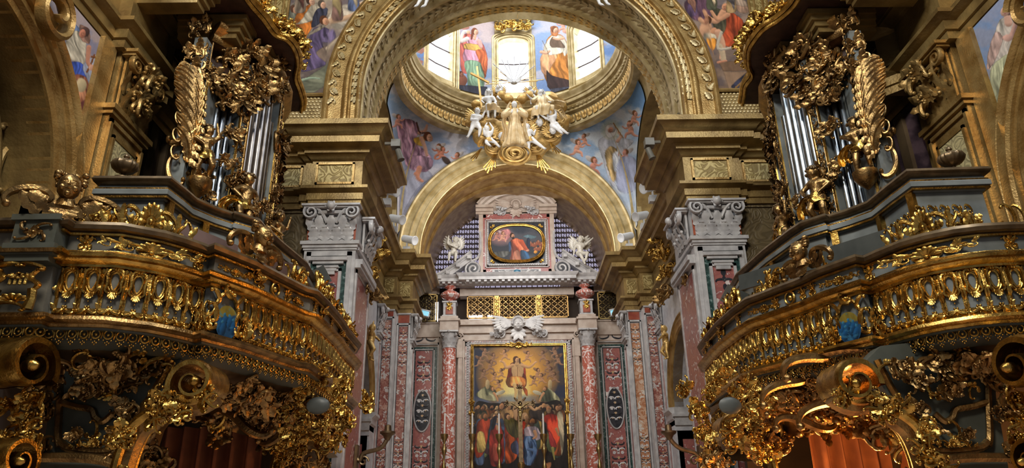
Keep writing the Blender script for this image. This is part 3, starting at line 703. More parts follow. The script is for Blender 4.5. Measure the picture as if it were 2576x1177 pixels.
def fp_right(p):     # zoom of (1480,0)-(1960,480) at 2.452
    p.grad(600, (110, 150, 195), 1100, (175, 190, 210)); p.clouds((215, 220, 225), .02, .42, .62, .9)
    p.poly([(60, 870), (130, 830), (200, 850), (280, 870), (230, 930), (220, 1000), (180, 1080), (150, 1160), (110, 1060), (80, 960)], (205, 205, 212), fold=.25, c2=(165, 165, 175))
    p.poly([(100, 960), (140, 900), (210, 960), (190, 1050), (150, 1120)], (190, 160, 110), fold=.4); p.poly([(150, 950), (200, 940), (190, 1020), (160, 1060)], (205, 208, 215), fold=.3)
    p.glow(140, 800, 70, 70, (225, 215, 160), .8, .7); p.poly([(105, 780), (150, 760), (180, 800), (150, 850), (110, 840)], (210, 205, 200), fold=.2); p.head(140, 800, 22, (205, 150, 125), (190, 180, 175), -1, up=30)
    p.limb([(180, 870), (200, 840), (185, 815)], 12, 7, (215, 170, 145)); p.limb([(155, 760), (215, 850)], 4, 4, (150, 110, 60))
    p.cherub(250, 765, 18, -1, (210, 150, 125)); p.cherub(290, 700, 16, 1, (215, 155, 130)); p.cherub(225, 940, 18, -1, (215, 150, 130)); p.cherub(40, 990, 20, 1, (205, 140, 120))
    p.poly([(180, 1000), (240, 960), (300, 1000), (290, 1170), (180, 1170)], (170, 175, 200), fold=.15)
    p.cherub(-60, 880, 18, 1, (215, 155, 130)); p.cherub(-30, 840, 14, -1, (205, 145, 120))
tag(painted('fresco', pend_paint(PI / 2 + .28, PI - .02), fp_left, 'fresco', (700, 250, 2.14)), 'pendentive fresco of a woman in mauve drapery among angels, left of the chancel arch', 'fresco')
tag(painted('fresco', pend_paint(.02, PI / 2 - .28), fp_right, 'fresco', (1480, 0, 2.452)), 'pendentive fresco of a figure in white robes on clouds, right of the chancel arch', 'fresco')
# ---------------- saints of the drum
def drum_panel(c, half=.20, z0=17.75, z1=21.6):
    mb = MB(); mb.grid(lambda u, v: dp(c - half + 2 * half * u, z0 + (z1 - z0) * v, RW_ - .04), 90, 200); return mb
def fd_left(p):      # zoom of (980,0)-(1640,300) at 3.903
    p.grad(220, (175, 160, 170), 900, (120, 150, 190)); p.clouds((200, 180, 175), .02, .45, .6, .8)
    p.blob(740, 270, 50, 22, (190, 130, 115)); p.blob(790, 240, 40, 18, (200, 140, 120))
    p.poly([(690, 430), (740, 330), (870, 370), (950, 500), (965, 640), (930, 780), (880, 700), (720, 720), (690, 560)], (190, 100, 88), fold=.28)
    p.poly([(740, 480), (850, 480), (870, 610), (730, 605)], (195, 140, 160), fold=.3); p.poly([(735, 605), (870, 600), (925, 700), (920, 870), (780, 880), (760, 740)], (135, 165, 135), fold=.35)
    p.poly([(760, 370), (860, 360), (870, 430), (770, 440)], (205, 150, 165)); p.poly([(745, 425), (880, 440), (900, 500), (740, 480)], (190, 150, 80), fold=.3)
    p.poly([(840, 500), (940, 500), (960, 640), (940, 760), (900, 640)], (200, 105, 65), fold=.4)
    p.limb([(760, 380), (700, 400), (730, 310), (775, 320)], 24, 12, (220, 200, 190)); p.limb([(870, 400), (900, 460), (890, 400)], 22, 12, (215, 160, 150)); p.blob(775, 318, 22, 18, SKIN)
    p.limb([(840, 350), (835, 380)], 16, 16, SKIN); p.head(845, 315, 32, SKIN, (115, 65, 45)); p.limb([(815, 300), (805, 380)], 14, 10, (115, 65, 45))
    p.blob(715, 790, 50, 60, (130, 80, 60)); p.head(705, 730, 26, (140, 90, 70), (70, 45, 35)); p.poly([(665, 830), (960, 850), (980, 950), (665, 960)], (60, 60, 72), fold=.2, smooth=False)
    lettering(p, 'SCVN', 682, 950, 25, 26, (205, 200, 190))
def fd_right(p):
    p.grad(220, (150, 170, 205), 900, (120, 145, 190)); p.clouds((205, 195, 200), .02, .45, .6, .7)
    p.cherub(1690, 215, 22, -1, (205, 150, 130)); p.blob(1740, 310, 50, 24, (205, 150, 130), 10)
    p.poly([(1530, 420), (1600, 330), (1700, 350), (1770, 480), (1770, 620), (1800, 820), (1560, 830), (1500, 600)], (196, 128, 62), fold=.3)
    p.poly([(1480, 560), (1560, 500), (1650, 540), (1590, 660), (1550, 740), (1490, 700)], (205, 150, 110), fold=.35)
    p.poly([(1510, 470), (1590, 350), (1690, 350), (1760, 470), (1720, 555), (1680, 500), (1560, 520)], (212, 200, 180), fold=.25)
    p.poly([(1600, 360), (1680, 400), (1720, 470), (1600, 470), (1570, 420)], (105, 85, 70), fold=.2); p.poly([(1540, 470), (1700, 470), (1690, 520), (1560, 540)], (215, 205, 185), fold=.2)
    p.poly([(1540, 690), (1600, 740), (1800, 800), (1800, 870), (1570, 880)], (70, 52, 50), fold=.2); p.poly([(1580, 260), (1650, 260), (1650, 350), (1590, 345)], (150, 95, 60)); p.head(1625, 295, 30, SKIN, (120, 75, 50), up=30)
    p.limb([(1700, 375), (1650, 385), (1610, 375)], 16, 10, SKIN); p.limb([(1490, 510), (1540, 520), (1570, 500)], 18, 12, SKIN); p.limb([(1500, 400), (1550, 500), (1560, 560)], 3, 3, (110, 90, 60))
    p.poly([(1570, 870), (1815, 840), (1820, 950), (1600, 950)], (75, 75, 88), fold=.15, smooth=False)
    lettering(p, 'SDREDA', 1668, 926, 24, 26, (205, 200, 190))
def fd_sliver(p):
    p.base((110, 140, 190)); p.clouds((160, 175, 200), .03, .4, .6); p.clouds((180, 110, 80), .05, .58, .68, .8)
QD = (980, 0, 3.903)
tag(painted('fresco', drum_panel(-PI / 8), fd_left, 'fresco', QD), 'tall drum fresco of a woman saint in pink and green, left of the middle window', 'fresco')
tag(painted('fresco', drum_panel(PI / 8), fd_right, 'fresco', QD), 'tall drum fresco of a friar saint in orange cloak, right of the middle window', 'fresco')
tag(painted('fresco', drum_panel(-3 * PI / 8), fd_sliver, 'fresco', QD), 'sliver of blue fresco at the left edge of the drum', 'fresco')
tag(painted('fresco', drum_panel(3 * PI / 8), fd_sliver, 'fresco', QD), 'sliver of blue fresco at the right edge of the drum', 'fresco')
# ---------------- nave wall frescoes
def nave_sp(s, y0, y1, x=6.31, zt=8.45, zb=5.6):
    mb = MB(); low = lambda y: max(zb, 5.6 + math.sqrt(max(0, 2.66 ** 2 - (y - 6.5) ** 2)) if abs(y - 6.5) < 2.66 else zb)
    mb.grid(lambda u, v: (x * s, y0 + (y1 - y0) * u, low(y0 + (y1 - y0) * u) * (1 - v) + zt * v), 150, 230); return mb
def fn_left(p):      # zoom of (0,0)-(500,560) at 2.102
    p.grad(0, (150, 165, 200), 700, (130, 90, 85)); p.clouds((190, 165, 155), .02, .45, .6, .7)
    p.poly([(330, 60), (420, 150), (430, 180), (340, 180)], (120, 140, 180), fold=.15)
    p.poly([(350, 200), (400, 160), (450, 200), (455, 270), (440, 340), (360, 300)], (195, 185, 165), fold=.3); p.poly([(370, 330), (440, 340), (470, 440), (450, 520), (390, 420)], (70, 95, 185), fold=.35)
    p.poly([(390, 400), (470, 420), (495, 520), (470, 640), (440, 700), (410, 560)], (170, 105, 80), fold=.4, c2=(200, 150, 110)); p.blob(430, 450, 30, 40, (210, 190, 150))
    p.poly([(440, 340), (540, 280), (535, 380), (490, 480), (460, 420)], (175, 180, 200), fold=.2); p.poly([(420, 130), (470, 160), (475, 230), (430, 210)], (150, 115, 100)); p.head(440, 175, 26, (200, 130, 105), (90, 65, 60), -1)
    p.limb([(460, 380), (480, 340), (500, 290)], 6, 5, (125, 75, 40)); p.limb([(485, 300), (515, 305)], 6, 6, (125, 75, 40)); p.limb([(470, 250), (465, 330), (490, 360)], 14, 9, (200, 140, 115)); p.blob(487, 358, 20, 18, (215, 165, 140))
    p.poly([(420, 560), (490, 540), (470, 720), (430, 800)], (140, 75, 75), fold=.3)
def fn_right(p):     # zoom of (2180,0)-(2576,560) at 2.101
    p.grad(0, (150, 160, 190), 700, (140, 140, 150)); p.clouds((120, 150, 195), .02, .45, .6, .8)
    p.poly([(700, 110), (760, 80), (820, 120), (832, 300), (760, 300), (660, 380), (640, 300), (670, 200)], (200, 192, 180), fold=.3, c2=(175, 160, 150))
    p.poly([(670, 340), (760, 280), (810, 330), (760, 480), (720, 640), (680, 560), (650, 420)], (185, 185, 150), fold=.3); p.poly([(640, 280), (680, 170), (720, 200), (690, 300), (640, 370)], (190, 160, 150), fold=.3)
    p.limb([(800, 120), (770, 190), (730, 200)], 26, 14, (205, 160, 145)); p.blob(745, 200, 26, 20, (215, 170, 155)); p.limb([(745, 90), (750, 120)], 20, 24, (215, 170, 150)); p.head(738, 55, 34, (215, 170, 150), (130, 100, 95), -1, up=20)
for s, fn, q in ((-1, fn_left, (0, 0, 2.102)), (1, fn_right, (2180, 0, 2.101))):
    tag(painted('fresco', nave_sp(s, 7.0, 9.08, 6.31 + NDX[s] * s), fn, 'fresco', q), 'fresco of a seated %s, between chapel arch and %s nave pilaster' % ('saint holding a small cross' if s < 0 else 'woman in white', SIDE[s]), 'fresco')
def fb_left(p):
    p.base((70, 55, 45)); p.clouds((100, 110, 150), .03, .42, .6, .9, reg=(340, 250, 60, 60)); p.clouds((150, 95, 85), .05, .45, .6, .8, reg=(350, 330, 40, 80)); p.head(362, 322, 9, (190, 120, 100), (60, 40, 30))
def fb_right(p):     # zoom of (2180,0)-(2576,560) at 2.101
    p.base((75, 60, 72)); p.clouds((110, 90, 100), .02, .45, .6); p.head(320, 520, 26, (200, 130, 95), (40, 25, 22), -1); p.poly([(310, 600), (350, 550), (400, 620), (410, 680), (360, 700), (320, 640)], (190, 140, 115), fold=.15)
    p.poly([(300, 680), (400, 700), (440, 800), (400, 860), (310, 780)], (90, 60, 75), fold=.3)
for s, fn, q in ((-1, fb_left, (0, 0, 1)), (1, fb_right, (2180, 0, 2.101))):
    mb = MB(); mb.grid(lambda u, v: (6.77 * s, 10.62 + u * .95, 6.2 + v * 2.25), 60, 140)
    tag(painted('fresco', mb, fn, 'fresco', q), 'dim fresco fragment behind the %s nave pilaster capital' % SIDE[s], 'fresco')
# ---------------- altarpiece
def f_altar(p):      # zoom of (1140,800)-(1480,1177) at 3.12
    rs = random.Random(3)
    p.grad(200, (38, 40, 56), 700, (52, 58, 84)); p.clouds((80, 66, 58), .02, .45, .62, .7)
    p.glow(505, 450, 330, 300, (226, 158, 66), .5, 1); p.glow(500, 470, 210, 220, (255, 196, 84), .7, 1); p.glow(490, 590, 130, 170, (255, 240, 160), .7, 1)
    p.clouds((120, 130, 150), .03, .35, .6, .7, reg=(500, 660, 400, 60))
    A = (150, 112, 84); B = (190, 140, 98)
    for x, y, r, d, c in ((250, 250, 15, 1, A), (320, 290, 15, 1, A), (400, 262, 15, -1, B), (215, 315, 15, 1, A), (300, 345, 16, 1, A), (245, 415, 15, 1, A), (330, 440, 14, 1, B), (372, 410, 13, -1, B), (350, 500, 14, -1, B),
                          (590, 275, 15, 1, B), (700, 270, 15, -1, A), (790, 240, 15, -1, A), (815, 300, 16, -1, A), (740, 350, 15, -1, A), (670, 410, 15, 1, B), (760, 400, 16, -1, A), (790, 440, 15, -1, A), (640, 470, 14, 1, B), (690, 450, 14, -1, B)):
        p.cherub(x, y, r, d, c, tuple(v * .8 for v in c), (90, 60, 40))
    for x, d in ((300, 1), (730, -1)):
        p.poly([(x - 120, 600), (x - 60, 540), (x, 530), (x + 50, 600), (x + 40, 650), (x - 60, 640)] if d > 0 else [(x - 60, 640), (x - 20, 560), (x + 30, 550), (x + 110, 640), (x + 60, 660)], (110, 112, 84), fold=.4, c2=(190, 180, 140))
        p.blob(x + d * 70, 585, 42, 16, (200, 190, 160), -20 * d); p.blob(x - d * 30, 520, 18, 40, (190, 165, 120)); p.head(x + 10 * d, 555, 17, (205, 150, 105), (110, 75, 40), d)
        p.limb([(x + d * 20, 590), (x + d * 40, 620), (x - d * (-50), 650)], 11, 7, (205, 150, 105))
    p.poly([(455, 350), (550, 360), (575, 460), (575, 530), (540, 540), (430, 540), (425, 440)], (140, 50, 35), fold=.35)
    p.poly([(462, 356), (548, 356), (540, 470), (470, 470)], (214, 170, 118), fold=.06); p.limb([(505, 385), (505, 455)], 3, 3, (150, 105, 70))
    p.limb([(465, 370), (418, 388), (398, 350), (374, 338)], 15, 8, (210, 160, 112)); p.limb([(545, 372), (600, 384), (645, 346)], 15, 8, (210, 160, 112)); p.blob(370, 338, 11, 8, (215, 165, 120)); p.blob(650, 345, 11, 8, (215, 165, 120))
    p.poly([(410, 490), (460, 455), (545, 462), (575, 492), (555, 545), (500, 520), (440, 545)], (214, 130, 60), fold=.4, c2=(240, 180, 100)); p.limb([(480, 520), (492, 570), (486, 630)], 17, 9, (225, 185, 120)); p.limb([(525, 515), (535, 560), (520, 600)], 17, 9, (222, 175, 112))
    p.poly([(540, 520), (580, 560), (585, 610), (560, 590)], (220, 110, 50)); p.limb([(500, 345), (500, 365)], 14, 16, (205, 160, 110)); p.head(500, 328, 24, (206, 158, 112), (80, 45, 25)); p.limb([(480, 320), (478, 352)], 8, 8, (80, 45, 25)); p.limb([(522, 320), (524, 352)], 7, 7, (80, 45, 25))
    # crowd
    p.poly([(165, 700), (300, 665), (520, 680), (700, 665), (860, 690), (870, 1250), (165, 1250)], (34, 26, 24), fold=.3)
    for i in range(60):
        x = rs.uniform(175, 860); y = 685 + abs(rs.gauss(0, 26)) + 8; c = rs.choice([(150, 100, 66), (190, 140, 95), (110, 76, 52), (205, 165, 115)])
        p.poly([(x - 30, y + 30), (x, y + 14), (x + 30, y + 30), (x + 34, y + 110), (x - 34, y + 110)], rs.choice([(62, 46, 34), (84, 40, 30), (46, 52, 40), (120, 88, 40), (40, 44, 60), (104, 62, 34)]), fold=.35)
        p.head(x, y, rs.uniform(15, 20), c, rs.choice([(40, 26, 18), (90, 64, 44), (130, 105, 80)]), rs.choice((-1, 1)), rs.random() < .4)
    for i in range(26):
        x = rs.uniform(185, 850); y = rs.uniform(780, 1000); c = rs.choice([(150, 52, 36), (70, 84, 110), (150, 120, 60), (96, 104, 66), (176, 90, 44), (120, 70, 80), (60, 70, 60)])
        p.poly([(x - 26, y), (x + 24, y - 4), (x + 40, y + 90), (x + 30, y + 210), (x - 34, y + 200), (x - 38, y + 80)], c, fold=.4, fa=rs.uniform(60, 110)); p.head(x, y - 22, 21, rs.choice([(200, 150, 105), (165, 115, 78)]), rs.choice([(60, 40, 28), (110, 84, 60)]), rs.choice((-1, 1)), rs.random() < .3)
    def mn(x, y, r, c, h, d=1, b=False): p.head(x, y, r, c, h, d, b)
    p.poly([(205, 800), (290, 790), (280, 880), (250, 1040), (200, 1100), (170, 1060), (180, 880)], (150, 58, 36), fold=.4); p.poly([(190, 900), (240, 900), (255, 1030), (190, 1050)], (190, 160, 90), fold=.3); mn(250, 770, 26, (165, 110, 72), (90, 70, 50), 1, True)
    p.poly([(300, 860), (370, 850), (400, 960), (390, 1130), (300, 1160), (280, 1000)], (150, 48, 40), fold=.4); p.poly([(310, 1000), (350, 990), (370, 1100), (320, 1120)], (190, 84, 66), fold=.3); mn(340, 800, 26, (205, 155, 115), (60, 45, 45)); p.poly([(315, 780), (345, 765), (330, 850), (300, 880)], (48, 44, 58))
    p.limb([(350, 870), (340, 840)], 14, 7, (200, 150, 110)); p.poly([(370, 740), (440, 700), (480, 760), (420, 830)], (170, 130, 84)); mn(385, 690, 28, (185, 130, 88), (70, 45, 30), -1); mn(440, 700, 24, (190, 140, 95), (60, 40, 25), -1)
    p.poly([(420, 920), (490, 930), (510, 1040), (480, 1120), (410, 1130)], (196, 84, 36), fold=.45); p.poly([(400, 790), (500, 800), (510, 940), (430, 900)], (92, 84, 44), fold=.35); mn(432, 775, 25, (200, 150, 105), (70, 45, 30), 1)
    p.poly([(450, 1000), (500, 960), (520, 1060), (470, 1060)], (86, 88, 120)); p.poly([(470, 700), (500, 690), (505, 800), (480, 790)], (205, 160, 115), fold=.08)
    p.poly([(560, 860), (650, 850), (690, 920), (660, 960), (570, 940)], (192, 172, 180), fold=.35); p.poly([(560, 930), (640, 940), (660, 1040), (620, 1150), (560, 1140), (550, 1030)], (62, 92, 138), fold=.45, c2=(150, 175, 205)); mn(625, 810, 28, (170, 115, 72), (80, 60, 45), -1, True)
    p.limb([(640, 890), (650, 930), (630, 945)], 14, 9, (200, 145, 105)); p.limb([(590, 1030), (640, 1050), (600, 1150)], 14, 10, (90, 120, 165)); mn(570, 775, 27, (205, 160, 115), (190, 150, 110), 1)
    p.poly([(690, 790), (760, 750), (830, 780), (860, 900), (830, 960), (800, 1010), (740, 900), (730, 830)], (180, 46, 30), fold=.45, c2=(214, 84, 50)); p.poly([(750, 880), (800, 960), (810, 1010), (760, 1000)], (186, 60, 60), fold=.4); mn(745, 710, 27, (170, 118, 78), (150, 120, 90), 1, True)
    p.limb([(700, 780), (660, 790), (640, 770)], 14, 9, (200, 145, 100)); p.limb([(810, 870), (830, 920)], 13, 9, (190, 135, 95)); mn(710, 690, 28, (190, 140, 95), (40, 26, 20), 1, True); mn(815, 705, 22, (180, 130, 90), (50, 32, 25), 1); mn(845, 700, 20, (150, 105, 75), (40, 28, 22), -1)
    p.poly([(815, 750), (860, 750), (870, 960), (850, 1080), (830, 900)], (176, 160, 130), fold=.35); p.limb([(780, 1020), (795, 1110)], 12, 5, (160, 150, 80)); p.poly([(600, 720), (700, 730), (690, 800), (610, 780)], (60, 46, 40))
    p.limb([(600, 690), (640, 720), (690, 690)], 12, 8, (205, 160, 115)); p.poly([(730, 1140), (770, 1130), (760, 1180), (720, 1180)], (170, 110, 70))
alt = thing('altarpiece', 'large painting of a risen figure in golden light above a crowd, behind the altar cross', 'painting', (0.03, 27.5, 3))
mb = MB(); mb.grid(lambda u, v: (-1.70 + 3.46 * u, 27.44, 2.6 + 5.48 * v), 330, 520)
painted('canvas', mb, f_altar, 'oil_paint', (1140, 800, 3.12), alt)
# ---------------- oval painting of the pediment
def f_oval(p):       # zoom of (1060,440)-(1560,820) at 3.098
    p.grad(400, (56, 62, 74), 700, (34, 36, 44)); p.clouds((92, 90, 96), .02, .45, .62, .7); p.poly([(790, 480), (840, 462), (900, 480), (860, 500)], (96, 120, 130), fold=.2)
    p.glow(620, 480, 110, 80, (150, 110, 110), .7, .9); p.poly([(610, 440), (680, 420), (700, 470), (650, 520), (600, 490)], (180, 120, 120), fold=.3); p.cherub(590, 460, 12, 1, (190, 130, 115)); p.cherub(640, 455, 14, 1, (205, 150, 125), (190, 160, 160))
    p.poly([(540, 610), (640, 590), (690, 600), (650, 640), (560, 640)], (84, 84, 80)); p.poly([(690, 520), (740, 490), (790, 520), (830, 590), (800, 680), (690, 690), (700, 600)], (164, 74, 50), fold=.4, c2=(205, 120, 84))
    p.poly([(770, 590), (830, 600), (845, 670), (790, 685)], (50, 88, 125), fold=.35); p.poly([(720, 600), (760, 590), (770, 680), (710, 684)], (205, 130, 100), fold=.3); p.limb([(780, 520), (805, 560), (830, 588)], 20, 12, (180, 80, 50)); p.blob(828, 588, 12, 7, (200, 150, 120)); p.head(712, 475, 19, (190, 140, 110), (60, 38, 28), 1, True)
    p.poly([(680, 530), (700, 520), (700, 580), (680, 600)], (60, 90, 130))
    for x, y in ((850, 540), (880, 545), (910, 530), (935, 545), (895, 580), (925, 575)): p.blob(x, y, 22, 18, (150, 84, 60)); p.head(x, y - 14, 9, (190, 130, 100))
    p.blob(890, 600, 16, 12, (220, 150, 60)); p.poly([(820, 500), (840, 490), (850, 560), (825, 570)], (48, 60, 90))
ov = thing('oval_painting', 'oval dark painting of a red-robed kneeling figure in the pediment over the altar', 'painting', (0.02, 27.2, 12.2))
def sup(a, rx, rz, e=2.6): c, q = math.cos(a), math.sin(a); return (rx * math.copysign(abs(c) ** (2 / e), c), rz * math.copysign(abs(q) ** (2 / e), q))
OC = (0.02, 12.28)
mb = MB(); mb.grid(lambda u, v: (OC[0] + sup(2 * PI * u, 1.08, .78)[0] * (v * .999 + .001), 27.1, OC[1] + sup(2 * PI * u, 1.08, .78)[1] * (v * .999 + .001)), 260, 110)
painted('canvas', mb, f_oval, 'oil_paint', (1060, 440, 3.098), ov)
mb = MB()
for k, rr in ((1.0, .05), (1.06, .03)): mb.tube([(OC[0] + sup(2 * PI * i / 72, 1.08 * k, .78 * k)[0], 27.07, OC[1] + sup(2 * PI * i / 72, 1.08 * k, .78 * k)[1]) for i in range(72)], rr, n=8, closed=True)
mb.obj('oval_frame', M_['gilding'], ov)
# ================================================================ ORNAMENT LIBRARY (frame: x right, y up, z out)
def curl(L, k0, k1, p=4, ss=False, n=22, h0=0., fade=0.):
    """line whose curvature tightens towards its ends: C shape, or S shape when ss"""
    x = y = 0.; h = h0; out = [(0., 0.)]; ds = L / n
    for i in range(n):
        t = (i + .5) / n; q = abs(2 * t - 1)
        k = (k0 + k1 * q ** p) / L
        if ss and t < .5: k = -k
        if fade: k *= (1 - fade * t)
        h += k * ds; x += math.cos(h) * ds; y += math.sin(h) * ds; out.append((x, y))
    return out
def fit(pts, box, ang=None):
    """scale and centre 2D points into box=(cx,cy,w,h)"""
    xs = [p[0] for p in pts]; ys = [p[1] for p in pts]; w = max(xs) - min(xs) or 1; h = max(ys) - min(ys) or 1
    s = min(box[2] / w, box[3] / h); mx, my = (max(xs) + min(xs)) / 2, (max(ys) + min(ys)) / 2
    return [((x - mx) * s + box[0], (y - my) * s + box[1]) for x, y in pts]
def rot2(pts, a): c, s = math.cos(a), math.sin(a); return [(x * c - y * s, x * s + y * c) for x, y in pts]
def mir(pts): return [(-x, y) for x, y in pts]
def scroll(mb, pts, r, z=0., bulge=.35, n=6, taper=.45, ball=True, flat=1.2):
    N = len(pts); P = [(x, y, z + bulge * r * 2 * math.sin(PI * i / (N - 1))) for i, (x, y) in enumerate(pts)]
    R = [r * (taper + (1 - taper) * math.sin(PI * (i + .5) / N)) for i in range(N)]
    mb.tube(P, R, n, flat=flat, up=(0, 0, 1))
    if ball:
        for e in (0, -1): mb.ball((P[e][0], P[e][1], P[e][2] + r * .3), r * .95, 5)
def leaf(mb, base, ang, L, w, lift=.3, bend=0., lobes=3, z=0., nu=9, nv=4):
    """acanthus leaf lying on the surface, tip curling outward"""
    def fn(u, v):
        a = ang + bend * u; t = v * 2 - 1
        cx = base[0] + L * u * math.cos(ang + bend * u * .5); cy = base[1] + L * u * math.sin(ang + bend * u * .5)
        ww = w * (math.sin(PI * (.12 + .80 * u ** .8)) ** .7) * (.75 + .35 * abs(math.sin(PI * lobes * u)))
        zz = z + lift * L * (u * u - (0 if u < .8 else 2.2 * (u - .8) ** 1.5)) + .22 * w * (1 - abs(t)) - .10 * w * abs(math.sin(PI * 2 * t)) + .1 * w * math.sin(PI * lobes * 2 * u) * abs(t)
        return (cx - math.sin(a) * t * ww, cy + math.cos(a) * t * ww, zz)
    n0 = len(mb.v); mb.grid(fn, nu, nv)
    return mb
def shell(mb, c, r, a0=-30, a1=210, ribs=9, z=0., dome=.35, inner=.15):
    a0, a1 = math.radians(a0), math.radians(a1)
    def fn(u, v):
        a = a0 + (a1 - a0) * u; rib = abs(math.sin(PI * ribs * u)); rr = r * (inner + (1 - inner) * v) * (1 + .10 * (rib - .5) * v)
        return (c[0] + rr * math.cos(a), c[1] + rr * math.sin(a), z + dome * r * math.sin(PI * .5 * v) + .10 * r * rib * v + (-.12 * r if v > .99 else 0))
    mb.grid(fn, ribs * 5, 6); mb.ball((c[0], c[1], z + r * .15), r * .2, 6)
def grapes(mb, c, w, h, n=14, r=.03, z=0., seed=1):
    rs = random.Random(seed)
    for i in range(n):
        t = i / n; yy = c[1] - h * t; ww = w * (1 - t) * .5
        mb.ball((c[0] + rs.uniform(-ww, ww), yy, z + rs.uniform(0, .5) * w + r), r, 5)
def rosette(mb, c, r, z=0., k=6):
    for i in range(k): leaf(mb, c, 2 * PI * i / k, r, r * .36, .12, 0, 1, z, 5, 2)
    mb.ball((c[0], c[1], z + r * .12), r * .22, 5)
LIB = {}
def lib(name, fn, mt, ang=50):
    m = MB(); fn(m); LIB[name] = m.mesh(name, M_[mt], ang); return LIB[name]
CC = lambda L=1., k0=1.2, k1=16, p=4, a=0.: rot2(curl(L, k0, k1, p), a)
# C scroll with leaves on its back, w x h about 1 x .6
def o_cscroll(m):
    scroll(m, fit(rot2(curl(1, 2.2, 15, 4), -.9), (0, 0, 1.0, .62)), .055)
    for t, a in ((-.3, 2.2), (0, 1.6), (.3, 1.0)): leaf(m, (t * .9, -.12 if abs(t) > .1 else -.2), a + PI, .26, .09, .35, .3)
def o_crest(m):        # shell between scrolls (cresting on a rail), base at y=0
    shell(m, (0, .16), .36, -20, 200, 9, .04)
    for sg in (-1, 1):
        c1 = fit(curl(1, 1.2, 17, 3), (sg * .52, .27, .5, .42)); c1 = c1 if sg > 0 else [(-x - 1.04 + 0, y) for x, y in c1]
        c1 = fit(c1 if sg > 0 else mir(c1), (sg * .52, .25, .5, .44)); scroll(m, c1, .055, .02)
        scroll(m, fit(curl(1, .5, 18, 3, True) if sg > 0 else mir(curl(1, .5, 18, 3, True)), (sg * .98, .17, .55, .3)), .042, .02)
        leaf(m, (sg * .25, .04), PI / 2 - sg * 1.0, .42, .12, .3, -sg * .5, 3); leaf(m, (sg * .75, .05), PI / 2 - sg * .5, .38, .11, .3, sg * .6, 3)
        leaf(m, (sg * 1.2, .05), PI / 2 - sg * 1.3, .3, .08, .2, sg * .8, 2); leaf(m, (sg * .05, .05), PI / 2 - sg * 1.35, .34, .08, .25, sg * .4, 2)
    leaf(m, (0, .0), PI / 2, .26, .14, .5, 0, 2, .05)
def o_cluster(m, seed=2, nleaf=12, nsc=4, w=.5, h=.5, gr=True):
    nleaf = int(nleaf * .8); nsc += 2
    rs = random.Random(seed)
    for i in range(nsc):
        x, y = rs.uniform(-w, w) * .6, rs.uniform(.1, .8) * h; c = rot2(curl(1, rs.uniform(.5, 3), rs.uniform(12, 20), 3, rs.random() < .5), rs.uniform(0, 6.28))
        scroll(m, fit(c, (x, y, .46, .42)), .05, rs.uniform(0, .12))
    for i in range(nleaf):
        a = PI * (i + .5) / nleaf + rs.uniform(-.3, .3); x = math.cos(a) * w * rs.uniform(0, .6)
        leaf(m, (x, rs.uniform(0, .45) * h), a, rs.uniform(.2, .34) * (h / .5), .12, rs.uniform(.3, .9), rs.uniform(-1.5, 1.5), 3, rs.uniform(0, .1))
    if gr: grapes(m, (rs.uniform(-.2, .2) * w, .5 * h), .2, .25, 10, .035, .1, seed)
def o_rinceau(m, seed=1, n=4):   # horizontal foliage, x -1..1, y -.3.. .3
    shell(m, (0, -.12), .3, 0, 180, 7, .02)
    for sg in (-1, 1):
        for i in range(n):
            x = sg * (.3 + i * .2); f = 1 - i / n * .55
            c = rot2(curl(1, 1.5, 17, 3), (i % 2) * PI + .4); c = c if sg > 0 else mir(c)
            scroll(m, fit(c, (x, .04 * (-1) ** i - .05, .32 * f, .3 * f)), .036 * f, .01)
            leaf(m, (x, -.02), (PI / 2 if i % 2 else -PI / 2) - sg * .9, .3 * f, .08 * f, .2, sg * .6, 2)
            leaf(m, (x, .0), (0 if sg > 0 else PI) + (.5 if i % 2 else -.5), .32 * f, .07 * f, .15, .3, 2)
    for a in (-.8, 0, .8): leaf(m, (0, -.1), -PI / 2 + a, .22, .07, .2, 0, 1)
def o_small(m, seed=1):          # little upright palmette, .4 wide .7 high centred
    for sg in (-1, 1):
        scroll(m, fit(rot2(curl(1, 1, 17, 3), 1.2) if sg > 0 else mir(rot2(curl(1, 1, 17, 3), 1.2)), (sg * .11, .12, .2, .28)), .03)
        scroll(m, fit(rot2(curl(1, 1, 17, 3), -1.2) if sg > 0 else mir(rot2(curl(1, 1, 17, 3), -1.2)), (sg * .10, -.15, .18, .24)), .026)
        leaf(m, (0, 0), PI / 2 - sg * .8, .3, .07, .25, sg * .6, 2); leaf(m, (0, -.05), -PI / 2 + sg * .8, .25, .06, .2, -sg * .6, 2)
    leaf(m, (0, .02), PI / 2, .34, .07, .3, 0, 2); leaf(m, (0, -.02), -PI / 2, .34, .06, .3, 0, 2); m.ball((0, 0, .04), .045, 5)
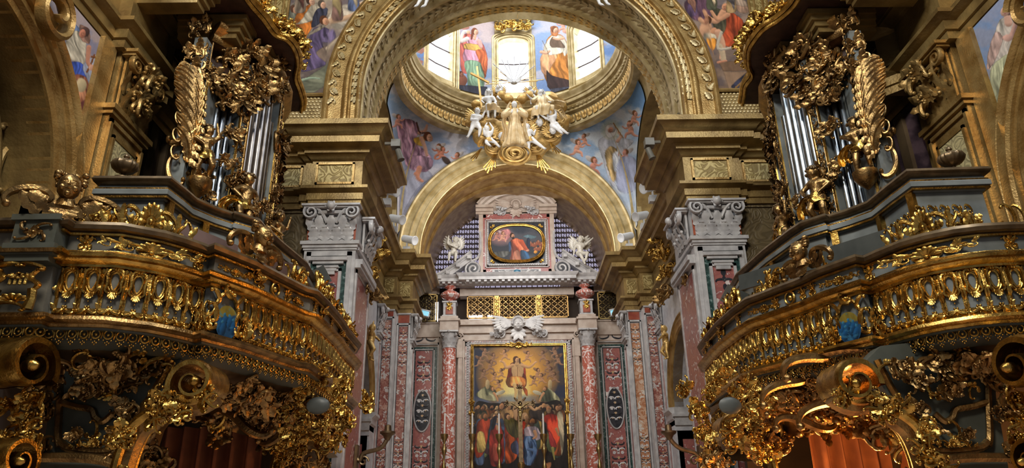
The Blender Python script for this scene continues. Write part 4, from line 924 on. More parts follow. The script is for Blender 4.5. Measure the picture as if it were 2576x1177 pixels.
def o_baluster(m):               # keyhole cartouche, width .5, y 0..1
    oval = [(.105 * math.sin(2 * PI * i / 20) * (1 + .25 * math.cos(2 * PI * i / 20)), .72 + .19 * math.cos(2 * PI * i / 20), .03) for i in range(20)]
    m.tube(oval, .03, 6, closed=True); m.tube([(x * 1.62, .72 + (y - .72) * 1.25, .015) for x, y, z in oval], .034, 6, closed=True)
    for x0, x1, a, b in ((-.26, -.19, 0, .97), (.19, .26, 0, .97), (-.2, .2, .0, .16)): m.box((x0, a, -.01), (x1, b, .025))
    for sg in (-1, 1):
        P = [(sg * .03, .97), (sg * .13, .95), (sg * .17, .82), (sg * .15, .66), (sg * .17, .52), (sg * .09, .46)]
        scroll(m, [tuple(p[:2]) for p in catmull(P, 4)], .042, .04, .3, 6, .7)
        m.tube([(sg * .235, .93, .02), (sg * .235, .62, .05), (sg * .225, .42, .06), (sg * .235, .36, .02)], [.028, .04, .045, .02], 6)
        leaf(m, (sg * .14, .60), PI / 2 - sg * 2.1, .2, .06, .4, sg * .5, 2, .03); leaf(m, (sg * .13, .85), PI / 2 - sg * 1.0, .15, .05, .3, sg * .7, 2, .04)
        scroll(m, fit(rot2(curl(1, 1.5, 16, 3), PI) if sg > 0 else mir(rot2(curl(1, 1.5, 16, 3), PI)), (sg * .12, .12, .21, .19)), .036, .035)
        m.tube([(sg * .25, .40, .0), (sg * .245, .25, .02), (sg * .25, .03, .01)], [.03, .022, .03], 6)
        leaf(m, (sg * .2, .08), PI / 2 - sg * .3, .2, .05, .3, -sg * .6, 2, .02)
    for a in (-.75, -.35, 0, .35, .75): leaf(m, (0, .48), -PI / 2 + a, .14, .04, .35, 0, 1, .05, 5, 2)
    m.ball((0, .30, .05), .022, 5); shell(m, (0, .04), .12, 10, 170, 5, .03)
def o_fringe(m):                 # ring with pendant beads; width 1, y -1..0
    m.tube([(.34 * math.cos(2 * PI * i / 14), -.42 + .34 * math.sin(2 * PI * i / 14), .06) for i in range(14)], .085, 6, closed=True)
    m.ball((0, -.42, .02), .15, 5, (1, 1, .6)); m.tube([(-.5, -.1, .05), (-.46, -.4, .12), (-.5, -.75, .05)], [.05, .07, .03], 5)
    for x, y in ((-.3, -.86), (0, -.98), (.3, -.86), (-.15, -1.08), (.15, -1.08), (0, -1.22)): m.ball((x, y, .05), .085, 4)
def o_pilcap(m):                 # bracket capital of balcony pilaster w 1, y 0..2.4
    for sg in (-1, 1):
        scroll(m, fit(rot2(curl(1, .6, 19, 3), .0) if sg > 0 else mir(curl(1, .6, 19, 3)), (sg * .26, 2.05, .5, .5)), .09, .08)
        scroll(m, [tuple(p[:2]) for p in catmull([(sg * .42, 1.9), (sg * .3, 1.5), (sg * .5, 1.15), (sg * .38, .9)], 4)], .08, .08)
        m.tube([(sg * .38, .95, .1), (sg * .42, .5, .12), (sg * .36, 0, .1)], [.1, .09, .12], 6)
    for x in (-.16, -.05, .06, .17): m.tube([(x, 1.75, .06), (x, 1.2, .08)], .04, 5)
    shell(m, (0, 1.75), .28, 200, 340, 5, .05); shell(m, (0, .35), .38, 0, 180, 7, .05); scroll(m, fit(curl(1, 2, 15, 3), (0, .12, .7, .35)), .07, .1)
def o_mask(m):                   # carved head on a swirl base; head height about .5
    m.ball((0, .42, .1), .17, 10, (.86, 1.1, .95))
    m.merge(face_mb((0, .42, .1), .17))
    for i in range(22):
        a = i * .62; rr = .17; m.ball((math.cos(a) * rr * .95, .50 + abs(math.sin(a * 1.3)) * .14, .06 - .1 * abs(math.sin(a))), .05, 5)
    for sg in (-1, 1):
        scroll(m, fit(curl(1, 1.5, 17, 3) if sg > 0 else mir(curl(1, 1.5, 17, 3)), (sg * .42, .22, .5, .42)), .06, -.02)
        leaf(m, (sg * .1, .1), PI / 2 - sg * .9, .36, .12, .25, -sg * .4, 3); leaf(m, (sg * .25, .05), PI / 2 - sg * 1.1, .34, .1, .2, sg * .5, 3)
    m.tube([(0, .30, .06), (0, .15, .04)], [.08, .14], 8); leaf(m, (0, .2), -PI / 2, .25, .18, .3, 0, 2, .08)
def face_mb(c, r):
    """nose, brow, eyes, lips, chin and ears set on a head of radius r looking along +z"""
    m = MB(); x, y, z = c; f = z + r * .86
    m.tube([(x, y + r * .25, f), (x, y - r * .05, f + r * .14), (x, y - r * .16, f + r * .16)], [r * .08, r * .11, r * .14], 6)
    for sg in (-1, 1):
        m.tube([(x + sg * r * .12, y + r * .26, f + r * .02), (x + sg * r * .4, y + r * .30, f - r * .08), (x + sg * r * .6, y + r * .18, f - r * .28)], r * .08, 5)
        m.ball((x + sg * r * .34, y + r * .10, f - r * .10), r * .13, 6, (1.3, .8, .7)); m.ball((x + sg * r * .42, y - r * .32, f - r * .26), r * .28, 6)
        m.ball((x + sg * r * .88, y, z), r * .17, 6, (.5, 1.3, 1))
    m.tube([(x - r * .2, y - r * .42, f - r * .03), (x, y - r * .40, f + r * .06), (x + r * .2, y - r * .42, f - r * .03)], [r * .05, r * .1, r * .05], 6)
    m.tube([(x - r * .15, y - r * .55, f - r * .05), (x + r * .15, y - r * .55, f - r * .05)], r * .07, 6); m.ball((x, y - r * .78, f - r * .18), r * .24, 6)
    return m
def o_console(m):                # big volute seen from its side, diameter about 1, width 1 along z
    sp = [(math.cos(a) * r, math.sin(a) * r) for a, r in ((-.4 + i * .26, .5 * (1 - i / 46.)) for i in range(40))]
    for k, z0, z1, w in ((0, -.5, .5, .11),):
        pass
    N = len(sp); prof = []
    for z, o in ((-.5, 0), (-.42, .05), (-.3, .02), (-.15, .05), (0, .02), (.15, .05), (.3, .02), (.42, .05), (.5, 0), (.5, -.10), (-.5, -.10)): prof.append((z, o))
    vs = []
    for i, (x, y) in enumerate(sp):
        r = math.hypot(x, y); ux, uy = x / r, y / r
        for z, o in prof: vs.append((x + ux * o * r * 2, y + uy * o * r * 2, z * (1 - .12 * i / N) + (.10 * i / N if z > 0 else 0)))
    k = len(prof); m.add(vs, [(i * k + j, i * k + (j + 1) % k, (i + 1) * k + (j + 1) % k, (i + 1) * k + j) for i in range(N - 1) for j in range(k)])
    m.ball((sp[-1][0], sp[-1][1], .5), .1, 6); m.ball((sp[-1][0], sp[-1][1], -.5), .1, 6)
def o_urn(m, flame=True):
    m.lathe([(.30, 0), (.30, .08), (.22, .12), (.10, .18), (.08, .26), (.16, .30), (.30, .36), (.42, .50), (.46, .62), (.42, .74), (.30, .80), (.12, .86), (.08, .94), (.12, 1.0), (.09, 1.08), (.02, 1.16)], n=40, gad=14, gamp=.14, gz=(.36, .78))
for nm, fn, mt in (('c_scroll', o_cscroll, 'gilding'), ('cresting', o_crest, 'gilding'), ('rinceau', o_rinceau, 'gilding'), ('palmette', o_small, 'gilding'), ('keyhole_cartouche', o_baluster, 'gilding'),
                   ('bead_fringe', o_fringe, 'gilding'), ('bracket_capital', o_pilcap, 'gilding'), ('mask', o_mask, 'gilding_old'), ('volute', o_console, 'gilding'), ('urn', o_urn, 'bronze_dark')):
    lib(nm, fn, mt)
for k in range(4): lib('foliage_%d' % k, lambda m, k=k: o_cluster(m, 10 + k), 'gilding')
for k in range(4): lib('old_foliage_%d' % k, lambda m, k=k: o_cluster(m, 30 + k, 14, 5, .5, .6), 'gilding_old')
lib('carved_drop', lambda m: [o_cluster_col(m)], 'gilding_old') if 0 else None
def o_wing(m):                   # big feathered acanthus ear of the organ case, y 0..1.9, opening to -x
    scroll(m, fit(rot2(curl(1, 1.0, 17, 4), -1.5), (0, .95, .62, 1.9)), .08, 0, .2)
    for i in range(9):
        t = i / 8; x = .20 + .06 * math.sin(PI * t); y = .36 + 1.25 * t; L = .62 + .26 * math.sin(PI * t)
        leaf(m, (x, y), 1.3 + .4 * t, L, .16, .35, 1.7, 4, .02 + .015 * i, 14, 8)
        if i % 2 == 0: scroll(m, [(q[0], q[1]) for q in fit(rot2(curl(1, 2.5, 14, 3), 2.2), (x - .30 - .1 * math.sin(PI * t), y + .1, .3, .24))], .026, .12, .5)
        leaf(m, (x, y), .1, .22, .07, .2, -1.2, 2, .05)
    scroll(m, fit(rot2(curl(1, 2.5, 16, 4), 2.4), (-.02, .18, .5, .5)), .06, .03)
lib('wing_foliage', o_wing, 'gilding_old')
def o_strip(m):                  # carved vertical strip, width .3, y 0..1
    for sg in (-1, 1): m.tube([(sg * .13, 0, .02), (sg * .13, 1, .02)], .018, 5)
    for i in range(6):
        y = .08 + i * .16; scroll(m, fit(rot2(curl(1, 1.5, 17, 3), i * PI), (0, y, .18, .15)), .02, .03); leaf(m, (0, y), .8 + i * 1.7, .12, .04, .3, .5, 1, .03, 5, 2)
        m.ball((0, y + .08, .05), .028, 5)
lib('carved_strip', o_strip, 'gilding_old')
# ---- capitals
def corinthian(m, w, h, face=True, n=None):
    """pilaster capital, width w (at shaft), height h, base at y=0, back plane z=0"""
    m.box((-w * .5, 0, 0), (w * .5, h * .9, .05 * w))
    for row, (y0, hh, k, of) in enumerate(((0, .38, 4, 0), (.05, .62, 3, 0))):
        for i in range(k):
            x = ((i + .5) / k - .5) * w * (1.02 if row == 0 else .8)
            leaf(m, (x, h * y0), PI / 2, h * hh, w * .13, .35, 0, 3, .06 * w, 9, 5); m.tube([(x - .05 * w, h * (y0 + hh), w * .14), (x + .05 * w, h * (y0 + hh), w * .14)], w * .035, 6)
    for sg in (-1, 1):
        c = fit(rot2(curl(1, .3, 22, 2.4), 0), (0, 0, 1, 1)); c = [(x, y) for x, y in c]
        N = 26; sp = [(sg * (w * .46) + math.cos(sg * a + (0 if sg > 0 else PI)) * r, h * .78 + math.sin(sg * a + (0 if sg > 0 else PI)) * r) for a, r in ((1.2 - i * .42, w * .17 * (1 - i / 30.)) for i in range(N))]
        m.tube([(x, y, w * .2 + .03 * w * i / N) for i, (x, y) in enumerate(sp)], [w * .032 * (1.2 - .5 * i / N) for i in range(N)], 6, up=(0, 0, 1), flat=1.6)
        m.tube([(sg * w * .1, h * .5, w * .1), (sg * w * .2, h * .75, w * .15), (sg * w * .34, h * .92, w * .2)], [w * .04, w * .04, w * .03], 6)
        leaf(m, (sg * w * .42, h * .3), PI / 2 - sg * .3, h * .35, w * .1, .5, -sg * .3, 2, .05 * w)
    ab = [(-.62, .88), (-.58, .94), (0, .92), (.58, .94), (.62, .88), (.62, 1.0), (-.62, 1.0)]
    m.box((-.62 * w, h * .90, 0), (.62 * w, h * .945, w * .25)); m.box((-.66 * w, h * .945, 0), (.66 * w, h, w * .30))
    m.ball((0, h * .93, w * .3), w * .1, 7); rosette(m, (0, h * .93), w * .14, w * .26, 6)
    m.tube([(-.3 * w, h * .80, w * .14), (.3 * w, h * .80, w * .14)], w * .05, 7)
def ctool(name, w, h, mt): return lib(name, lambda m: corinthian(m, w, h), mt, 45)
def round_capital(m, r, h):
    m.lathe([(r, 0), (r * 1.02, h * .2), (r * 1.1, h * .6), (r * 1.3, h * .86)], n=24); m.lathe([(r * 1.12, -.06 * h), (r * 1.12, .0), (r, .02)], n=24)
    for row, (y0, hh, k) in enumerate(((0, .36, 8), (.1, .58, 8))):
        for i in range(k):
            a = 2 * PI * (i + .5 * row) / k; q = MB(); leaf(q, (0, 0), PI / 2, h * hh, r * .36, .38, 0, 3, 0, 8, 5)
            m.merge(q, Matrix.Translation((0, 0, h * y0)) @ Matrix.Rotation(a + PI / 2, 4, 'Z') @ Matrix.Translation((0, -r * 1.02, 0)) @ Matrix.Rotation(PI / 2, 4, 'X'))
    for i in range(4):
        a = PI / 4 + i * PI / 2; q = MB(); sp = [(math.cos(t) * rr, math.sin(t) * rr) for t, rr in ((2 - k * .45, r * .3 * (1 - k / 24)) for k in range(20))]
        q.tube([(x, y, .0) for x, y in sp], r * .08, 6, up=(0, 0, 1), flat=1.8)
        m.merge(q, Matrix.Rotation(a, 4, 'Z') @ Matrix.Translation((r * 1.35, 0, h * .76)) @ Matrix.Rotation(PI / 2, 4, 'X'))
    m.box((-r * 1.45, -r * 1.45, h * .9), (r * 1.45, r * 1.45, h)); m.ball((0, -r * 1.45, h * .93), r * .22, 6)
def place(name, key, parent, o, n, sc=1., rot=0., up=(0, 0, 1), mt=None, **k):
    """instance of a library mesh at o, facing n"""
    N = Vector(n).normalized(); U = Vector(up); U = (U - N * U.dot(N)).normalized(); X = U.cross(N)
    if rot: q = Matrix.Rotation(rot, 3, N); X = q @ X; U = q @ U
    if hasattr(sc, '__len__'): X = X * sc[0]; U = U * sc[1]; N = N * sc[2]; sc = 1.
    ob = link(name, LIB[key] if isinstance(key, str) else key, parent, frame_matrix(o, X, U, N, sc)); return tag(ob, **k)
# ================================================================ FIGURES
def cap(m, p, q, r0, r1=None, n=9):
    r1 = r0 if r1 is None else r1; p, q = Vector(p), Vector(q); d = q - p; L = d.length
    if L < 1e-6: return m.ball(p, r0, 7)
    d /= L; pts = []; rad = []
    for i in range(4): a = -PI / 2 + i * PI / 8; pts.append(p + d * math.sin(a) * r0); rad.append(max(1e-4, math.cos(a) * r0))
    for i in range(5): t = i / 4; pts.append(p + d * L * t); rad.append(r0 + (r1 - r0) * t)
    for i in range(1, 5): a = i * PI / 8; pts.append(q + d * math.sin(a) * r1); rad.append(max(1e-4, math.cos(a) * r1))
    return m.tube(pts, rad, n)
def remesh(name, mb, voxel, mt, it=3, fac=.5):
    me = mb.mesh(name, None); o = bpy.data.objects.new('_tmp', me); COL.objects.link(o)
    a = o.modifiers.new('r', 'REMESH'); a.mode = 'VOXEL'; a.voxel_size = voxel
    b = o.modifiers.new('s', 'SMOOTH'); b.iterations = it; b.factor = fac
    dg = bpy.context.evaluated_depsgraph_get(); out = bpy.data.meshes.new_from_object(o.evaluated_get(dg))
    out.name = name; bpy.data.objects.remove(o); bpy.data.meshes.remove(me); out.materials.clear(); out.materials.append(M_[mt]); out.shade_smooth()
    return out
def hand(m, w, d, s, curlv=(0, 0, 1), k=1.):
    """palm, four bent fingers and a side thumb; w wrist, d direction, s finger size"""
    w, d = Vector(w), Vector(d).normalized(); c = Vector(curlv); c = (c - d * c.dot(d)).normalized(); x = d.cross(c)
    cap(m, w, w + d * s * .9, s * .42, s * .5)
    for i, L in enumerate((.85, 1., .95, .75)):
        b = w + d * s * 1.15 + x * s * (i - 1.5) * .3; k1 = b + d * s * L * .55 + c * s * .1; k2 = k1 + (d * .7 + c * .7) * s * L * .5
        cap(m, b, k1, s * .17, s * .15, 6); cap(m, k1, k2, s * .15, s * .12, 6)
    b = w + d * s * .35 + x * s * .5; cap(m, b, b + (x * .7 + d * .6) * s * .5, s * .18, s * .15, 6); cap(m, b + (x * .7 + d * .6) * s * .5, b + (x * .6 + d * 1.3) * s * .75, s * .15, s * .12, 6)
def foot(m, a, t, s):
    a, t = Vector(a), Vector(t); d = (t - a).normalized(); cap(m, a, a + (t - a) * .65, s * .75, s * .7); cap(m, a - d * s * .3, a, s * .6, s * .75)
    side = d.cross(Vector((0, 1, 0))); side = side.normalized() if side.length > 1e-3 else Vector((1, 0, 0))
    for i in range(5): b = a + (t - a) * .7 + side * s * (i - 2) * .33; cap(m, b, b + (t - a) * (.38 - .03 * i), s * .24, s * .18, 6)
def body(child=True, pel=(0, .46, 0), chest=(0, .68, 0), head=(0, .88, .02), look=(0, 0, 1), eL=(.2, .62, .05), hL=(.22, .5, .12), eR=(-.2, .62, .05), hR=(-.22, .5, .12),
         kL=(.08, .25, .04), aL=(.08, .05, 0), kR=(-.08, .25, .04), aR=(-.08, .05, 0), fL=None, fR=None, arms=True, legs=True, wave=0., handdir=None):
    m = MB(); c = 1. if child else .72; pel, chest, head = Vector(pel), Vector(chest), Vector(head)
    up = (chest - pel).normalized(); sx = Vector((1, 0, 0)); sx = (sx - up * sx.dot(up)).normalized(); fw = sx.cross(up)
    cap(m, pel - sx * .045, pel + sx * .045, .088 * c + .01, None); cap(m, pel, chest, .085 * c, .1 * c); cap(m, pel + fw * .025 + up * .06, pel + fw * .03 + up * .1, .07 * c)
    cap(m, chest - sx * .07 + up * .02, chest + sx * .07 + up * .02, .078 * c + .01); nb = chest + up * .08
    cap(m, nb, head, .042 * c + .006, .04 * c)
    hr = .098 if child else .066
    H = Vector(look).normalized(); X = Vector((0, 1, 0)).cross(H).normalized(); Y = H.cross(X); q = MB(); q.ball((0, 0, 0), hr, 12, (.86, 1.12, .98)); q.merge(face_mb((0, 0, 0), hr))
    m.merge(q, Matrix(((X[0], Y[0], H[0], head[0]), (X[1], Y[1], H[1], head[1]), (X[2], Y[2], H[2], head[2]), (0, 0, 0, 1))))
    for sg, e, h in ((1, eL, hL), (-1, eR, hR)):
        if not arms: break
        s0 = chest + sx * sg * .115 * (1 if child else .95) + up * .035; e, h = Vector(e), Vector(h)
        cap(m, s0, e, .05 * c + .004, .036 * c + .003); cap(m, e, h, .037 * c + .003, .024 * c + .003); hand(m, h, (h - e) if handdir is None else handdir, .036 * (1 if child else .85), fw)
    for sg, k, a, f in ((1, kL, aL, fL), (-1, kR, aR, fR)):
        if not legs: break
        h0 = pel + sx * sg * .06 - up * .01; k, a = Vector(k), Vector(a)
        cap(m, h0, k, .075 * c + .006, .048 * c + .004); cap(m, k, k + (a - k) * .4, .05 * c + .003, .046 * c + .004); cap(m, k + (a - k) * .4, a, .046 * c + .003, .026 * c + .004)
        foot(m, a, Vector(f) if f else a + Vector((sg * .02, -.03, .11)), .032 * (1 if child else .95))
    return m, (head, H, hr, X, Y)
def hair_curls(hd, seed=1, n=40, long=False, r=.024, beard=False):
    head, H, hr, X, Y = hd; m = MB(); rs = random.Random(seed)
    for i in range(n):
        a = rs.uniform(0, 2 * PI); e = rs.uniform(-.1, 1.3); d = X * math.cos(a) * math.cos(e) + H * math.sin(a) * math.cos(e) * .98 + Y * (math.sin(e) * 1.0)
        if d.dot(H) > .55 and d.dot(Y) < .72: continue
        m.ball(head + d * hr * 1.06, rs.uniform(.7, 1.1) * r, 5)
    if long:
        for sg in (-1, 1):
            for k in range(4):
                b = head + X * sg * hr * (.75 + .1 * k) - H * hr * .2 * k + Y * hr * .4
                m.tube([b, b - Y * hr * 1.2 + X * sg * hr * .2, b - Y * hr * 2.2 + X * sg * hr * .1, b - Y * hr * 3.0 + X * sg * hr * .4], [r * .9, r, r * .8, r * .4], 6)
    if beard:
        for k in range(14): b = head - Y * hr * .75 + H * hr * .65 + X * hr * rs.uniform(-.5, .5); m.tube([b, b - Y * hr * rs.uniform(.6, 1.3) + H * hr * .2], [r * .7, r * .3], 5)
    return m
def wings(m, c, s, spread=1., up=.5):
    for sg in (-1, 1):
        for i in range(8):
            a = PI / 2 - sg * (.35 + .20 * i) * spread; q = leaf(m, (c[0] + sg * .04, c[1]), a, s * (1.0 - .07 * i), s * .11, -.05, -sg * .5, 1, c[2] - .01 * i, 8, 2)
        for i in range(5):
            a = PI / 2 - sg * (.3 + .26 * i) * spread; leaf(m, (c[0] + sg * .03, c[1]), a, s * (.55 - .03 * i), s * .1, 0, -sg * .4, 1, c[2] + .03, 6, 2)
def robe(m, pts, rad, k=9, amp=.14, n=56, seed=0, ph=2.):
    """folded cloth around a spine: pts centres, rad (rx,rz)"""
    P = catmull(pts, 6); R = catmull([tuple(r) + (0,) for r in rad], 6); N = len(P); rs = random.Random(seed); o1, o2 = rs.uniform(0, 6), rs.uniform(0, 6)
    vs = []
    for i in range(N):
        t = i / (N - 1)
        for j in range(n):
            a = 2 * PI * j / n; f = 1 + amp * (.35 + .65 * t) * (math.sin(k * a + o1 + ph * t) * .6 + .4 * math.sin((k * 1.7) // 1 * a + o2 - ph * t) + .25 * math.sin(3 * a + 6 * t))
            vs.append((P[i][0] + R[i][0] * math.cos(a) * f, P[i][1] + amp * .1 * math.sin(3 * a + o2), P[i][2] + R[i][1] * math.sin(a) * f))
    m.add(vs, [(i * n + j, i * n + (j + 1) % n, (i + 1) * n + (j + 1) % n, (i + 1) * n + j) for i in range(N - 1) for j in range(n)])
    m.add([], []); return m
def cloth(m, pts, w, amp=.3, k=5, nu=26, nv=14, zdir=(0, 0, 1), seed=0):
    """flying ribbon of cloth along pts"""
    P = catmull(pts, 5); N = len(P); z = Vector(zdir); vs = []
    for i in range(N):
        a = Vector(P[max(0, i - 1)]); b = Vector(P[min(N - 1, i + 1)]); d = (b - a).normalized(); x = d.cross(z)
        x = x.normalized() if x.length > .1 else Vector((1, 0, 0)); u = x.cross(d); t = i / (N - 1)
        ww = w[0] + (w[1] - w[0]) * t
        for j in range(nv + 1):
            s = j / nv * 2 - 1; vs.append(Vector(P[i]) + x * s * ww + u * amp * ww * math.sin(k * s + 3 * t + seed))
    m.add(vs, [(i * (nv + 1) + j, (i + 1) * (nv + 1) + j, (i + 1) * (nv + 1) + j + 1, i * (nv + 1) + j + 1) for i in range(N - 1) for j in range(nv)])
FIG = {}
def putto(key, mt, hmt, wmt=None, voxel=.011, seed=1, sash=None, **k):
    m, hd = body(True, **k); parts = {'body': remesh(key + '_body', m, voxel, mt)}
    parts['hair'] = hair_curls(hd, seed).mesh(key + '_hair', M_[hmt])
    if wmt: w = MB(); c = k.get('chest', (0, .68, 0)); wings(w, (c[0], c[1] + .04, c[2] - .1), .42); parts['wing'] = w.mesh(key + '_wings', M_[wmt])
    if sash:
        s = MB(); p = k.get('pel', (0, .46, 0)); robe(s, [(p[0], p[1] + .06, p[2]), (p[0] - .02, p[1] - .02, p[2]), (p[0] + .01, p[1] - .10, p[2])], [(.105, .1), (.13, .12), (.15, .12)], 7, .12, 40, seed)
        cloth(s, [(p[0] - .1, p[1], p[2] + .08), (p[0] - .2, p[1] + .02, p[2] + .02), (p[0] - .3, p[1] - .08, p[2] - .05), (p[0] - .28, p[1] - .22, p[2] - .05)], (.05, .09), .4); parts['sash'] = s.mesh(key + '_sash', M_[sash])
    FIG[key] = parts; return parts
def put_fig(name, key, label, cat, o, n, sc, up=(0, 0, 1), group=None, rot=0., only=None):
    N = Vector(n).normalized(); U = Vector(up); U = (U - N * U.dot(N)).normalized(); X = U.cross(N)
    if rot: q = Matrix.Rotation(rot, 3, N); X = q @ X; U = q @ U
    t = thing(name, label, cat, tuple(o), group); M = frame_matrix(o, X, U, N, sc)
    bd = None
    for pn, me in FIG[key].items():
        o_ = link(pn, me, bd if pn == 'hair' and bd else t, M)
        if pn == 'body': bd = o_
    return t
# ================================================================ MARBLE PIERS, CHANCEL PANELS, ALTAR
def lbox(mb, fr, a0, a1, b0, b1, d0, d1): return mb.prism([(a0, b0), (a1, b0), (a1, b1), (a0, b1)], fr, d0, d1)
def border(mb, fr, a0, a1, b0, b1, w, d0, d1):
    lbox(mb, fr, a0, a1, b0, b0 + w, d0, d1); lbox(mb, fr, a0, a1, b1 - w, b1, d0, d1); lbox(mb, fr, a0, a0 + w, b0, b1, d0, d1); lbox(mb, fr, a1 - w, a1, b0, b1, d0, d1)
def loc(fr, a, b, d): return V(*fr[0]) + V(*fr[1]) * a + V(*fr[2]) * b + V(*fr[3]) * d
def frm(fr, a=0, b=0, d=0, sc=1.): return frame_matrix(loc(fr, a, b, d), fr[1], fr[2], fr[3], sc)
def band(m, pts, r, z=.0, flat=.35, taper=.5):
    N = len(pts); m.tube([(x, y, z) for x, y in pts], [r * (taper + (1 - taper) * math.sin(PI * (i + .5) / N)) for i in range(N)], 5, flat=flat, up=(0, 0, 1))
def disc(m, x, y, r, z=0., sx=1., sy=1., n=12):
    m.add([(x + r * sx * math.cos(2 * PI * i / n), y + r * sy * math.sin(2 * PI * i / n), z) for i in range(n)] + [(x + r * sx * math.cos(2 * PI * i / n), y + r * sy * math.sin(2 * PI * i / n), z - .02) for i in range(n)], [tuple(range(n))] + [(i, (i + 1) % n, n + (i + 1) % n, n + i) for i in range(n)])
def flower(m, x, y, r, z=0.):
    for i in range(5): disc(m, x + r * .6 * math.cos(i * 1.257), y + r * .6 * math.sin(i * 1.257), r * .45, z + .001 * i)
def intarsia(parent, fr, w, h, b0, dense=1., sym=True, seed=0, spots=True, z=.012):
    """symmetrical inlaid scrollwork climbing a panel of width w from height b0 over h"""
    wh, bk, oc = MB(), MB(), MB(); rs = random.Random(seed); y = b0 + w * .5; top = b0 + h; u = w * .5
    while y < top - w * .4:
        for sg in (-1, 1):
            f = (lambda p: p) if sg > 0 else mir
            band(wh, fit(f(rot2(curl(1, 1.5, 17, 3), .5)), (sg * u * .42, y, u * .7, u * .9)), u * .085, z)
            band(bk, fit(f(rot2(curl(1, 1.5, 17, 3), 3.6)), (sg * u * .45, y + u * .75, u * .62, u * .7)), u * .10, z)
            disc(bk, sg * u * .75, y + u * .2, u * .12, z, 1, 1.5); disc(oc, sg * u * .45, y + u * .1, u * .13, z)
            if rs.random() < .6: flower(wh, sg * u * .5, y + u * 1.35, u * .2, z)
        disc(bk, 0, y + u * .05, u * .16, z, .8, 1.8); disc(oc, 0, y + u * .75, u * .18, z + .002, 1.2, .8); disc(wh, 0, y + u * 1.3, u * .12, z, 1.5, .8)
        y += u * 2.1 / dense
    M = frm(fr)
    for mb, mt, nm in ((wh, 'white_inlay', 'white_scrollwork'), (bk, 'black_inlay', 'dark_scrollwork'), (oc, 'ochre_inlay', 'ochre_scrollwork')): mb.obj(nm, M_[mt], parent, M)
ctool('pier_capital_mesh', 1.0, .82, 'white_marble'); ctool('small_capital_mesh', .62, .62, 'white_marble'); ctool('gold_capital_mesh', .9, 1.1, 'gold_stucco')
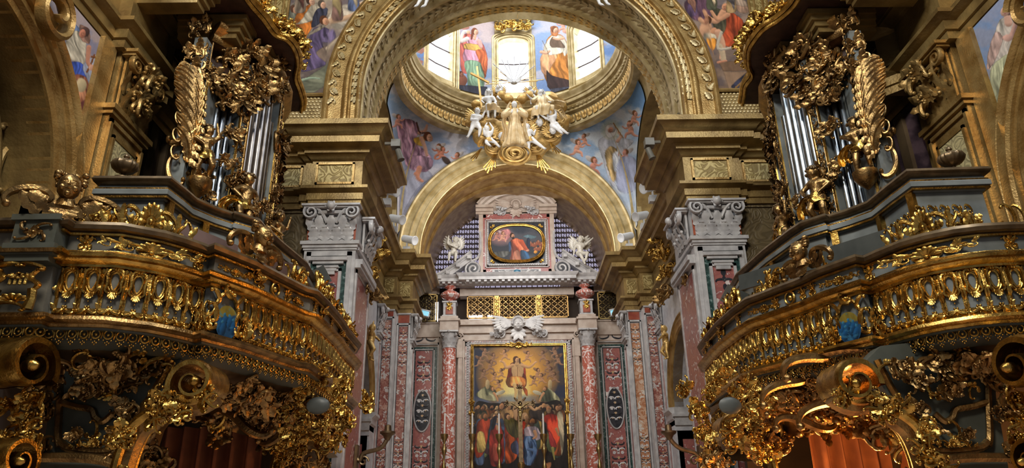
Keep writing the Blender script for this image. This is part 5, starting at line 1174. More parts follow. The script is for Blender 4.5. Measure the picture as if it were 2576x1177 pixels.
for s in (-1, 1):
    sd = SIDE[s]
    # --- front pilaster of the crossing pier
    fr = FR((4.375 * s, 15.0, 0), (1, 0, 0), (0, 0, 1), (0, -1, 0))
    t = thing('pilaster', 'white marble pilaster with a pink panel on the front of the %s crossing pier' % sd, 'pilaster', (4.375 * s, 15.1, 0), 'front pilasters of the crossing piers')
    m = MB(); lbox(m, fr, -.575, .575, 0, 7.45, -.25, .0); border(m, fr, -.50, .50, 1., 7.35, .10, .0, .05); lbox(m, fr, -.62, .62, 7.45, 7.52, -.3, .06); lbox(m, fr, -.66, .66, 7.52, 7.6, -.3, .1); lbox(m, fr, -.6, .6, 7.4, 7.45, -.3, .03)
    border(m, fr, -.30, .30, .8, 6.95, .065, .0, .06)
    lbox(m, fr, -.42, .42, 7.12, 7.2, 0, .14); lbox(m, fr, -.34, .34, 7.05, 7.12, 0, .1); lbox(m, fr, -.24, .24, 6.95, 7.0, 0, .12); lbox(m, fr, -.2, .2, 6.88, 6.95, 0, .1); lbox(m, fr, -.16, .16, 6.80, 6.88, 0, .09)
    lbox(m, fr, -.55, .55, 7.6, 8.47, -.25, -.02); m.obj('shaft', M_['white_marble'], t)
    m = MB(); lbox(m, fr, -.40, .40, 1., 7.25, -.01, .015); m.obj('green_band', M_['green_marble'], t)
    m = MB(); lbox(m, fr, -.24, .24, 1., 6.9, -.01, .025); m.obj('panel', M_['pink_marble'], t)
    for x in (-.52, -.42, .42, .52):
        m = MB(); lbox(m, fr, x - .028, x + .028, 7.66, 8.1, -.02, .0); m.obj('red_flute', M_['red_plain'], t)
    m = MB()
    for sg in (-1, 1): f = (lambda p: p) if sg > 0 else mir; band(m, fit(f(rot2(curl(1, 1, 17, 3), .4)), (sg * .1, 6.55, .18, .22)), .03, .03)
    for k, (yy, r) in enumerate(((6.75, .06), (6.6, .04), (6.4, .05), (6.25, .035))): disc(m, 0, yy, r, .03, 1, 1.6)
    m.obj('dark_inlay', M_['black_inlay'], t, frm(fr))
    link('capital', LIB['pier_capital_mesh'], t, frm(fr, 0, 7.62, -.02))
    # --- reveal pilaster facing the axis
    fr = FR((3.8 * s, 15.95, 0), (0, -s, 0) if s < 0 else (0, -1, 0), (0, 0, 1), (-s, 0, 0))
    fr = FR((3.8 * s, 15.95, 0), tuple(np.cross(V(0, 0, 1), V(-s, 0, 0))), (0, 0, 1), (-s, 0, 0))
    t = thing('pilaster', 'narrow white and pink marble pilaster inside the %s jamb of the great arch' % sd, 'pilaster', (3.9 * s, 15.95, 0), 'jamb pilasters of the great arch')
    m = MB(); lbox(m, fr, -.9, .85, 0, 7.4, -.3, -.02); border(m, fr, -.8, .74, .5, 7.0, .09, -.02, .03); lbox(m, fr, -.9, .88, 7.42, 7.5, -.3, .06); lbox(m, fr, -.9, .9, 7.0, 7.08, -.3, .12); lbox(m, fr, -.9, .9, 7.08, 7.2, -.3, .16); lbox(m, fr, -.9, .9, 7.2, 8.47, -.3, -.03); m.obj('shaft', M_['white_marble'], t)
    m = MB(); lbox(m, fr, -.70, .64, .6, 6.9, -.02, .01); m.obj('panel', M_['pink_marble'], t)
    link('capital', LIB['pier_capital_mesh'], t, frm(fr, .15, 7.58, .0, 1.0))
    place('bracket', 'old_foliage_1', t, loc(fr, .2, 6.75, .06), fr[3], .35, 0)
    # --- inlaid chancel pier panels
    for k, (x0, x1, y, zt, nm) in enumerate(((4.22, 4.64, 23.4, 8.10, 'outer'), (3.74, 4.18, 23.9, 8.0, 'inner'))):
        xc = (x0 + x1) / 2 * s; w = x1 - x0; fr = FR((xc, y, 0), (1, 0, 0), (0, 0, 1), (0, -1, 0))
        t = thing('inlaid_panel', 'tall inlaid %s marble strip, %s one on the %s chancel pier' % (('red-brown', 'salmon')[k], nm, sd), 'marble panel', (xc, y, 0), 'inlaid strips of the chancel piers')
        m = MB(); lbox(m, fr, -w / 2 - .02, w / 2 + .02, 0, 8.42, -.6, 0); border(m, fr, -w / 2, w / 2, .3, zt + .1, .05, 0, .05); lbox(m, fr, -w / 2 - .02, w / 2 + .02, 8.42, 8.47, -.6, .05); m.obj('surround', M_['white_marble'], t)
        m = MB(); lbox(m, fr, -w / 2 + .03, w / 2 - .03, zt + .13, 8.4, -.01, .02); m.obj('red_block', M_['red_plain'], t)
        m = MB(); border(m, fr, -w / 2 + .05, w / 2 - .05, .3, zt + .05, .02, 0, .02); m.obj('dark_border', M_['black_inlay'], t)
        m = MB(); lbox(m, fr, -w / 2 + .07, w / 2 - .07, .3, zt, -.01, .012); m.obj('slab', M_[('breccia', 'breccia_orange')[k] if s > 0 else 'breccia'], t)
        intarsia(t, fr, w - .12, 1.45, zt - 1.5, 1, seed=k, z=.02); intarsia(t, fr, w - .12, 3.4, .9, 1, seed=k + 4, z=.02)
    for k, (xf, yc_, wz) in enumerate(((4.66, 23.05, .5), (3.72, 24.3, .62))):
        n = (-s, 0, 0); fr = FR((xf * s, yc_, 0), tuple(np.cross(V(0, 0, 1), V(*n))), (0, 0, 1), n)
        t = thing('pilaster', 'slim white marble pilaster with scroll capital, %s of the %s chancel pier' % (('behind the outer strip', 'on the inner face')[k], sd), 'pilaster', (xf * s, yc_, 0), 'slim chancel pilasters')
        m = MB(); lbox(m, fr, -wz / 2, wz / 2, 0, 7.45, -.3, .04); lbox(m, fr, -wz / 2 - .05, wz / 2 + .05, 7.45, 7.52, -.3, .1); lbox(m, fr, -wz / 2 - .08, wz / 2 + .08, 7.52, 7.6, -.3, .14); lbox(m, fr, -wz / 2 + .06, wz / 2 - .06, 7.6, 8.47, -.3, .0)
        border(m, fr, -wz / 2 + .05, wz / 2 - .05, .5, 7.3, .06, .04, .08); m.obj('shaft', M_['white_marble'], t)
        m = MB(); lbox(m, fr, -wz / 2 + .12, wz / 2 - .12, .6, 7.2, 0, .05); m.obj('panel', M_['pink_marble'], t)
        link('capital', LIB['small_capital_mesh'], t, frm(fr, 0, 7.62, .02, 1.3))
    # --- inlaid wall panel beside the columns
    xc = 3.72 * s; fr = FR((xc, 28.1, 0), (1, 0, 0), (0, 0, 1), (0, -1, 0))
    t = thing('inlaid_panel', 'broad inlaid panel with an oval flower medallion on the %s chancel back wall' % sd, 'marble panel', (xc, 28.1, 0), 'medallion panels of the back wall')
    m = MB(); lbox(m, fr, -.52, .52, 1, 8.28, -.08, .0); m.obj('green_border', M_['green_marble'], t)
    m = MB(); border(m, fr, -.42, .42, 1, 8.2, .045, 0, .03); border(m, fr, -.58, .58, .9, 8.4, .04, 0, .04)
    el = lambda rx, rz, c, n=40: [loc(fr, rx * math.cos(2 * PI * i / n), c + rz * math.sin(2 * PI * i / n), .045) for i in range(n)]
    m.tube(el(.33, .78, 5.78), .03, 6, closed=True); m.obj('white_border', M_['white_marble'], t)
    m = MB(); lbox(m, fr, -.33, .33, 1, 8.12, -.01, .015); m.obj('slab', M_['pink_marble'], t)
    m = MB(); m.prism([(.31 * math.cos(2 * PI * i / 32), 5.78 + .76 * math.sin(2 * PI * i / 32)) for i in range(32)], fr, 0, .025); border(m, fr, -.38, .38, 1, 8.16, .02, 0, .02); m.obj('medallion', M_['black_inlay'], t)
    intarsia(t, fr, .62, 1.5, 6.62, 1.25, seed=3, z=.025); intarsia(t, fr, .56, 1.3, 5.1, 1.5, seed=8, z=.04); intarsia(t, fr, .62, 1.4, 3.4, 1.25, seed=11, z=.025)
    # square scroll panel above it
    t = thing('inlaid_panel', 'square marble panel with a scroll rosette above the %s medallion panel' % sd, 'marble panel', (xc, 28.1, 8.5), 'square rosette panels')
    m = MB(); lbox(m, fr, -.55, .55, 8.42, 9.05, -.08, 0); m.obj('slab', M_['pale_inlay'], t)
    m = MB(); border(m, fr, -.58, .58, 8.4, 9.08, .05, 0, .05); m.obj('border', M_['cream_marble'], t); m = MB()
    for sx in (-1, 1):
        for sy in (-1, 1):
            P = fit(rot2(curl(1, 1, 18, 3), .6), (.25, .14, .36, .22)); band(m, [(x * sx, 8.73 + y * sy) for x, y in P], .035, .012)
    disc(m, 0, 8.73, .08, .012); m.obj('dark_scrollwork', M_['black_inlay'], t, frm(fr))
    # --- lattice bays at the sides
    m = MB(); a, b = sorted((3.15 * s, 4.3 * s)); m.box((a, 28.0, 9.05), (b, 28.2, 9.28)); m.box((a, 27.95, 9.2), (b, 28.2, 9.26)); m.box((a, 27.9, 10.42), (b, 28.2, 10.6)); m.box((a, 27.8, 10.6), (b, 28.2, 10.8)); trim(m, 'cream_marble')
def lattice(name, x0, x1, z0, z1, y, cell, mt, label, cat='screen', grp=None, bar=.019, frame=True):
    t = thing(name, label, cat, ((x0 + x1) / 2, y, z0), grp); m = MB()
    nx = max(1, round((x1 - x0) / cell)); nz = max(1, round((z1 - z0) / cell)); cx, cz = (x1 - x0) / nx, (z1 - z0) / nz
    for i in range(nx):
        for j in range(nz):
            px, pz = x0 + (i + .5) * cx, z0 + (j + .5) * cz
            m.bar((px - cx / 2, y, pz - cz / 2), (px + cx / 2, y, pz + cz / 2), bar, bar, (0, 1, 0)); m.bar((px - cx / 2, y + .01, pz + cz / 2), (px + cx / 2, y + .01, pz - cz / 2), bar, bar, (0, 1, 0))
            for k in range(4):
                a = k * PI / 2; m.tube([(px + math.cos(a) * cx * .36 + .16 * cx * math.cos(2 * PI * q / 7), y, pz + math.sin(a) * cz * .36 + .16 * cz * math.sin(2 * PI * q / 7)) for q in range(7)], bar * .42, 4, closed=True)
            m.ball((px, y - .01, pz), bar * 1.3, 4)
    m.obj('latticework', M_[mt], t)
    if frame:
        m = MB(); fr = FR((0, y, 0), (1, 0, 0), (0, 0, 1), (0, -1, 0)); border(m, fr, x0 - .03, x1 + .03, z0 - .03, z1 + .03, .05, -.03, .05); m.obj('frame', M_[mt], t)
    return t
for x0, x1, w in ((-1.98, -.93, 'left'), (-.70, .76, 'middle'), (.98, 2.02, 'right')): lattice('lattice_screen', x0, x1, 9.3, 10.18, 27.62, .245, 'gilding_old', 'gilded lattice screen, %s panel of three over the altarpiece' % w, grp='gilded lattice panels')
for x0, x1, w in ((-4.2, -3.25, 'left'), (3.3, 4.25, 'right')): lattice('lattice_screen', x0, x1, 9.3, 10.4, 27.95, .28, 'brass', 'dark lattice panel beside the chancel wall at far %s' % w, grp='side lattice panels')
for x, w in ((-.82, 'left'), (.87, 'right')):
    t = thing('lattice_post', 'gilded carved post between lattice panels, %s of two' % w, 'post', (x, 27.6, 9.25), 'posts between the lattice panels')
    MB().box((x - .09, 27.55, 9.25), (x + .09, 27.7, 10.2)).obj('post', M_['gilding'], t); place('carving', 'carved_strip', t, (x, 27.54, 9.3), (0, -1, 0), (.6, .85, .6))
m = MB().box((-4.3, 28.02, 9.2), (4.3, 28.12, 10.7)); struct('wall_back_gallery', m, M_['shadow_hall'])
for x0, x1 in ((-1.95, -1.4), (-1.2, -1.0), (-3.3, -3.2)): WIN[0] += 1; struct('window_%d' % WIN[0], MB().box((x0, 27.98, 9.3), (x1, 28.0, 9.52 if x0 > -3 else 10.1)), M_['daylight_glass_small'])
# --- retable architecture
RT = thing('altar_retable', 'pink and cream marble altar surround with columns, cornice and broken pediment', 'altarpiece surround', (0, 27.9, 0))
fr = FR((0, 27.6, 0), (1, 0, 0), (0, 0, 1), (0, -1, 0))
m = MB(); lbox(m, fr, -2.35, 2.4, 1.5, 8.7, -.5, -.02); m.obj('backing', M_['pale_inlay'], RT)
m = MB(); border(m, fr, -2.32, 2.36, 1.5, 8.55, .16, -.02, .10); border(m, fr, -2.14, 2.18, 1.5, 8.4, .05, -.02, .16)
for sg in (-1, 1): lbox(m, fr, 2.25 * sg - .16 + .02, 2.25 * sg + .16 + .02, 7.7, 8.5, -.02, .12); m.tube([(2.3 * sg + .02 + .14 * math.cos(i * .5) * (1 - i / 22), 27.46, 8.55 + .14 * math.sin(i * .5) * (1 - i / 22)) for i in range(18)], .03, 6)
m.obj('jamb', M_['cream_marble'], RT)
m = MB()
for x in (-1.95, 1.98):
    m.box((x - .1, 27.46, 2), (x + .1, 27.6, 8.32))
m.box((-2.05, 27.46, 8.14), (2.08, 27.6, 8.34)); m.obj('inner_band', M_['breccia'], RT)
m = MB()
for x in (-1.95, 1.98):
    for i in range(62): z = 2.1 + i * .1; leaf(m, (x - .07, z), .5, .17, .045, .3, .3, 1, 0, 5, 2); m.ball((x, z + .05, .03), .028, 4)
for i in range(40): x = -1.95 + i * .1; leaf(m, (x, 8.17), PI / 2 - .4, .15, .045, .3, .3, 1, 0, 5, 2)
m.obj('leaf_moulding', M_['white_marble'], RT, frame_matrix((0, 27.46, 0), (1, 0, 0), (0, 0, 1), (0, -1, 0)))
gf = MB()
for w, d, r in ((0, 0, .045), (.06, .02, .03)): gf.tube([(-1.76 - w, 27.40 + d, 2.6), (-1.76 - w, 27.40 + d, 8.12 + w), (1.79 + w, 27.40 + d, 8.12 + w), (1.79 + w, 27.40 + d, 2.6)], r, 6)
gf.obj('frame', M_['gilding'], alt)
for x, z, k in ((0.02, 8.16, .5), (-1.78, 6.0, .3), (-1.78, 5.6, .3), (1.82, 6.0, .3), (1.82, 5.55, .3), (-1.78, 5.2, .25), (1.82, 5.15, .25)): place('frame_ornament', 'rinceau' if x == .02 else 'foliage_1', alt, (x, 27.36, z - (.1 if x != .02 else 0)), (0, -1, 0), k)
# columns
def col_mesh():
    m = MB(); m.lathe([(.285, 0), (.285, 1), (.28, 3), (.27, 4.6), (.255, 6.2), (.262, 6.26), (.262, 6.3)], n=28); return m.mesh('column_shaft', M_['red_marble'])
rc = MB(); round_capital(rc, .25, .62); RCAP = rc.mesh('round_capital', M_['white_marble'], 45); CS = col_mesh()
for x, w in ((-2.66, 'left'), (2.70, 'right')):
    t = thing('marble_column', 'red and white veined marble column with leafy capital, %s of the altarpiece' % w, 'column', (x, 27.25, 1.7), 'altar columns')
    link('shaft', CS, t, Matrix.Translation((x, 27.25, 1.72))); link('capital', RCAP, t, Matrix.Translation((x, 27.25, 8.03)))
    MB().box((x - .42, 26.85, .3), (x + .42, 27.7, 1.72)).obj('base', M_['white_marble'], t)
    # block over the column and its urn
    m = MB(); m.box((x - .36, 26.92, 8.66), (x + .36, 27.6, 9.02)); m.box((x - .42, 26.86, 9.02), (x + .42, 27.6, 9.1)); m.box((x - .34, 26.94, 9.1), (x + .34, 27.6, 9.22)); m.obj('entablature_block', M_['cream_marble'], RT)
    u = thing('marble_urn', 'striped marble urn on a carved block over the %s altar column' % w, 'urn', (x, 27.25, 9.22), 'urns over the altar columns')
    m = MB(); m.box((x - .24, 27.0, 9.22), (x + .24, 27.5, 9.78)); m.box((x - .29, 26.96, 9.78), (x + .29, 27.54, 9.84)); m.box((x - .28, 26.97, 9.22), (x + .28, 27.53, 9.27)); m.obj('pedestal', M_['white_marble'], u)
    m = MB(); m.box((x - .14, 26.96, 9.3), (x + .14, 27.0, 9.6)); m.obj('red_inlay', M_['red_plain'], u); place('scroll_carving', 'palmette', u, (x, 26.95, 9.62), (0, -1, 0), (.6, .5, .5), mt=None)
    m = MB(); m.lathe([(.18, 0), (.13, .05), (.12, .1), (.26, .15), (.35, .26), (.34, .36), (.24, .44), (.13, .50), (.12, .54), (.21, .60), (.24, .63), (.2, .67), (.02, .7)], (x, 27.25, 9.84), n=32, gad=12, gamp=.1, gz=(.18, .44)); m.obj('bowl', M_['red_marble'], u)
# entablature between and behind the columns
m = MB(); lbox(m, fr, -2.4, 2.4, 8.66, 8.80, -.3, .12); lbox(m, fr, -2.4, 2.4, 8.80, 8.98, -.3, .05); lbox(m, fr, -2.4, 2.4, 8.98, 9.1, -.3, .2); lbox(m, fr, -2.4, 2.4, 9.1, 9.22, -.3, .12)
for sg in (-1, 1): a, b = sorted((3.0 * sg, 4.3 * sg)); lbox(m, fr, a, b, 8.66, 9.05, -.6, -.4)
m.obj('lower_entablature', M_['cream_marble'], RT)
m = MB(); lbox(m, fr, -2.3, 2.3, 10.2, 10.32, -.4, .08); lbox(m, fr, -2.3, 2.3, 10.32, 10.55, -.4, .02); m.obj('gallery_beam', M_['cream_marble'], RT)
m = MB()
m.sweep([(-.3, 10.55), (.05, 10.55), (.08, 10.62), (.3, 10.64), (.3, 10.76), (.36, 10.82), (.4, 10.9), (-.3, 10.92)], [(-3.15, 27.5), (-3.15, 27.25), (-2.0, 27.25), (-2.0, 27.05), (2.04, 27.05), (2.04, 27.25), (3.15, 27.25), (3.15, 27.5)])
for i in range(18): x = -1.95 + i * .234; m.box((x - .05, 26.78, 10.56), (x + .06, 27.05, 10.64))
for sg in (-1, 1):
    for i in range(5): x = sg * (2.25 + i * .22); m.box((x - .05, 26.98, 10.56), (x + .06, 27.25, 10.64))
m.obj('dentil_cornice', M_['white_marble'], RT)
# broken pediment halves
for sg, p0, p1, p2 in ((-1, (1098, 694), (1135, 672), (1186, 634)), (1, (1512, 694), (1470, 668), (1414, 630))):
    pts = [atY(*q, 27.1) for q in (p0, p1, p2)]; P = catmull(pts, 6); m = MB()
    for dz, dy, r in ((0, -.1, .06), (-.10, -.02, .07), (-.2, .03, .05)): m.tube([(p[0], p[1] + dy, p[2] + dz) for p in P], r, 6)
    for a, b in zip(P, P[1:]):
        m.prism([(a[0], a[2]), (b[0], b[2]), (b[0], b[2] - .36), (a[0], max(10.9, a[2] - .36))], FR((0, 27.05, 0), (1, 0, 0), (0, 0, 1), (0, -1, 0)), -.5, 0)
    for i in range(2, len(P) - 1, 3): m.box((P[i][0] - .07, 26.85, P[i][2] - .28), (P[i][0] + .07, 27.1, P[i][2] - .14))
    m.obj('pediment_half', M_['white_marble'], RT)
# attic aedicule
fa = FR((0.03, 27.3, 0), (1, 0, 0), (0, 0, 1), (0, -1, 0)); AT = thing('pediment_aedicule', 'pink and white marble attic frame with arched top above the altar cornice', 'pediment', (0.03, 27.5, 10.9))
m = MB(); lbox(m, fa, -1.55, 1.55, 10.9, 13.75, -.5, -.02); N = 20; m.prism([(-1.5, 13.7)] + [(1.5 * math.cos(PI - PI * i / N) * .98, 13.9 + .72 * math.sin(PI * i / N)) for i in range(N + 1)] + [(1.5, 13.7)], fa, -.5, -.02); m.obj('backing', M_['cream_marble'], AT)
m = MB(); border(m, fa, -1.42, 1.42, 11.05, 13.65, .16, -.02, .05); lbox(m, fa, -1.36, 1.36, 10.95, 11.3, -.02, .02); lbox(m, fa, -1.3, 1.3, 13.36, 13.5, -.02, .03); m.obj('pink_border', M_['pink_marble'], AT)
m = MB(); border(m, fa, -1.22, 1.22, 11.36, 13.32, .07, -.02, .12); border(m, fa, -1.3, 1.3, 11.28, 13.4, .03, -.02, .08)
for i in range(26):
    x = -1.18 + i * .0945
    for z in (11.4, 13.28): m.ball((x + .03, 27.17, z), .035, 5, (1, .7, 1.1))
for i in range(21):
    z = 11.4 + i * .0945
    for x in (-1.15, 1.22): m.ball((x, 27.17, z), .035, 5, (1, .7, 1))
m.obj('egg_moulding', M_['white_marble'], AT)
m = MB(); lbox(m, fa, -1.16, 1.16, 11.42, 13.26, -.02, .0); m.obj('spandrel_field', M_['black_inlay'], AT)
for sx in (-1, 1):
    for sz, zz in ((1, 13.1), (-1, 11.56)): place('corner_foliage', 'palmette', AT, (sx * 1.0 + .03, 27.27, zz), (0, -1, 0), .34, PI / 4 * sx * sz + (0 if sz > 0 else PI))
# segmental pediment over it
m = MB()
m.arch(FR((0.04, 27.3, 12.85), (1, 0, 0), (0, 0, 1), (0, -1, 0)), 1.9, [(.12, -.3), (.12, .42), (.06, .42), (.03, .34), (-.05, .3), (-.1, .18), (-.2, .14), (-.22, .04), (-.22, -.3)], math.radians(35), math.radians(145), 30)
for sg in (-1, 1):
    for z0, z1, d in ((13.62, 13.72, .14), (13.72, 13.84, .22), (13.84, 13.96, .36)): a, b = sorted((.95 * sg, 1.66 * sg + (.02 * sg))); lbox(m, fa, a, b, z0, z1, -.3, d)
    lbox(m, fa, *sorted((1.38 * sg, 1.56 * sg)), 10.95, 13.62, -.3, .08)
m.obj('segmental_pediment', M_['cream_marble'], AT)
for sg in (-1, 1):      # side scrolls
    m = MB(); c = (sg * 1.78 + .04, 11.22); m.tube([(c[0] + sg * math.cos(-.8 + i * .38) * .33 * (1 - i / 36), 27.15, c[1] + math.sin(-.8 + i * .38) * .33 * (1 - i / 36)) for i in range(32)], .045, 6)
    m.tube([(p[0], 27.15, p[1]) for p in catmull([(c[0] + sg * .2, c[1] + .32), (c[0] - sg * .12, c[1] + .42), (c[0] - sg * .28, c[1] + .8), (c[0] - sg * .26, c[1] + 1.6)], 5)], .05, 6); m.obj('side_scroll', M_['white_marble'], AT)
    m = MB(); m.lathe([(.30, 0), (.30, .3)], (0, 0, 0), n=24); m.obj('scroll_ground', M_['black_inlay'], AT, Matrix.Translation((c[0], 27.45, c[1])) @ Matrix.Rotation(PI / 2, 4, 'X'))
    u = thing('finial', 'small grey stone pine cone finial behind the arched pediment, %s of two' % ('left', 'right')[sg > 0], 'finial', (sg * 1.2, 27.55, 14.2), 'pediment finials')
    m = MB(); m.lathe([(.07, -.15), (.07, 0), (.16, .1), (.19, .25), (.13, .42), (.05, .55), (.01, .62)], (sg * 1.22 + .04, 27.5, 14.4), n=14); m.obj('cone', M_['grey_marble'], u)
# dentil apron ornament
m = MB(); lbox(m, fr, -.98, .98, 10.93, 11.2, .3, .42); m.obj('apron', M_['white_marble'], AT); m = MB(); lbox(m, fr, -.88, .88, 10.96, 11.16, .4, .44); m.obj('apron_field', M_['black_inlay'], AT); place('apron_scrolls', lib('white_rinceau', o_rinceau, 'white_marble'), AT, (.02, 27.16, 11.08), (0, -1, 0), (.75, .38, .4)); m = MB(); m.ball((.02, 27.1, 11.06), .09, 8, (1.6, .5, 1)); m.obj('blue_stone', M_['blue_glaze'], AT)
# cherub heads
def o_cherubhead(m):
    m.ball((0, 0, .1), .2, 12, (.9, 1.1, .95)); m.merge(face_mb((0, 0, .1), .2))
    for i in range(26): a = PI * i / 25; m.ball((math.cos(a) * .2, .03 + math.sin(a) * .22, .1 + .06 * (i % 2)), .055, 5)
    for sg in (-1, 1):
        for r_, (n, L) in enumerate(((7, .85), (6, .55))):
            for i in range(n): leaf(m, (sg * .14, -.06 + .02 * i), PI / 2 - sg * (.75 + .17 * i), L * (1 - .06 * i), .075, -.02, -sg * .7, 1, .02 + .04 * r_, 8, 3)
        for i in range(3): leaf(m, (0, -.18), -PI / 2 + sg * (.2 + .5 * i), .4 - .07 * i, .09, .1, sg * .4, 1, .04)
lib('cherub_head', o_cherubhead, 'white_marble'); lib('cherub_head_cream', o_cherubhead, 'cream_marble'); lib('marble_foliage', lambda m: o_cluster(m, 61, 8, 3, .5, .4), 'white_marble')
for nm, p, sc, lab, key in (('cherub_relief', (.02, 27.35, 8.92), 1.15, 'white marble winged cherub head over the altarpiece frame', 'cherub_head'), ('cherub_relief', (0.02, 27.2, 13.98), .95, 'cream winged cherub head in the arched pediment above the oval painting', 'cherub_head_cream')):
    t = thing(nm, lab, 'cherub head', p); place('cherub_head', key, t, p, (0, -1, 0), sc)
    for sg in (-1, 1): place('garland', 'marble_foliage', t, (p[0] + sg * .72 * sc, p[1] + .02, p[2] - .38 * sc), (0, -1, 0), sc * .6, 0); g = MB(); grapes(g, (0, .1), .5, .16, 16, .055, 0, 3); g.obj('fruit', M_['white_marble'], t, frame_matrix((p[0] + sg * .62 * sc, p[1] - .02, p[2] - .25 * sc), (1, 0, 0), (0, 0, 1), (0, -1, 0)))
# --- lunette window with iron grille
WIN[0] += 1
w = struct('window_%d' % WIN[0], MB().prism([(3.9 * math.cos(PI * i / 40), 10.9 + 3.95 * math.sin(PI * i / 40)) for i in range(41)], FR((0.05, 28.75, 0), (1, 0, 0), (0, 0, 1), (0, -1, 0)), 0, .03), M_['daylight_glass_lilac'], None)
g = MB()
for i in range(-17, 18):
    x = i * .22; zt = 10.9 + math.sqrt(max(.01, 3.75 ** 2 - x * x)); g.bar((x, 28.6, 10.7), (x, 28.6, zt), .06, .035)
    z = 10.8
    while z < zt - .05:
        if abs(x) > 1.2:
            for sg in (-1, 1): g.tube([(x + .11 + .045 * sg + .045 * math.cos(q * 1.05 + (0 if sg > 0 else PI)), 28.58, z + .11 + .06 * sg + .05 * math.sin(q * 1.05 + (0 if sg > 0 else PI))) for q in range(5)], .02, 4)
        z += .23
for j in range(17):
    z = 10.8 + j * .23; r = math.sqrt(max(.01, 3.75 ** 2 - (z - 10.9) ** 2)) if z > 10.9 else 3.75; g.bar((-r, 28.62, z), (r, 28.62, z), .05, .06)
g.obj('iron_grille', M_['iron'], w)
# --- altar table, candlesticks and crucifix
ALT = thing('altar_table', 'marble altar steps below the altarpiece', 'altar', (0, 26.3, 0)); m = MB(); m.box((-3, 25.8, 0), (3, 26.8, 2.3)); m.box((-3.1, 25.7, 2.3), (3.1, 26.85, 2.42)); m.obj('altar_block', M_['white_marble'], ALT)
cs = MB(); cs.lathe([(.16, 0), (.17, .05), (.08, .12), (.05, .22), (.09, .32), (.10, .4), (.05, .5), (.035, .8), (.06, .92), (.085, 1.05), (.05, 1.18), (.03, 1.3), (.05, 1.45), (.09, 1.55), (.09, 1.66), (.05, 1.72), (.04, 1.82), (.07, 1.9), (.12, 1.98), (.135, 2.06), (.14, 2.1), (.03, 2.12)], n=18); CSM = cs.mesh('candlestick', M_['brass'])
cn = MB(); cn.lathe([(.033, 0), (.031, .72), (.012, .74)], n=10); cn.tube([(0, 0, .73), (0, 0, .78)], .005, 4); CNM = cn.mesh('candle', M_['candle_wax'])
names = ('leftmost, in front of the left column', 'at the left edge of the altarpiece', 'left of the crucifix', 'right of the crucifix', 'at the right edge of the altarpiece', 'rightmost, in front of the right column')
for k, px in enumerate((1118, 1188, 1255.5, 1367.5, 1435, 1504)):
    p = atY(px, 1092, 26.2); t = thing('candlestick', 'tall brass candlestick with white candle, %s' % names[k], 'candlestick', (p[0], 26.2, 2.42), 'altar candlesticks'); dz = p[2] - 2.42 - 2.1
    link('stick', CSM, t, Matrix.Translation((p[0], 26.2, 2.42)) @ Matrix.Diagonal((1, 1, (2.1 + dz) / 2.1, 1))); link('candle', CNM, t, Matrix.Translation((p[0], 26.2, p[2] - .02)))
x, yz = .0, 26.05; t = thing('altar_crucifix', 'dark bronze crucifix with leafy ends in front of the altarpiece', 'crucifix', (x, yz, 2.42)); m = MB()
x = atY(1308, 1015, yz)[0]; zc = atY(1308, 1015, yz)[2]; zt = atY(1308, 978, yz)[2]
m.box((x - .075, yz - .03, 3.6), (x + .075, yz + .03, zt)); m.box((x - .42, yz - .03, zc - .075), (x + .42, yz + .03, zc + .075)); m.obj('cross', M_['bronze_dark'], t)
for dx, dz_, rt in ((0, zt - zc, 0), (-.42, 0, PI / 2), (.42, 0, -PI / 2)): place('leaf_end', lib('bronze_palmette', lambda m: [shell(m, (0, 0), .2, 0, 180, 5), [leaf(m, (0, 0), PI / 2 + a, .3, .07, .1, 0, 2) for a in (-1.2, -.6, 0, .6, 1.2)]], 'bronze_dark'), t, (x + dx, yz - .02, zc + dz_), (0, -1, 0), .5, rt)
for a in (.78, 2.36, 3.93, 5.5): q = MB(); leaf(q, (0, 0), a, .3, .05, .1, 0, 2); q.obj('ray', M_['bronze_dark'], t, frame_matrix((x, yz - .02, zc), (1, 0, 0), (0, 0, 1), (0, -1, 0)))
bm, hd = body(False, eL=(.26, .84, 0), hL=(.44, .93, .02), eR=(-.26, .84, 0), hR=(-.44, .93, .02), kL=(.03, .26, .06), aL=(.02, .05, 0), kR=(-.03, .26, .06), aR=(-.02, .05, .02), look=(.3, -.4, 1), head=(.02, .86, .05)); link('corpus', remesh('corpus', bm, .014, 'brass'), t, frame_matrix((x, yz - .06, zc - .62), (1, 0, 0), (0, 0, 1), (0, -1, 0), .68))
m = MB(); m.lathe([(.3, 0), (.3, .1), (.2, .2), (.1, .4), (.16, .55), (.2, .7), (.1, .85), (.07, 1.0), (.12, 1.1), (.13, 1.2), (.06, 1.26)], (x, yz, 2.42), n=18); m.obj('base', M_['brass'], t)
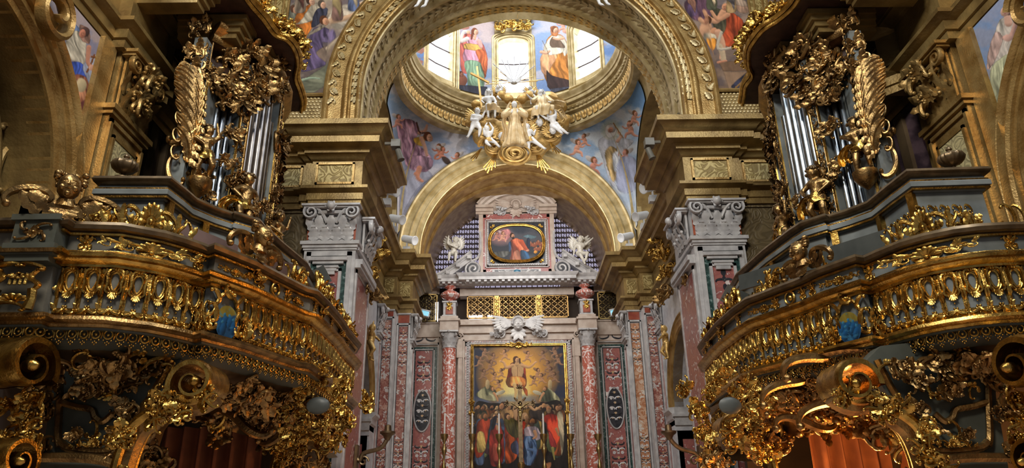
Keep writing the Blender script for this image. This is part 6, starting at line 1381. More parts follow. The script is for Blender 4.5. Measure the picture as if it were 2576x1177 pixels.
# --- wall sconces
for s, P0, P1 in ((-1, [(872, 1150), (905, 1158), (915, 1140), (955, 1128), (972, 1108), (975, 1096)], (884, 1176)), (1, [(1805, 1150), (1760, 1150), (1745, 1138), (1712, 1128), (1692, 1112), (1683, 1095)], (1772, 1176))):
    Yc_ = 16.3; xs = 3.78 * s; t = thing('wall_sconce', 'curved bronze candle arm on the %s pier of the great arch' % SIDE[s], 'sconce', tuple(atY(*P0[0], Yc_)), 'bronze candle arms'); m = MB()
    c = [atY(px, py, Yc_) for px, py in P0]; c[0][0] = xs; c = [V(*p) for p in c]; m.tube(catmull(c, 5), [.05 + .0 * i for i in range(len(catmull(c, 5)))], 8); m.obj('arm', M_['bronze_dark'], t)
    e = c[-1]; m = MB(); m.lathe([(.05, -.1), (.10, 0), (.17, .05), (.17, .09), (.08, .1), (.07, .22), (.03, .24)], e, n=14); m.obj('cup', M_['bronze_dark'], t)
    m = MB(); a, b = sorted((xs, xs - s * .06)); m.box((a, Yc_ - .12, c[0][2] - .3), (b, Yc_ + .12, c[0][2] + .25)); m.obj('back_plate', M_['bronze_dark'], t); q = c[2] - V(0, 0, .05); m = MB(); m.tube([(q[0] + .12 * math.cos(i * .6) * (1 - i / 16), Yc_, q[2] - .12 + .12 * math.sin(i * .6) * (1 - i / 16)) for i in range(14)], .025, 6); m.obj('curl', M_['bronze_dark'], t)
# --- spot lamps on the cornices
LAMPM = MB(); LAMPM.box((-.07, -.06, 0), (.07, .06, .12)); LAMPM.bar((0, 0, .1), (0, 0, .3), .03, .03); LB = MB(); LB.lathe([(.07, 0), (.075, .02), (.08, .26), (.10, .32), (.09, .325), (.02, .3)], n=16)
LM1 = LAMPM.mesh('lamp_base', M_['lamp_white']); LM2 = LB.mesh('lamp_head', M_['lamp_white']); LM2g = LB.mesh('lamp_head_grey', M_['grey_paint'])
for k, (px, py, Y, dx) in enumerate(((958, 498, 17.6, 1), (972, 540, 19.2, 1), (990, 584, 21.3, 1), (1023, 630, 23.1, 1), (1664, 492, 17.6, -1), (1646, 535, 19.2, -1), (1622, 580, 21.3, -1), (1583, 625, 23.1, -1))):
    p = atY(px, py, Y); p[2] = 10.40; sd = 'left' if dx > 0 else 'right'; o_ = ('nearest', 'second', 'third', 'farthest')[k % 4]
    xx = (4.65 - .45) * (-1 if dx > 0 else 1); xx = p[0] if abs(p[0]) > 3.4 else xx; Yn = Y
    t = thing('spot_lamp', 'small white spot lamp on the %s crossing cornice, %s from the great arch' % (sd, o_ if k % 4 else 'nearest'), 'spot lamp', (p[0], Yn, 10.4), 'white spot lamps on the crossing cornice')
    sc = 1.7; B = Matrix.Translation((p[0], Yn, 10.4)) @ Matrix.Scale(sc, 4); link('bracket', LM1, t, B); link('lamp_head', LM2, t, B @ Matrix.Translation((0, 0, .3)) @ Matrix.Rotation(dx * 2.0, 4, 'Y') @ Matrix.Rotation(.5, 4, 'X') @ Matrix.Translation((0, 0, -.1)))
for px, py, dx in ((1014, 368, 1), (1610, 365, -1)):
    p = atY(px, py, 14.9); t = thing('spot_lamp', 'grey spot lamp clamped at the end of the %s main cornice' % ('left' if dx > 0 else 'right'), 'spot lamp', tuple(p), 'grey spot lamps on the main cornice'); p[0] = -3.0 * dx
    B = Matrix.Translation(p) @ Matrix.Scale(.9, 4); m = MB(); m.box((-.12, -.12, -.05), (.12, .12, .16)); m.box((-.3 if dx > 0 else .0, -.03, .05), (.0 if dx > 0 else .3, .03, .12)); m.obj('housing', M_['grey_paint'], t, B); link('lamp_head', LM2g, t, B @ Matrix.Translation((dx * .05, 0, -.1)) @ Matrix.Rotation(PI * .9, 4, 'Y'))
for px, py, dx in ((1070, 790, 1), (1545, 787, -1)):
    p = atY(px, py, 27.2); t = thing('floodlight', 'boxy floodlight with pale blue glass beside the %s lattice' % ('left' if dx > 0 else 'right'), 'floodlight', tuple(p), 'blue glass floodlights')
    B = Matrix.Translation(p) @ Matrix.Rotation(.25 * dx, 4, 'Y'); m = MB(); m.box((-.16, -.1, -.1), (.16, .12, .13)); m.box((-.18, -.14, .1), (.18, .1, .15)); m.obj('housing', M_['lamp_white'], t, B); MB().box((-.14, -.12, -.08), (.14, -.1, .09)).obj('glass', M_['lamp_glass'], t, B); MB().bar((p[0], p[1] + .1, p[2]), (p[0], 28.0, p[2] - .1), .04, .04).obj('bracket', M_['iron'], t)
# ================================================================ ORGAN BALCONIES
class Path:
    def __init__(s, pts):
        s.p = [V(*q) for q in pts]; d = [np.linalg.norm(b - a) for a, b in zip(s.p, s.p[1:])]; s.c = [0] + list(np.cumsum(d)); s.L = s.c[-1]; s.hi = 1e9
    def at(s, t):
        t = min(max(t, 0), s.L - 1e-6)
        for i in range(len(s.c) - 1):
            if s.c[i + 1] >= t:
                f = (t - s.c[i]) / max(1e-9, s.c[i + 1] - s.c[i]); return s.p[i] * (1 - f) + s.p[i + 1] * f, s.p[i + 1] - s.p[i]
    def frame(s, t, side):
        """point and smoothed outward normal"""
        a, _ = s.at(t - .12); b, _ = s.at(t + .12); p, _ = s.at(t); d = b - a; d /= np.linalg.norm(d); return p, V(d[1], -d[0]) * side
    def find(s, px, z, lo=0, hi=1e9):
        best = None
        for i in range(int(max(lo, 0) * 50), int(min(hi, s.L, s.hi) * 50)):
            p, _ = s.at(i / 50); x, y = to_px(V(p[0], p[1], z)); e = abs(x - px)
            if best is None or e < best[0]: best = (e, i / 50)
        return best[1]
RAILZ = 4.5
BP = {
 -1: [(-6.5, 7.0), (-5.62, 7.0), (-5.62, 6.62), (-4.87, 6.62), (-4.87, 6.72), (-4.35, 6.78), (-4.05, 6.98), (-3.92, 7.14), (-3.81, 7.32), (-3.74, 7.47), (-3.64, 7.40), (-3.42, 7.84), (-3.36, 8.05), (-3.27, 8.34), (-3.16, 8.68), (-3.09, 8.88), (-3.0, 8.98), (-2.97, 9.5), (-2.96, 10.2), (-3.0, 11.0), (-3.0, 11.85), (-3.15, 12.3), (-3.6, 12.75), (-4.4, 13.1), (-6.7, 13.3)],
 1: [(6.72, 7.35), (5.95, 7.3), (5.95, 6.98), (5.15, 6.98), (5.13, 7.06), (4.88, 7.07), (4.62, 7.1), (4.42, 7.17), (4.22, 7.32), (4.07, 7.5), (3.95, 7.8), (3.86, 8.08), (3.72, 8.02), (3.50, 8.42), (3.40, 8.78), (3.24, 9.1), (3.10, 9.4), (2.99, 9.6), (2.94, 10.1), (2.92, 10.85), (2.96, 11.7), (3.02, 12.4), (3.2, 12.9), (3.7, 13.3), (4.5, 13.6), (6.7, 13.8)]}
def ring_board(mb, path, z0, z1, d0, d1, side): mb.sweep([(d0, z0), (d1, z0), (d1, z1), (d0, z1), (d0, z0)], path, side=side)
def relief(key, B, path, t, z, side, sc, d=.0, rot=0, name=None, **k):
    p, n = path.frame(t, side); o = (p[0] + n[0] * d, p[1] + n[1] * d, z); return place(name or key, key, B, o, (n[0], n[1], 0), sc, rot, **k)
for s in (-1, 1):
    sd = SIDE[s]; side = -s; pth = BP[s]; P = Path(pth); P.hi = P.L - 4.1
    B = thing('organ_balcony', 'curved gilded balcony with keyhole cartouches below the %s organ' % sd, 'balcony', (pth[0][0], 9.5, 3.2), 'organ balconies')
    vis0, vis1 = P.find(8 if s < 0 else 2568, RAILZ, .9), P.find(886 if s < 0 else 1768, RAILZ, 5.0)
    vis1 = min(P.L - 3.4, vis1 + .4)
    m = MB().sweep([(-.14, 4.40), (.02, 4.40), (.05, 4.43), (.10, 4.44), (.115, 4.48), (.09, 4.52), (.0, 4.54), (-.14, 4.54)], pth, side=side); m.obj('handrail', M_['bronze_dark'], B)
    m = MB().sweep([(.02, 4.385), (.05, 4.39), (.055, 4.41), (.02, 4.42)], pth, side=side); m.obj('rail_bead', M_['gilding'], B)
    m = MB(); ring_board(m, pth, 4.2, 4.42, -.08, .0, side); m.obj('frieze_board', M_['grey_paint' if s < 0 else 'blue_grey_paint'], B)
    m = MB().sweep([(-.12, 4.05), (.01, 4.05), (.03, 4.06), (.03, 4.085), (.07, 4.10), (.09, 4.13), (.13, 4.14), (.14, 4.17), (.10, 4.195), (.09, 4.21), (.05, 4.22), (.0, 4.23), (-.12, 4.23)], pth, side=side); m.obj('gilded_cornice', M_['gilding'], B)
    m = MB(); ring_board(m, pth, 3.5, 4.06, -.12, -.02, side); m.obj('parapet_board', M_['grey_paint' if s < 0 else 'blue_grey_paint'], B)
    m = MB().sweep([(-.14, 3.42), (.02, 3.42), (.06, 3.44), (.07, 3.465), (.10, 3.47), (.13, 3.495), (.12, 3.53), (.06, 3.545), (.03, 3.565), (-.10, 3.57)], pth, side=side); m.obj('ledge_moulding', M_['gilding_old' if s < 0 else 'gilding'], B)
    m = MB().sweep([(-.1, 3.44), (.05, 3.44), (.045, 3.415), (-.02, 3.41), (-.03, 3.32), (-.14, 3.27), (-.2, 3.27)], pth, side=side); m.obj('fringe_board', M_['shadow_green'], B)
    m = MB().sweep([(-.16, 3.28), (-.35, 3.22), (-.45, 3.2)], pth[4:-3], side=side); m.obj('soffit', M_['bronze_dark'], B)
    # keyhole cartouches
    step = .208; t = vis0; cnt = 0; blk = P.c[9 if s < 0 else 11], P.c[11 if s < 0 else 13]
    ped = P.c[4]
    while t < vis1:
        if ped + .1 < t and not (blk[0] - .02 < t < blk[1] + .04): relief('keyhole_cartouche', B, P, t, 3.56, side, (.41, .50, .5), -.02, name='keyhole_cartouche'); cnt += 1
        t += step
    # fringe of rings and beads
    t = vis0; k = 0; span = (vis1 - vis0); st = span / 66
    while t < vis1 and k < 90:
        relief('bead_fringe', B, P, t, 3.435, side, (st * 1.04, .125, .12), .0, name='bead_fringe'); t += st; k += 1
    # frieze foliage
    Fz = ([(215, 'palmette', .42, 0), (380, 'rinceau', .27, 0), (497, 'palmette', .42, 0), (592, 'rinceau', .14, 0), (640, 'foliage_0', .34, 0), (655, 'palmette', .38, 0), (688, 'rosette_m', .5, 0), (722, 'palmette', .38, 0), (745, 'rinceau', .17, 0), (790, 'palmette', .40, 0), (806, 'foliage_1', .34, 0), (832, 'palmette', .4, 0), (853, 'foliage_2', .34, 0), (872, 'palmette', .42, 0)] if s < 0 else
          [(2540, 'palmette', .42, 0), (2330, 'rinceau', .29, 0), (2188, 'palmette', .42, 0), (2112, 'rinceau', .16, 0), (2046, 'palmette', .4, 0), (2020, 'palmette', .34, 0), (1990, 'rosette_m', .5, 0), (1955, 'palmette', .36, 0), (1925, 'rinceau', .17, 0), (1860, 'palmette', .42, 0), (1822, 'foliage_1', .34, 0), (1812, 'palmette', .4, 0), (1792, 'foliage_2', .34, 0), (1778, 'palmette', .42, 0)])
    if 'rosette_m' not in LIB: lib('rosette_m', lambda m: [m.tube([(.16 * math.cos(2 * PI * i / 18), .26 * math.sin(2 * PI * i / 18), .04) for i in range(18)], .035, 6, closed=True), m.ball((0, 0, .02), .09, 8, (1, 1.6, .7)), leaf(m, (0, .26), PI / 2, .14, .06), leaf(m, (0, -.26), -PI / 2, .14, .06)], 'gilding')
    for px, key, sc, r in Fz: relief(key, B, P, P.find(px, 4.30, .9), 4.315, side, (sc * (.95 if key != 'rinceau' else 1.75), sc * (.62 if key in ('palmette', 'rosette_m') else 1.35 if key == 'rinceau' else .8), sc), .005, r, name='frieze_foliage')
    # things standing on the rail: masks, shells, foliage crests
    onrail = ([(155, 'mask', .76, 'by the near end pedestal'), (638, 'mask', .72, 'at the middle block')], [(372, 'cresting', .38), (470, 'c_scroll', .32), (330, 'c_scroll', .3), (262, 'foliage_0', .34), (215, 'foliage_3', .34), (745, 'foliage_2', .46), (722, 'c_scroll', .3), (800, 'foliage_1', .5), (822, 'foliage_3', .46), (842, 'foliage_0', .42), (858, 'foliage_2', .46), (874, 'foliage_1', .44), (884, 'foliage_0', .4)]) if s < 0 else \
             ([(2036, 'mask', .72, 'at the middle block')], [(2330, 'cresting', .37), (2240, 'c_scroll', .34), (2440, 'foliage_0', .34), (2545, 'c_scroll', .42), (2570, 'c_scroll', .4), (2070, 'c_scroll', .3), (1950, 'foliage_2', .46), (1915, 'c_scroll', .3), (1858, 'foliage_1', .5), (1838, 'foliage_3', .46), (1820, 'foliage_0', .42), (1806, 'foliage_2', .42), (1790, 'foliage_1', .46), (1776, 'foliage_0', .4)])
    for px, key, sc, w in onrail[0]:
        t = P.find(px, 4.5, .9); p, n = P.frame(t, side); th = thing('carved_mask', 'gilded head with curling hair on the %s balcony rail %s' % (sd, w), 'carved head', (p[0], p[1], 4.54))
        place('head', 'mask', th, (p[0] + n[0] * .02, p[1] + n[1] * .02, 4.53), (n[0] - .5 * (-s) * 0, n[1], 0), sc, 0)
    for px, key, sc in onrail[1]:
        relief(key, B, P, P.find(px, 4.52, .9), 4.52 + (.1 if key == 'c_scroll' else 0), side, (sc * .85, sc * (1.5 if key == 'cresting' else 1.1), sc), -.02, 0, name='rail_cresting')
    # middle block: pilaster faces, cartouche painting
    tm = (blk[0] + blk[1]) / 2 + .02; p, n = P.frame(tm, side); d = P.at(tm)[1]; d = d / np.linalg.norm(d); n = V(d[1], -d[0]) * side; n3 = (n[0], n[1], 0)
    lib('cartouche_frame', lambda m: [m.tube([(.19 * math.cos(2 * PI * i / 24), .24 * math.sin(2 * PI * i / 24) * (1.05 if math.sin(2 * PI * i / 24) > 0 else .95), .03) for i in range(24)], .028, 6, closed=True)] + [scroll(m, fit((lambda q: q if sg > 0 else mir(q))(rot2(curl(1, 1, 17, 3), 1.4 + a)), (sg * .22, y, .14, .22)), .03, .03) for sg in (-1, 1) for y, a in ((.17, 0), (-.03, .3), (-.2, 2.))] + [scroll(m, fit(rot2(curl(1, 2, 12, 3), PI), (0, .27, .36, .14)), .035, .04), shell(m, (0, .2), .09, 20, 160, 5, .03), leaf(m, (0, -.22), -PI / 2, .12, .08, .3)], 'gilding') if 'cartouche_frame' not in LIB else 0
    bl = MB(); fr = FR((p[0] + n[0] * .0, p[1] + n[1] * .0, 0), tuple(np.cross(V(0, 0, 1), V(*n3))), (0, 0, 1), n3)
    lbox(bl, fr, -.20, .20, 3.55, 4.06, -.08, .02); bl.obj('block_face', M_['blue_grey_paint'], B)
    cfr = place('cartouche_frame', 'cartouche_frame', B, loc(fr, 0, 3.80, .03), n3, (.82, .9, .8))
    mb = MB(); mb.grid(lambda u, v: tuple(loc(fr, (.005 + .145 * v) * math.cos(2 * PI * u), 3.785 + (.005 + .185 * v) * math.sin(2 * PI * u), .035)), 60, 26)
    cpx, cpy = to_px(loc(fr, 0, 3.79, .03))
    def fc(q, cpx=cpx, cpy=cpy):
        q.base((30, 66, 98)); q.poly([(cpx - 30, cpy - 40), (cpx + 30, cpy - 40), (cpx + 26, cpy - 18), (cpx - 26, cpy - 14)], (120, 104, 40), fold=.1)
        for dx, dy in ((-16, -6), (-4, -14), (8, -10), (17, 0), (-10, 4)): q.blob(cpx + dx, cpy + dy + 14, 8, 19, (22, 66, 104), 8, sh=.6); q.blob(cpx + dx, cpy + dy - 6, 3.6, 4.2, (50, 108, 138), sh=.4)
        q.clouds((60, 120, 150), .09, .62, .70, .6)
    painted('blue_painting', mb, fc, 'oil_paint', parent=cfr)
    relief('foliage_3', B, P, tm - .26, 3.56, side, (.25, .6, .4), .02, name='bracket_foliage'); relief('foliage_0', B, P, tm + .26, 3.56, side, (.25, .6, .4), .02, name='bracket_foliage')
    # near pedestal with its bracket capital
    p0, p1 = V(*pth[2]), V(*pth[3]); c = (p0 + p1) / 2; c = V(-5.06, 6.62) if s < 0 else V(5.3, 6.98); hw = .21
    if s < 0:
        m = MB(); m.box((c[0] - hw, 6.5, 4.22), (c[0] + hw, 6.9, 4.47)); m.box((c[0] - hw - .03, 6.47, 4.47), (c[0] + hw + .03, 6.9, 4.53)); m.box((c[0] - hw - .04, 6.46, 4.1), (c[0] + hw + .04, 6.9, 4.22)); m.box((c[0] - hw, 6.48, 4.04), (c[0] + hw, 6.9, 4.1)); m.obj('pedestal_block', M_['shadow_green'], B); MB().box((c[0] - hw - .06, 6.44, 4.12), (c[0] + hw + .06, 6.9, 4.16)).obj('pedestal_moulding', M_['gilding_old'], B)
        place('frieze_foliage', 'rosette_sq' if 'rosette_sq' in LIB else lib('rosette_sq', lambda m: [rosette(m, (0, 0), .16, 0, 4)] + [scroll(m, fit(rot2(curl(1, 1, 17, 3), a), (.22 * math.cos(a), .2 * math.sin(a), .22, .2)), .03, .02) for a in (.78, 2.36, 3.93, 5.5)], 'gilding_old'), B, (c[0], 6.49, 4.345), (0, -1, 0), (.62, .42, .5))
        place('bracket_capital', 'bracket_capital', B, (c[0] - .02, 6.50, 3.55), (0, -1, 0), (.44, .205, .4)); place('bracket_capital', 'bracket_capital', B, (c[0] - .66, 6.75, 3.55), (0, -1, 0), (.42, .205, .4))
    # ---------- carved underside, one thing per side
    U = thing('balcony_support', 'carved and gilded bracket vault carrying the %s organ balcony' % sd, 'support', (5.5 * s, 8.0, 0), 'balcony supports')
    F = (lambda px, py, Y: atY(px if s < 0 else 2576 + 60 - px, py, Y))
    Yp = 7.45 if s < 0 else 7.7
    fr = FR((0, Yp, 0), (1, 0, 0), (0, 0, 1), (0, -1, 0))
    out = [(140, 840), (420, 870), (455, 905), (400, 1000), (340, 1060), (300, 1177), (290, 1230), (90, 1230), (130, 1000)]
    Q = [(lambda w: (w[0], w[2]))(F(px, py, Yp)) for px, py in out]
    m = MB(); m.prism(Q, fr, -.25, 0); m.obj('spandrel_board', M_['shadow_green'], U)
    m = MB(); Z = [F(px, py, Yp - .03) for px, py in ((152, 860), (150, 1000), (146, 1090), (150, 1122))]; m.tube(catmull(Z, 4), .035, 6); Z = [F(px, py, Yp - .03) for px, py in ((150, 1110), (180, 1128), (290, 1130), (330, 1060), (385, 990), (430, 905))]; m.tube(catmull(Z, 5), .04, 6)
    Z = [F(px, py, Yp - .03) for px, py in ((152, 1010), (190, 1022), (230, 1030), (240, 1050), (260, 1060), (285, 1040))]; m.tube(catmull(Z, 5), .035, 6)
    Z = [F(px, py, Yp - .1) for px, py in ((90, 1150), (220, 1152), (290, 1168), (300, 1200))]; m.tube(catmull(Z, 5), .05, 6); m.obj('gilded_border', M_['gilding_old'], U)
    fol = [(235, 1125, 'cresting', .28, 0), (235, 1080, 'c_scroll', .45, 0), (250, 905, 'foliage_0', .75, PI), (300, 890, 'foliage_1', .7, PI), (200, 930, 'c_scroll', .5, 1.5), (330, 940, 'foliage_2', .6, 2.4), (280, 975, 'c_scroll', .55, -.8), (235, 1000, 'foliage_3', .55, .3), (330, 1010, 'foliage_0', .5, 2.2), (180, 900, 'foliage_2', .5, PI), (190, 985, 'c_scroll', .4, 2.6), (290, 1095, 'foliage_1', .35, -.3), (195, 1105, 'foliage_3', .32, .4), (375, 905, 'foliage_3', .6, PI), (410, 930, 'c_scroll', .5, 2), (120, 930, 'foliage_1', .6, PI), (110, 1000, 'foliage_2', .55, PI), (105, 1060, 'foliage_3', .5, 0), (100, 1110, 'foliage_0', .5, PI), (350, 1060, 'foliage_1', .45, 2.3), (310, 1140, 'foliage_2', .4, 2.4), (300, 1090, 'c_scroll', .35, 1.1)]
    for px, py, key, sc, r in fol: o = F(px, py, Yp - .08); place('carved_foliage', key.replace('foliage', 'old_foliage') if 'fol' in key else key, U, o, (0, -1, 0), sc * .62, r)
    # console volutes
    for px, py, Y, sc, w in ((508, 972, 7.25, .52, .55), (800, 1085, 10.6, .5, .5)):
        o = F(px, py, Y); place('console_volute', 'volute', U, o, (0, -1, 0), (sc * (1 if s > 0 else -1), sc, w), .3)
        # sweeping body of the console
        if Y < 8: C = [F(px_, py_, Y) for px_, py_ in ((540, 990), (500, 1012), (450, 1010), (400, 1040), (350, 1080), (318, 1150), (300, 1230))]
        else: C = [F(px_, py_, Y) for px_, py_ in ((820, 1110), (780, 1105), (740, 1120), (705, 1150), (690, 1210))]
        CC_ = catmull(C, 5); N = len(CC_)
        for dy, r, mt in ((0, .12, 'gilding_old'), (-.16, .05, 'gilding'), (.18, .05, 'gilding')):
            m = MB(); m.tube([(c_[0], c_[1] + dy, c_[2]) for c_ in CC_], [r * (1.15 - .3 * i / N) for i in range(N)], 8); m.obj('console_body', M_[mt], U)
        for i in range(3, N - 2, 4): place('carved_foliage', 'foliage_%d' % (i % 4), U, (CC_[i][0], CC_[i][1] - .2, CC_[i][2] - .05), (0, -1, 0), .36, 2.2 * s * -1 + i)
    # lying wall volutes at the near end
    for px, py, w, sc in ((70, 925, 1.0, .62), (58, 1160, .8, .45)):
        o = F(px, py, 6.7) + V(s * .35, 0, 0); ob = place('wall_volute', 'volute', U, o, (-s, -.25, 0), (sc, sc, w), 0)
    for px, py, sc in ((85, 985, .5), (75, 1040, .5), (85, 1090, .4), (30, 1000, .5), (30, 1080, .5)): place('carved_foliage', 'foliage_%d' % (px % 4), U, F(px, py, 6.85), (0, -1, 0), sc * .75, PI)
    rz = random.Random(77)
    for i in range(64):
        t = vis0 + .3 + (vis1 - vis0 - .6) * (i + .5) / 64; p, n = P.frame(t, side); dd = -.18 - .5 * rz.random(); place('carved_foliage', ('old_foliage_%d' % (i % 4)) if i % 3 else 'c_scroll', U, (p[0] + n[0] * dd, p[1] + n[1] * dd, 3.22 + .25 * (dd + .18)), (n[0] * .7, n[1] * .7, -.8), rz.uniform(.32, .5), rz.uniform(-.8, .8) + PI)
    # hanging vault: dark carved masses between the consoles
    rs = random.Random(4 + s)
    m = MB(); pv = [F(430, 880, 8.0), F(520, 880, 8.2), F(620, 905, 8.8), F(700, 940, 9.6), F(780, 990, 10.6), F(860, 1030, 12.2)]; lo = [F(380, 1230, 9.2), F(430, 1060, 9.4), F(560, 1080, 10.2), F(690, 1120, 11), F(740, 1160, 11.8), F(850, 1150, 13.2)]
    PV, LO = catmull(pv, 5), catmull(lo, 5)
    def vf(u, v): i = min(len(PV) - 1, int(round(u * (len(PV) - 1)))); a, b = PV[i], LO[i]; w = a * (1 - v) + b * v; return (w[0] + s * .3 * math.sin(PI * v), w[1] + .25 * math.sin(PI * v), w[2])
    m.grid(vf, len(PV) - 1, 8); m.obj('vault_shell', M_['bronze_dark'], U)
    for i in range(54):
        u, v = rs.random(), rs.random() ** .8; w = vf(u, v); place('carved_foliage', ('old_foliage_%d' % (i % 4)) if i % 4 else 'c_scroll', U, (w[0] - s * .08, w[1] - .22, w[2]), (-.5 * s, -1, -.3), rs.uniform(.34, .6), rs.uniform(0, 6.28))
    for px, py, Y in ((590, 905, 8.6), (650, 960, 9.2), (560, 1010, 9), (610, 1065, 9.5), (720, 990, 10), (700, 1060, 10.2)):
        C = fit(rot2(curl(1, 1.2, 14, 3, rs.random() < .5), rs.uniform(0, 6)), (0, 0, .8, .6)); o = F(px, py, Y); q = MB(); scroll(q, C, .06); q.obj('carved_scroll', M_['gilding_old'], U, frame_matrix(o, (1, 0, 0), (0, 0, 1), (0, -1, 0)))
    # end cluster with its slate cartouche
    o = F(800, 1020, 9.3); m = MB(); m.ball(o, .14, 7, (1.1, .3, .8)); m.obj('slate_boss', M_['slate_board'], U)
    for i in range(16): a = i * .8; rr = .2 + .14 * (i % 3); place('carved_foliage', 'foliage_%d' % (i % 4), U, (o[0] + math.cos(a) * rr * 1.1, o[1] - .05 + .03 * i, o[2] + math.sin(a) * rr * .8), (0, -1, 0), .34, a - PI / 2)
    for i in range(16):
        t = vis1 - 2.6 + i * .15; relief('foliage_%d' % (i % 4), U, P, t, 3.24 - .25 * (i % 3 == 0), side, .36, -.05, PI, name='carved_foliage')
    # dark doorway and hall beyond, curtain
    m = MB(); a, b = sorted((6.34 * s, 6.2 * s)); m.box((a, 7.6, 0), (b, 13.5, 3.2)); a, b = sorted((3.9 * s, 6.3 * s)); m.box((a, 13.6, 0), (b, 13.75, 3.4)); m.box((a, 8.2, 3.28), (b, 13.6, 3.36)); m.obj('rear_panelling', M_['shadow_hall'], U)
    c = thing('curtain', 'brown curtain hanging in the opening below the %s balcony' % sd, 'curtain', (4.9 * s, 11.5, 0), 'curtains under the balconies'); m = MB()
    m.grid(lambda u, v: (s * (4.2 + 1.6 * u), 11.4 + .12 * math.sin(u * 40), .4 + 2.7 * v), 90, 4); m.obj('cloth', M_['curtain'], c)
    # ---------- planks leaning behind the rail
    if s < 0:
        for k, (a, b, lab) in enumerate((((452, 590), (592, 645), 'longer'), ((660, 668), (735, 690), 'shorter'))):
            A, B2 = atY(*a, 7.65 + k * 1.2), atY(*b, 8.25 + k * 1.4); m = MB(); m.bar(A, B2, .05, .28); tag(m.obj('plank', M_['brown_board']), '%s brown plank leaning behind the left balcony rail' % lab, 'plank')
    else:
        A, B2 = atY(2262, 592, 8.0), atY(1862, 712, 10.6); m = MB(); m.bar(A, B2, .05, .24); tag(m.obj('plank', M_['slate_board']), 'long slate grey plank leaning behind the right balcony rail', 'plank')
    A = atY(798 if s < 0 else 1848, 700 if s < 0 else 748, 11.9); m = MB(); m.box((-.2, -.03, -.16), (.2, .03, .16)); tag(m.obj('board', M_['slate_board'], None, Matrix.Translation(A) @ Matrix.Rotation(.5 * s, 4, 'Y') @ Matrix.Rotation(.4, 4, 'X')), 'small tilted slate board at the far end of the %s balcony' % sd, 'board')
# ================================================================ ORGANS
OP = {-1: [(-6.75, 12.4), (-5.75, 10.55), (-5.38, 10.0), (-5.08, 10.42), (-4.88, 10.9), (-4.76, 11.4), (-4.80, 12.0), (-5.0, 12.6), (-5.3, 13.1), (-6.7, 13.4)],
      1: [(6.75, 12.4), (5.8, 10.55), (5.40, 10.0), (5.10, 10.42), (4.90, 10.9), (4.78, 11.4), (4.82, 12.0), (5.02, 12.6), (5.3, 13.1), (6.7, 13.4)]}
IP = {-1: [(-5.50, 9.0), (-5.44, 8.02), (-4.66, 8.05), (-4.62, 8.35), (-4.60, 8.62), (-4.42, 8.95), (-4.22, 9.2), (-4.18, 9.16), (-4.0, 9.36), (-4.0, 9.55), (-3.93, 10.2), (-3.80, 11.1), (-3.85, 11.9), (-4.2, 12.6), (-6.7, 13.3)],
      1: [(5.62, 9.0), (5.56, 8.06), (4.70, 8.10), (4.67, 8.5), (4.65, 9.0), (4.45, 9.3), (4.22, 9.55), (4.16, 9.5), (3.98, 9.7), (3.92, 9.95), (3.80, 10.8), (3.72, 12.0), (3.8, 12.7), (4.3, 13.2), (6.7, 13.6)]}
def o_band(m):
    for i in range(9):
        x = (i - 4) * .22; scroll(m, fit(rot2(curl(1, 1.2, 17, 3), (i % 2) * PI), (x, .02 * (-1) ** i, .24, .2)), .022, .01); leaf(m, (x, 0), (PI / 2 if i % 2 else -PI / 2) + .5, .12, .04, .2, .3, 1)
lib('foliage_band', o_band, 'gilding')
def carve(cs):
    m = MB(); rs = random.Random(cs); return m
POSES = dict(
 a=dict(eL=(.17, .80, .04), hL=(.12, .98, .06), eR=(-.2, .66, .1), hR=(-.1, .56, .2), kL=(.12, .26, .12), aL=(.10, .08, -.02), kR=(-.08, .24, .03), aR=(-.1, .03, 0), pel=(.02, .46, 0), chest=(-.02, .67, .02), look=(.3, -.3, 1)),
 b=dict(eL=(.2, .64, -.02), hL=(.1, .52, .1), eR=(-.22, .62, .04), hR=(-.14, .5, .14), kL=(.07, .25, .06), aL=(.07, .04, .0), kR=(-.12, .26, .10), aR=(-.08, .08, -.04), pel=(-.02, .46, 0), chest=(.02, .67, .0), look=(-.3, -.35, 1)),
 c=dict(eL=(.21, .72, .06), hL=(.24, .9, .08), eR=(-.2, .6, .02), hR=(-.06, .5, .14), kL=(.13, .28, .1), aL=(.15, .1, .0), kR=(-.05, .24, .04), aR=(-.07, .03, .0), look=(.5, -.1, 1), pel=(.0, .46, 0), chest=(.03, .67, 0)))
for k, q in POSES.items(): putto('organ_putto_' + k, 'gilding_old', 'bronze_dark', None, .012, ord(k), sash='gilding', **q)
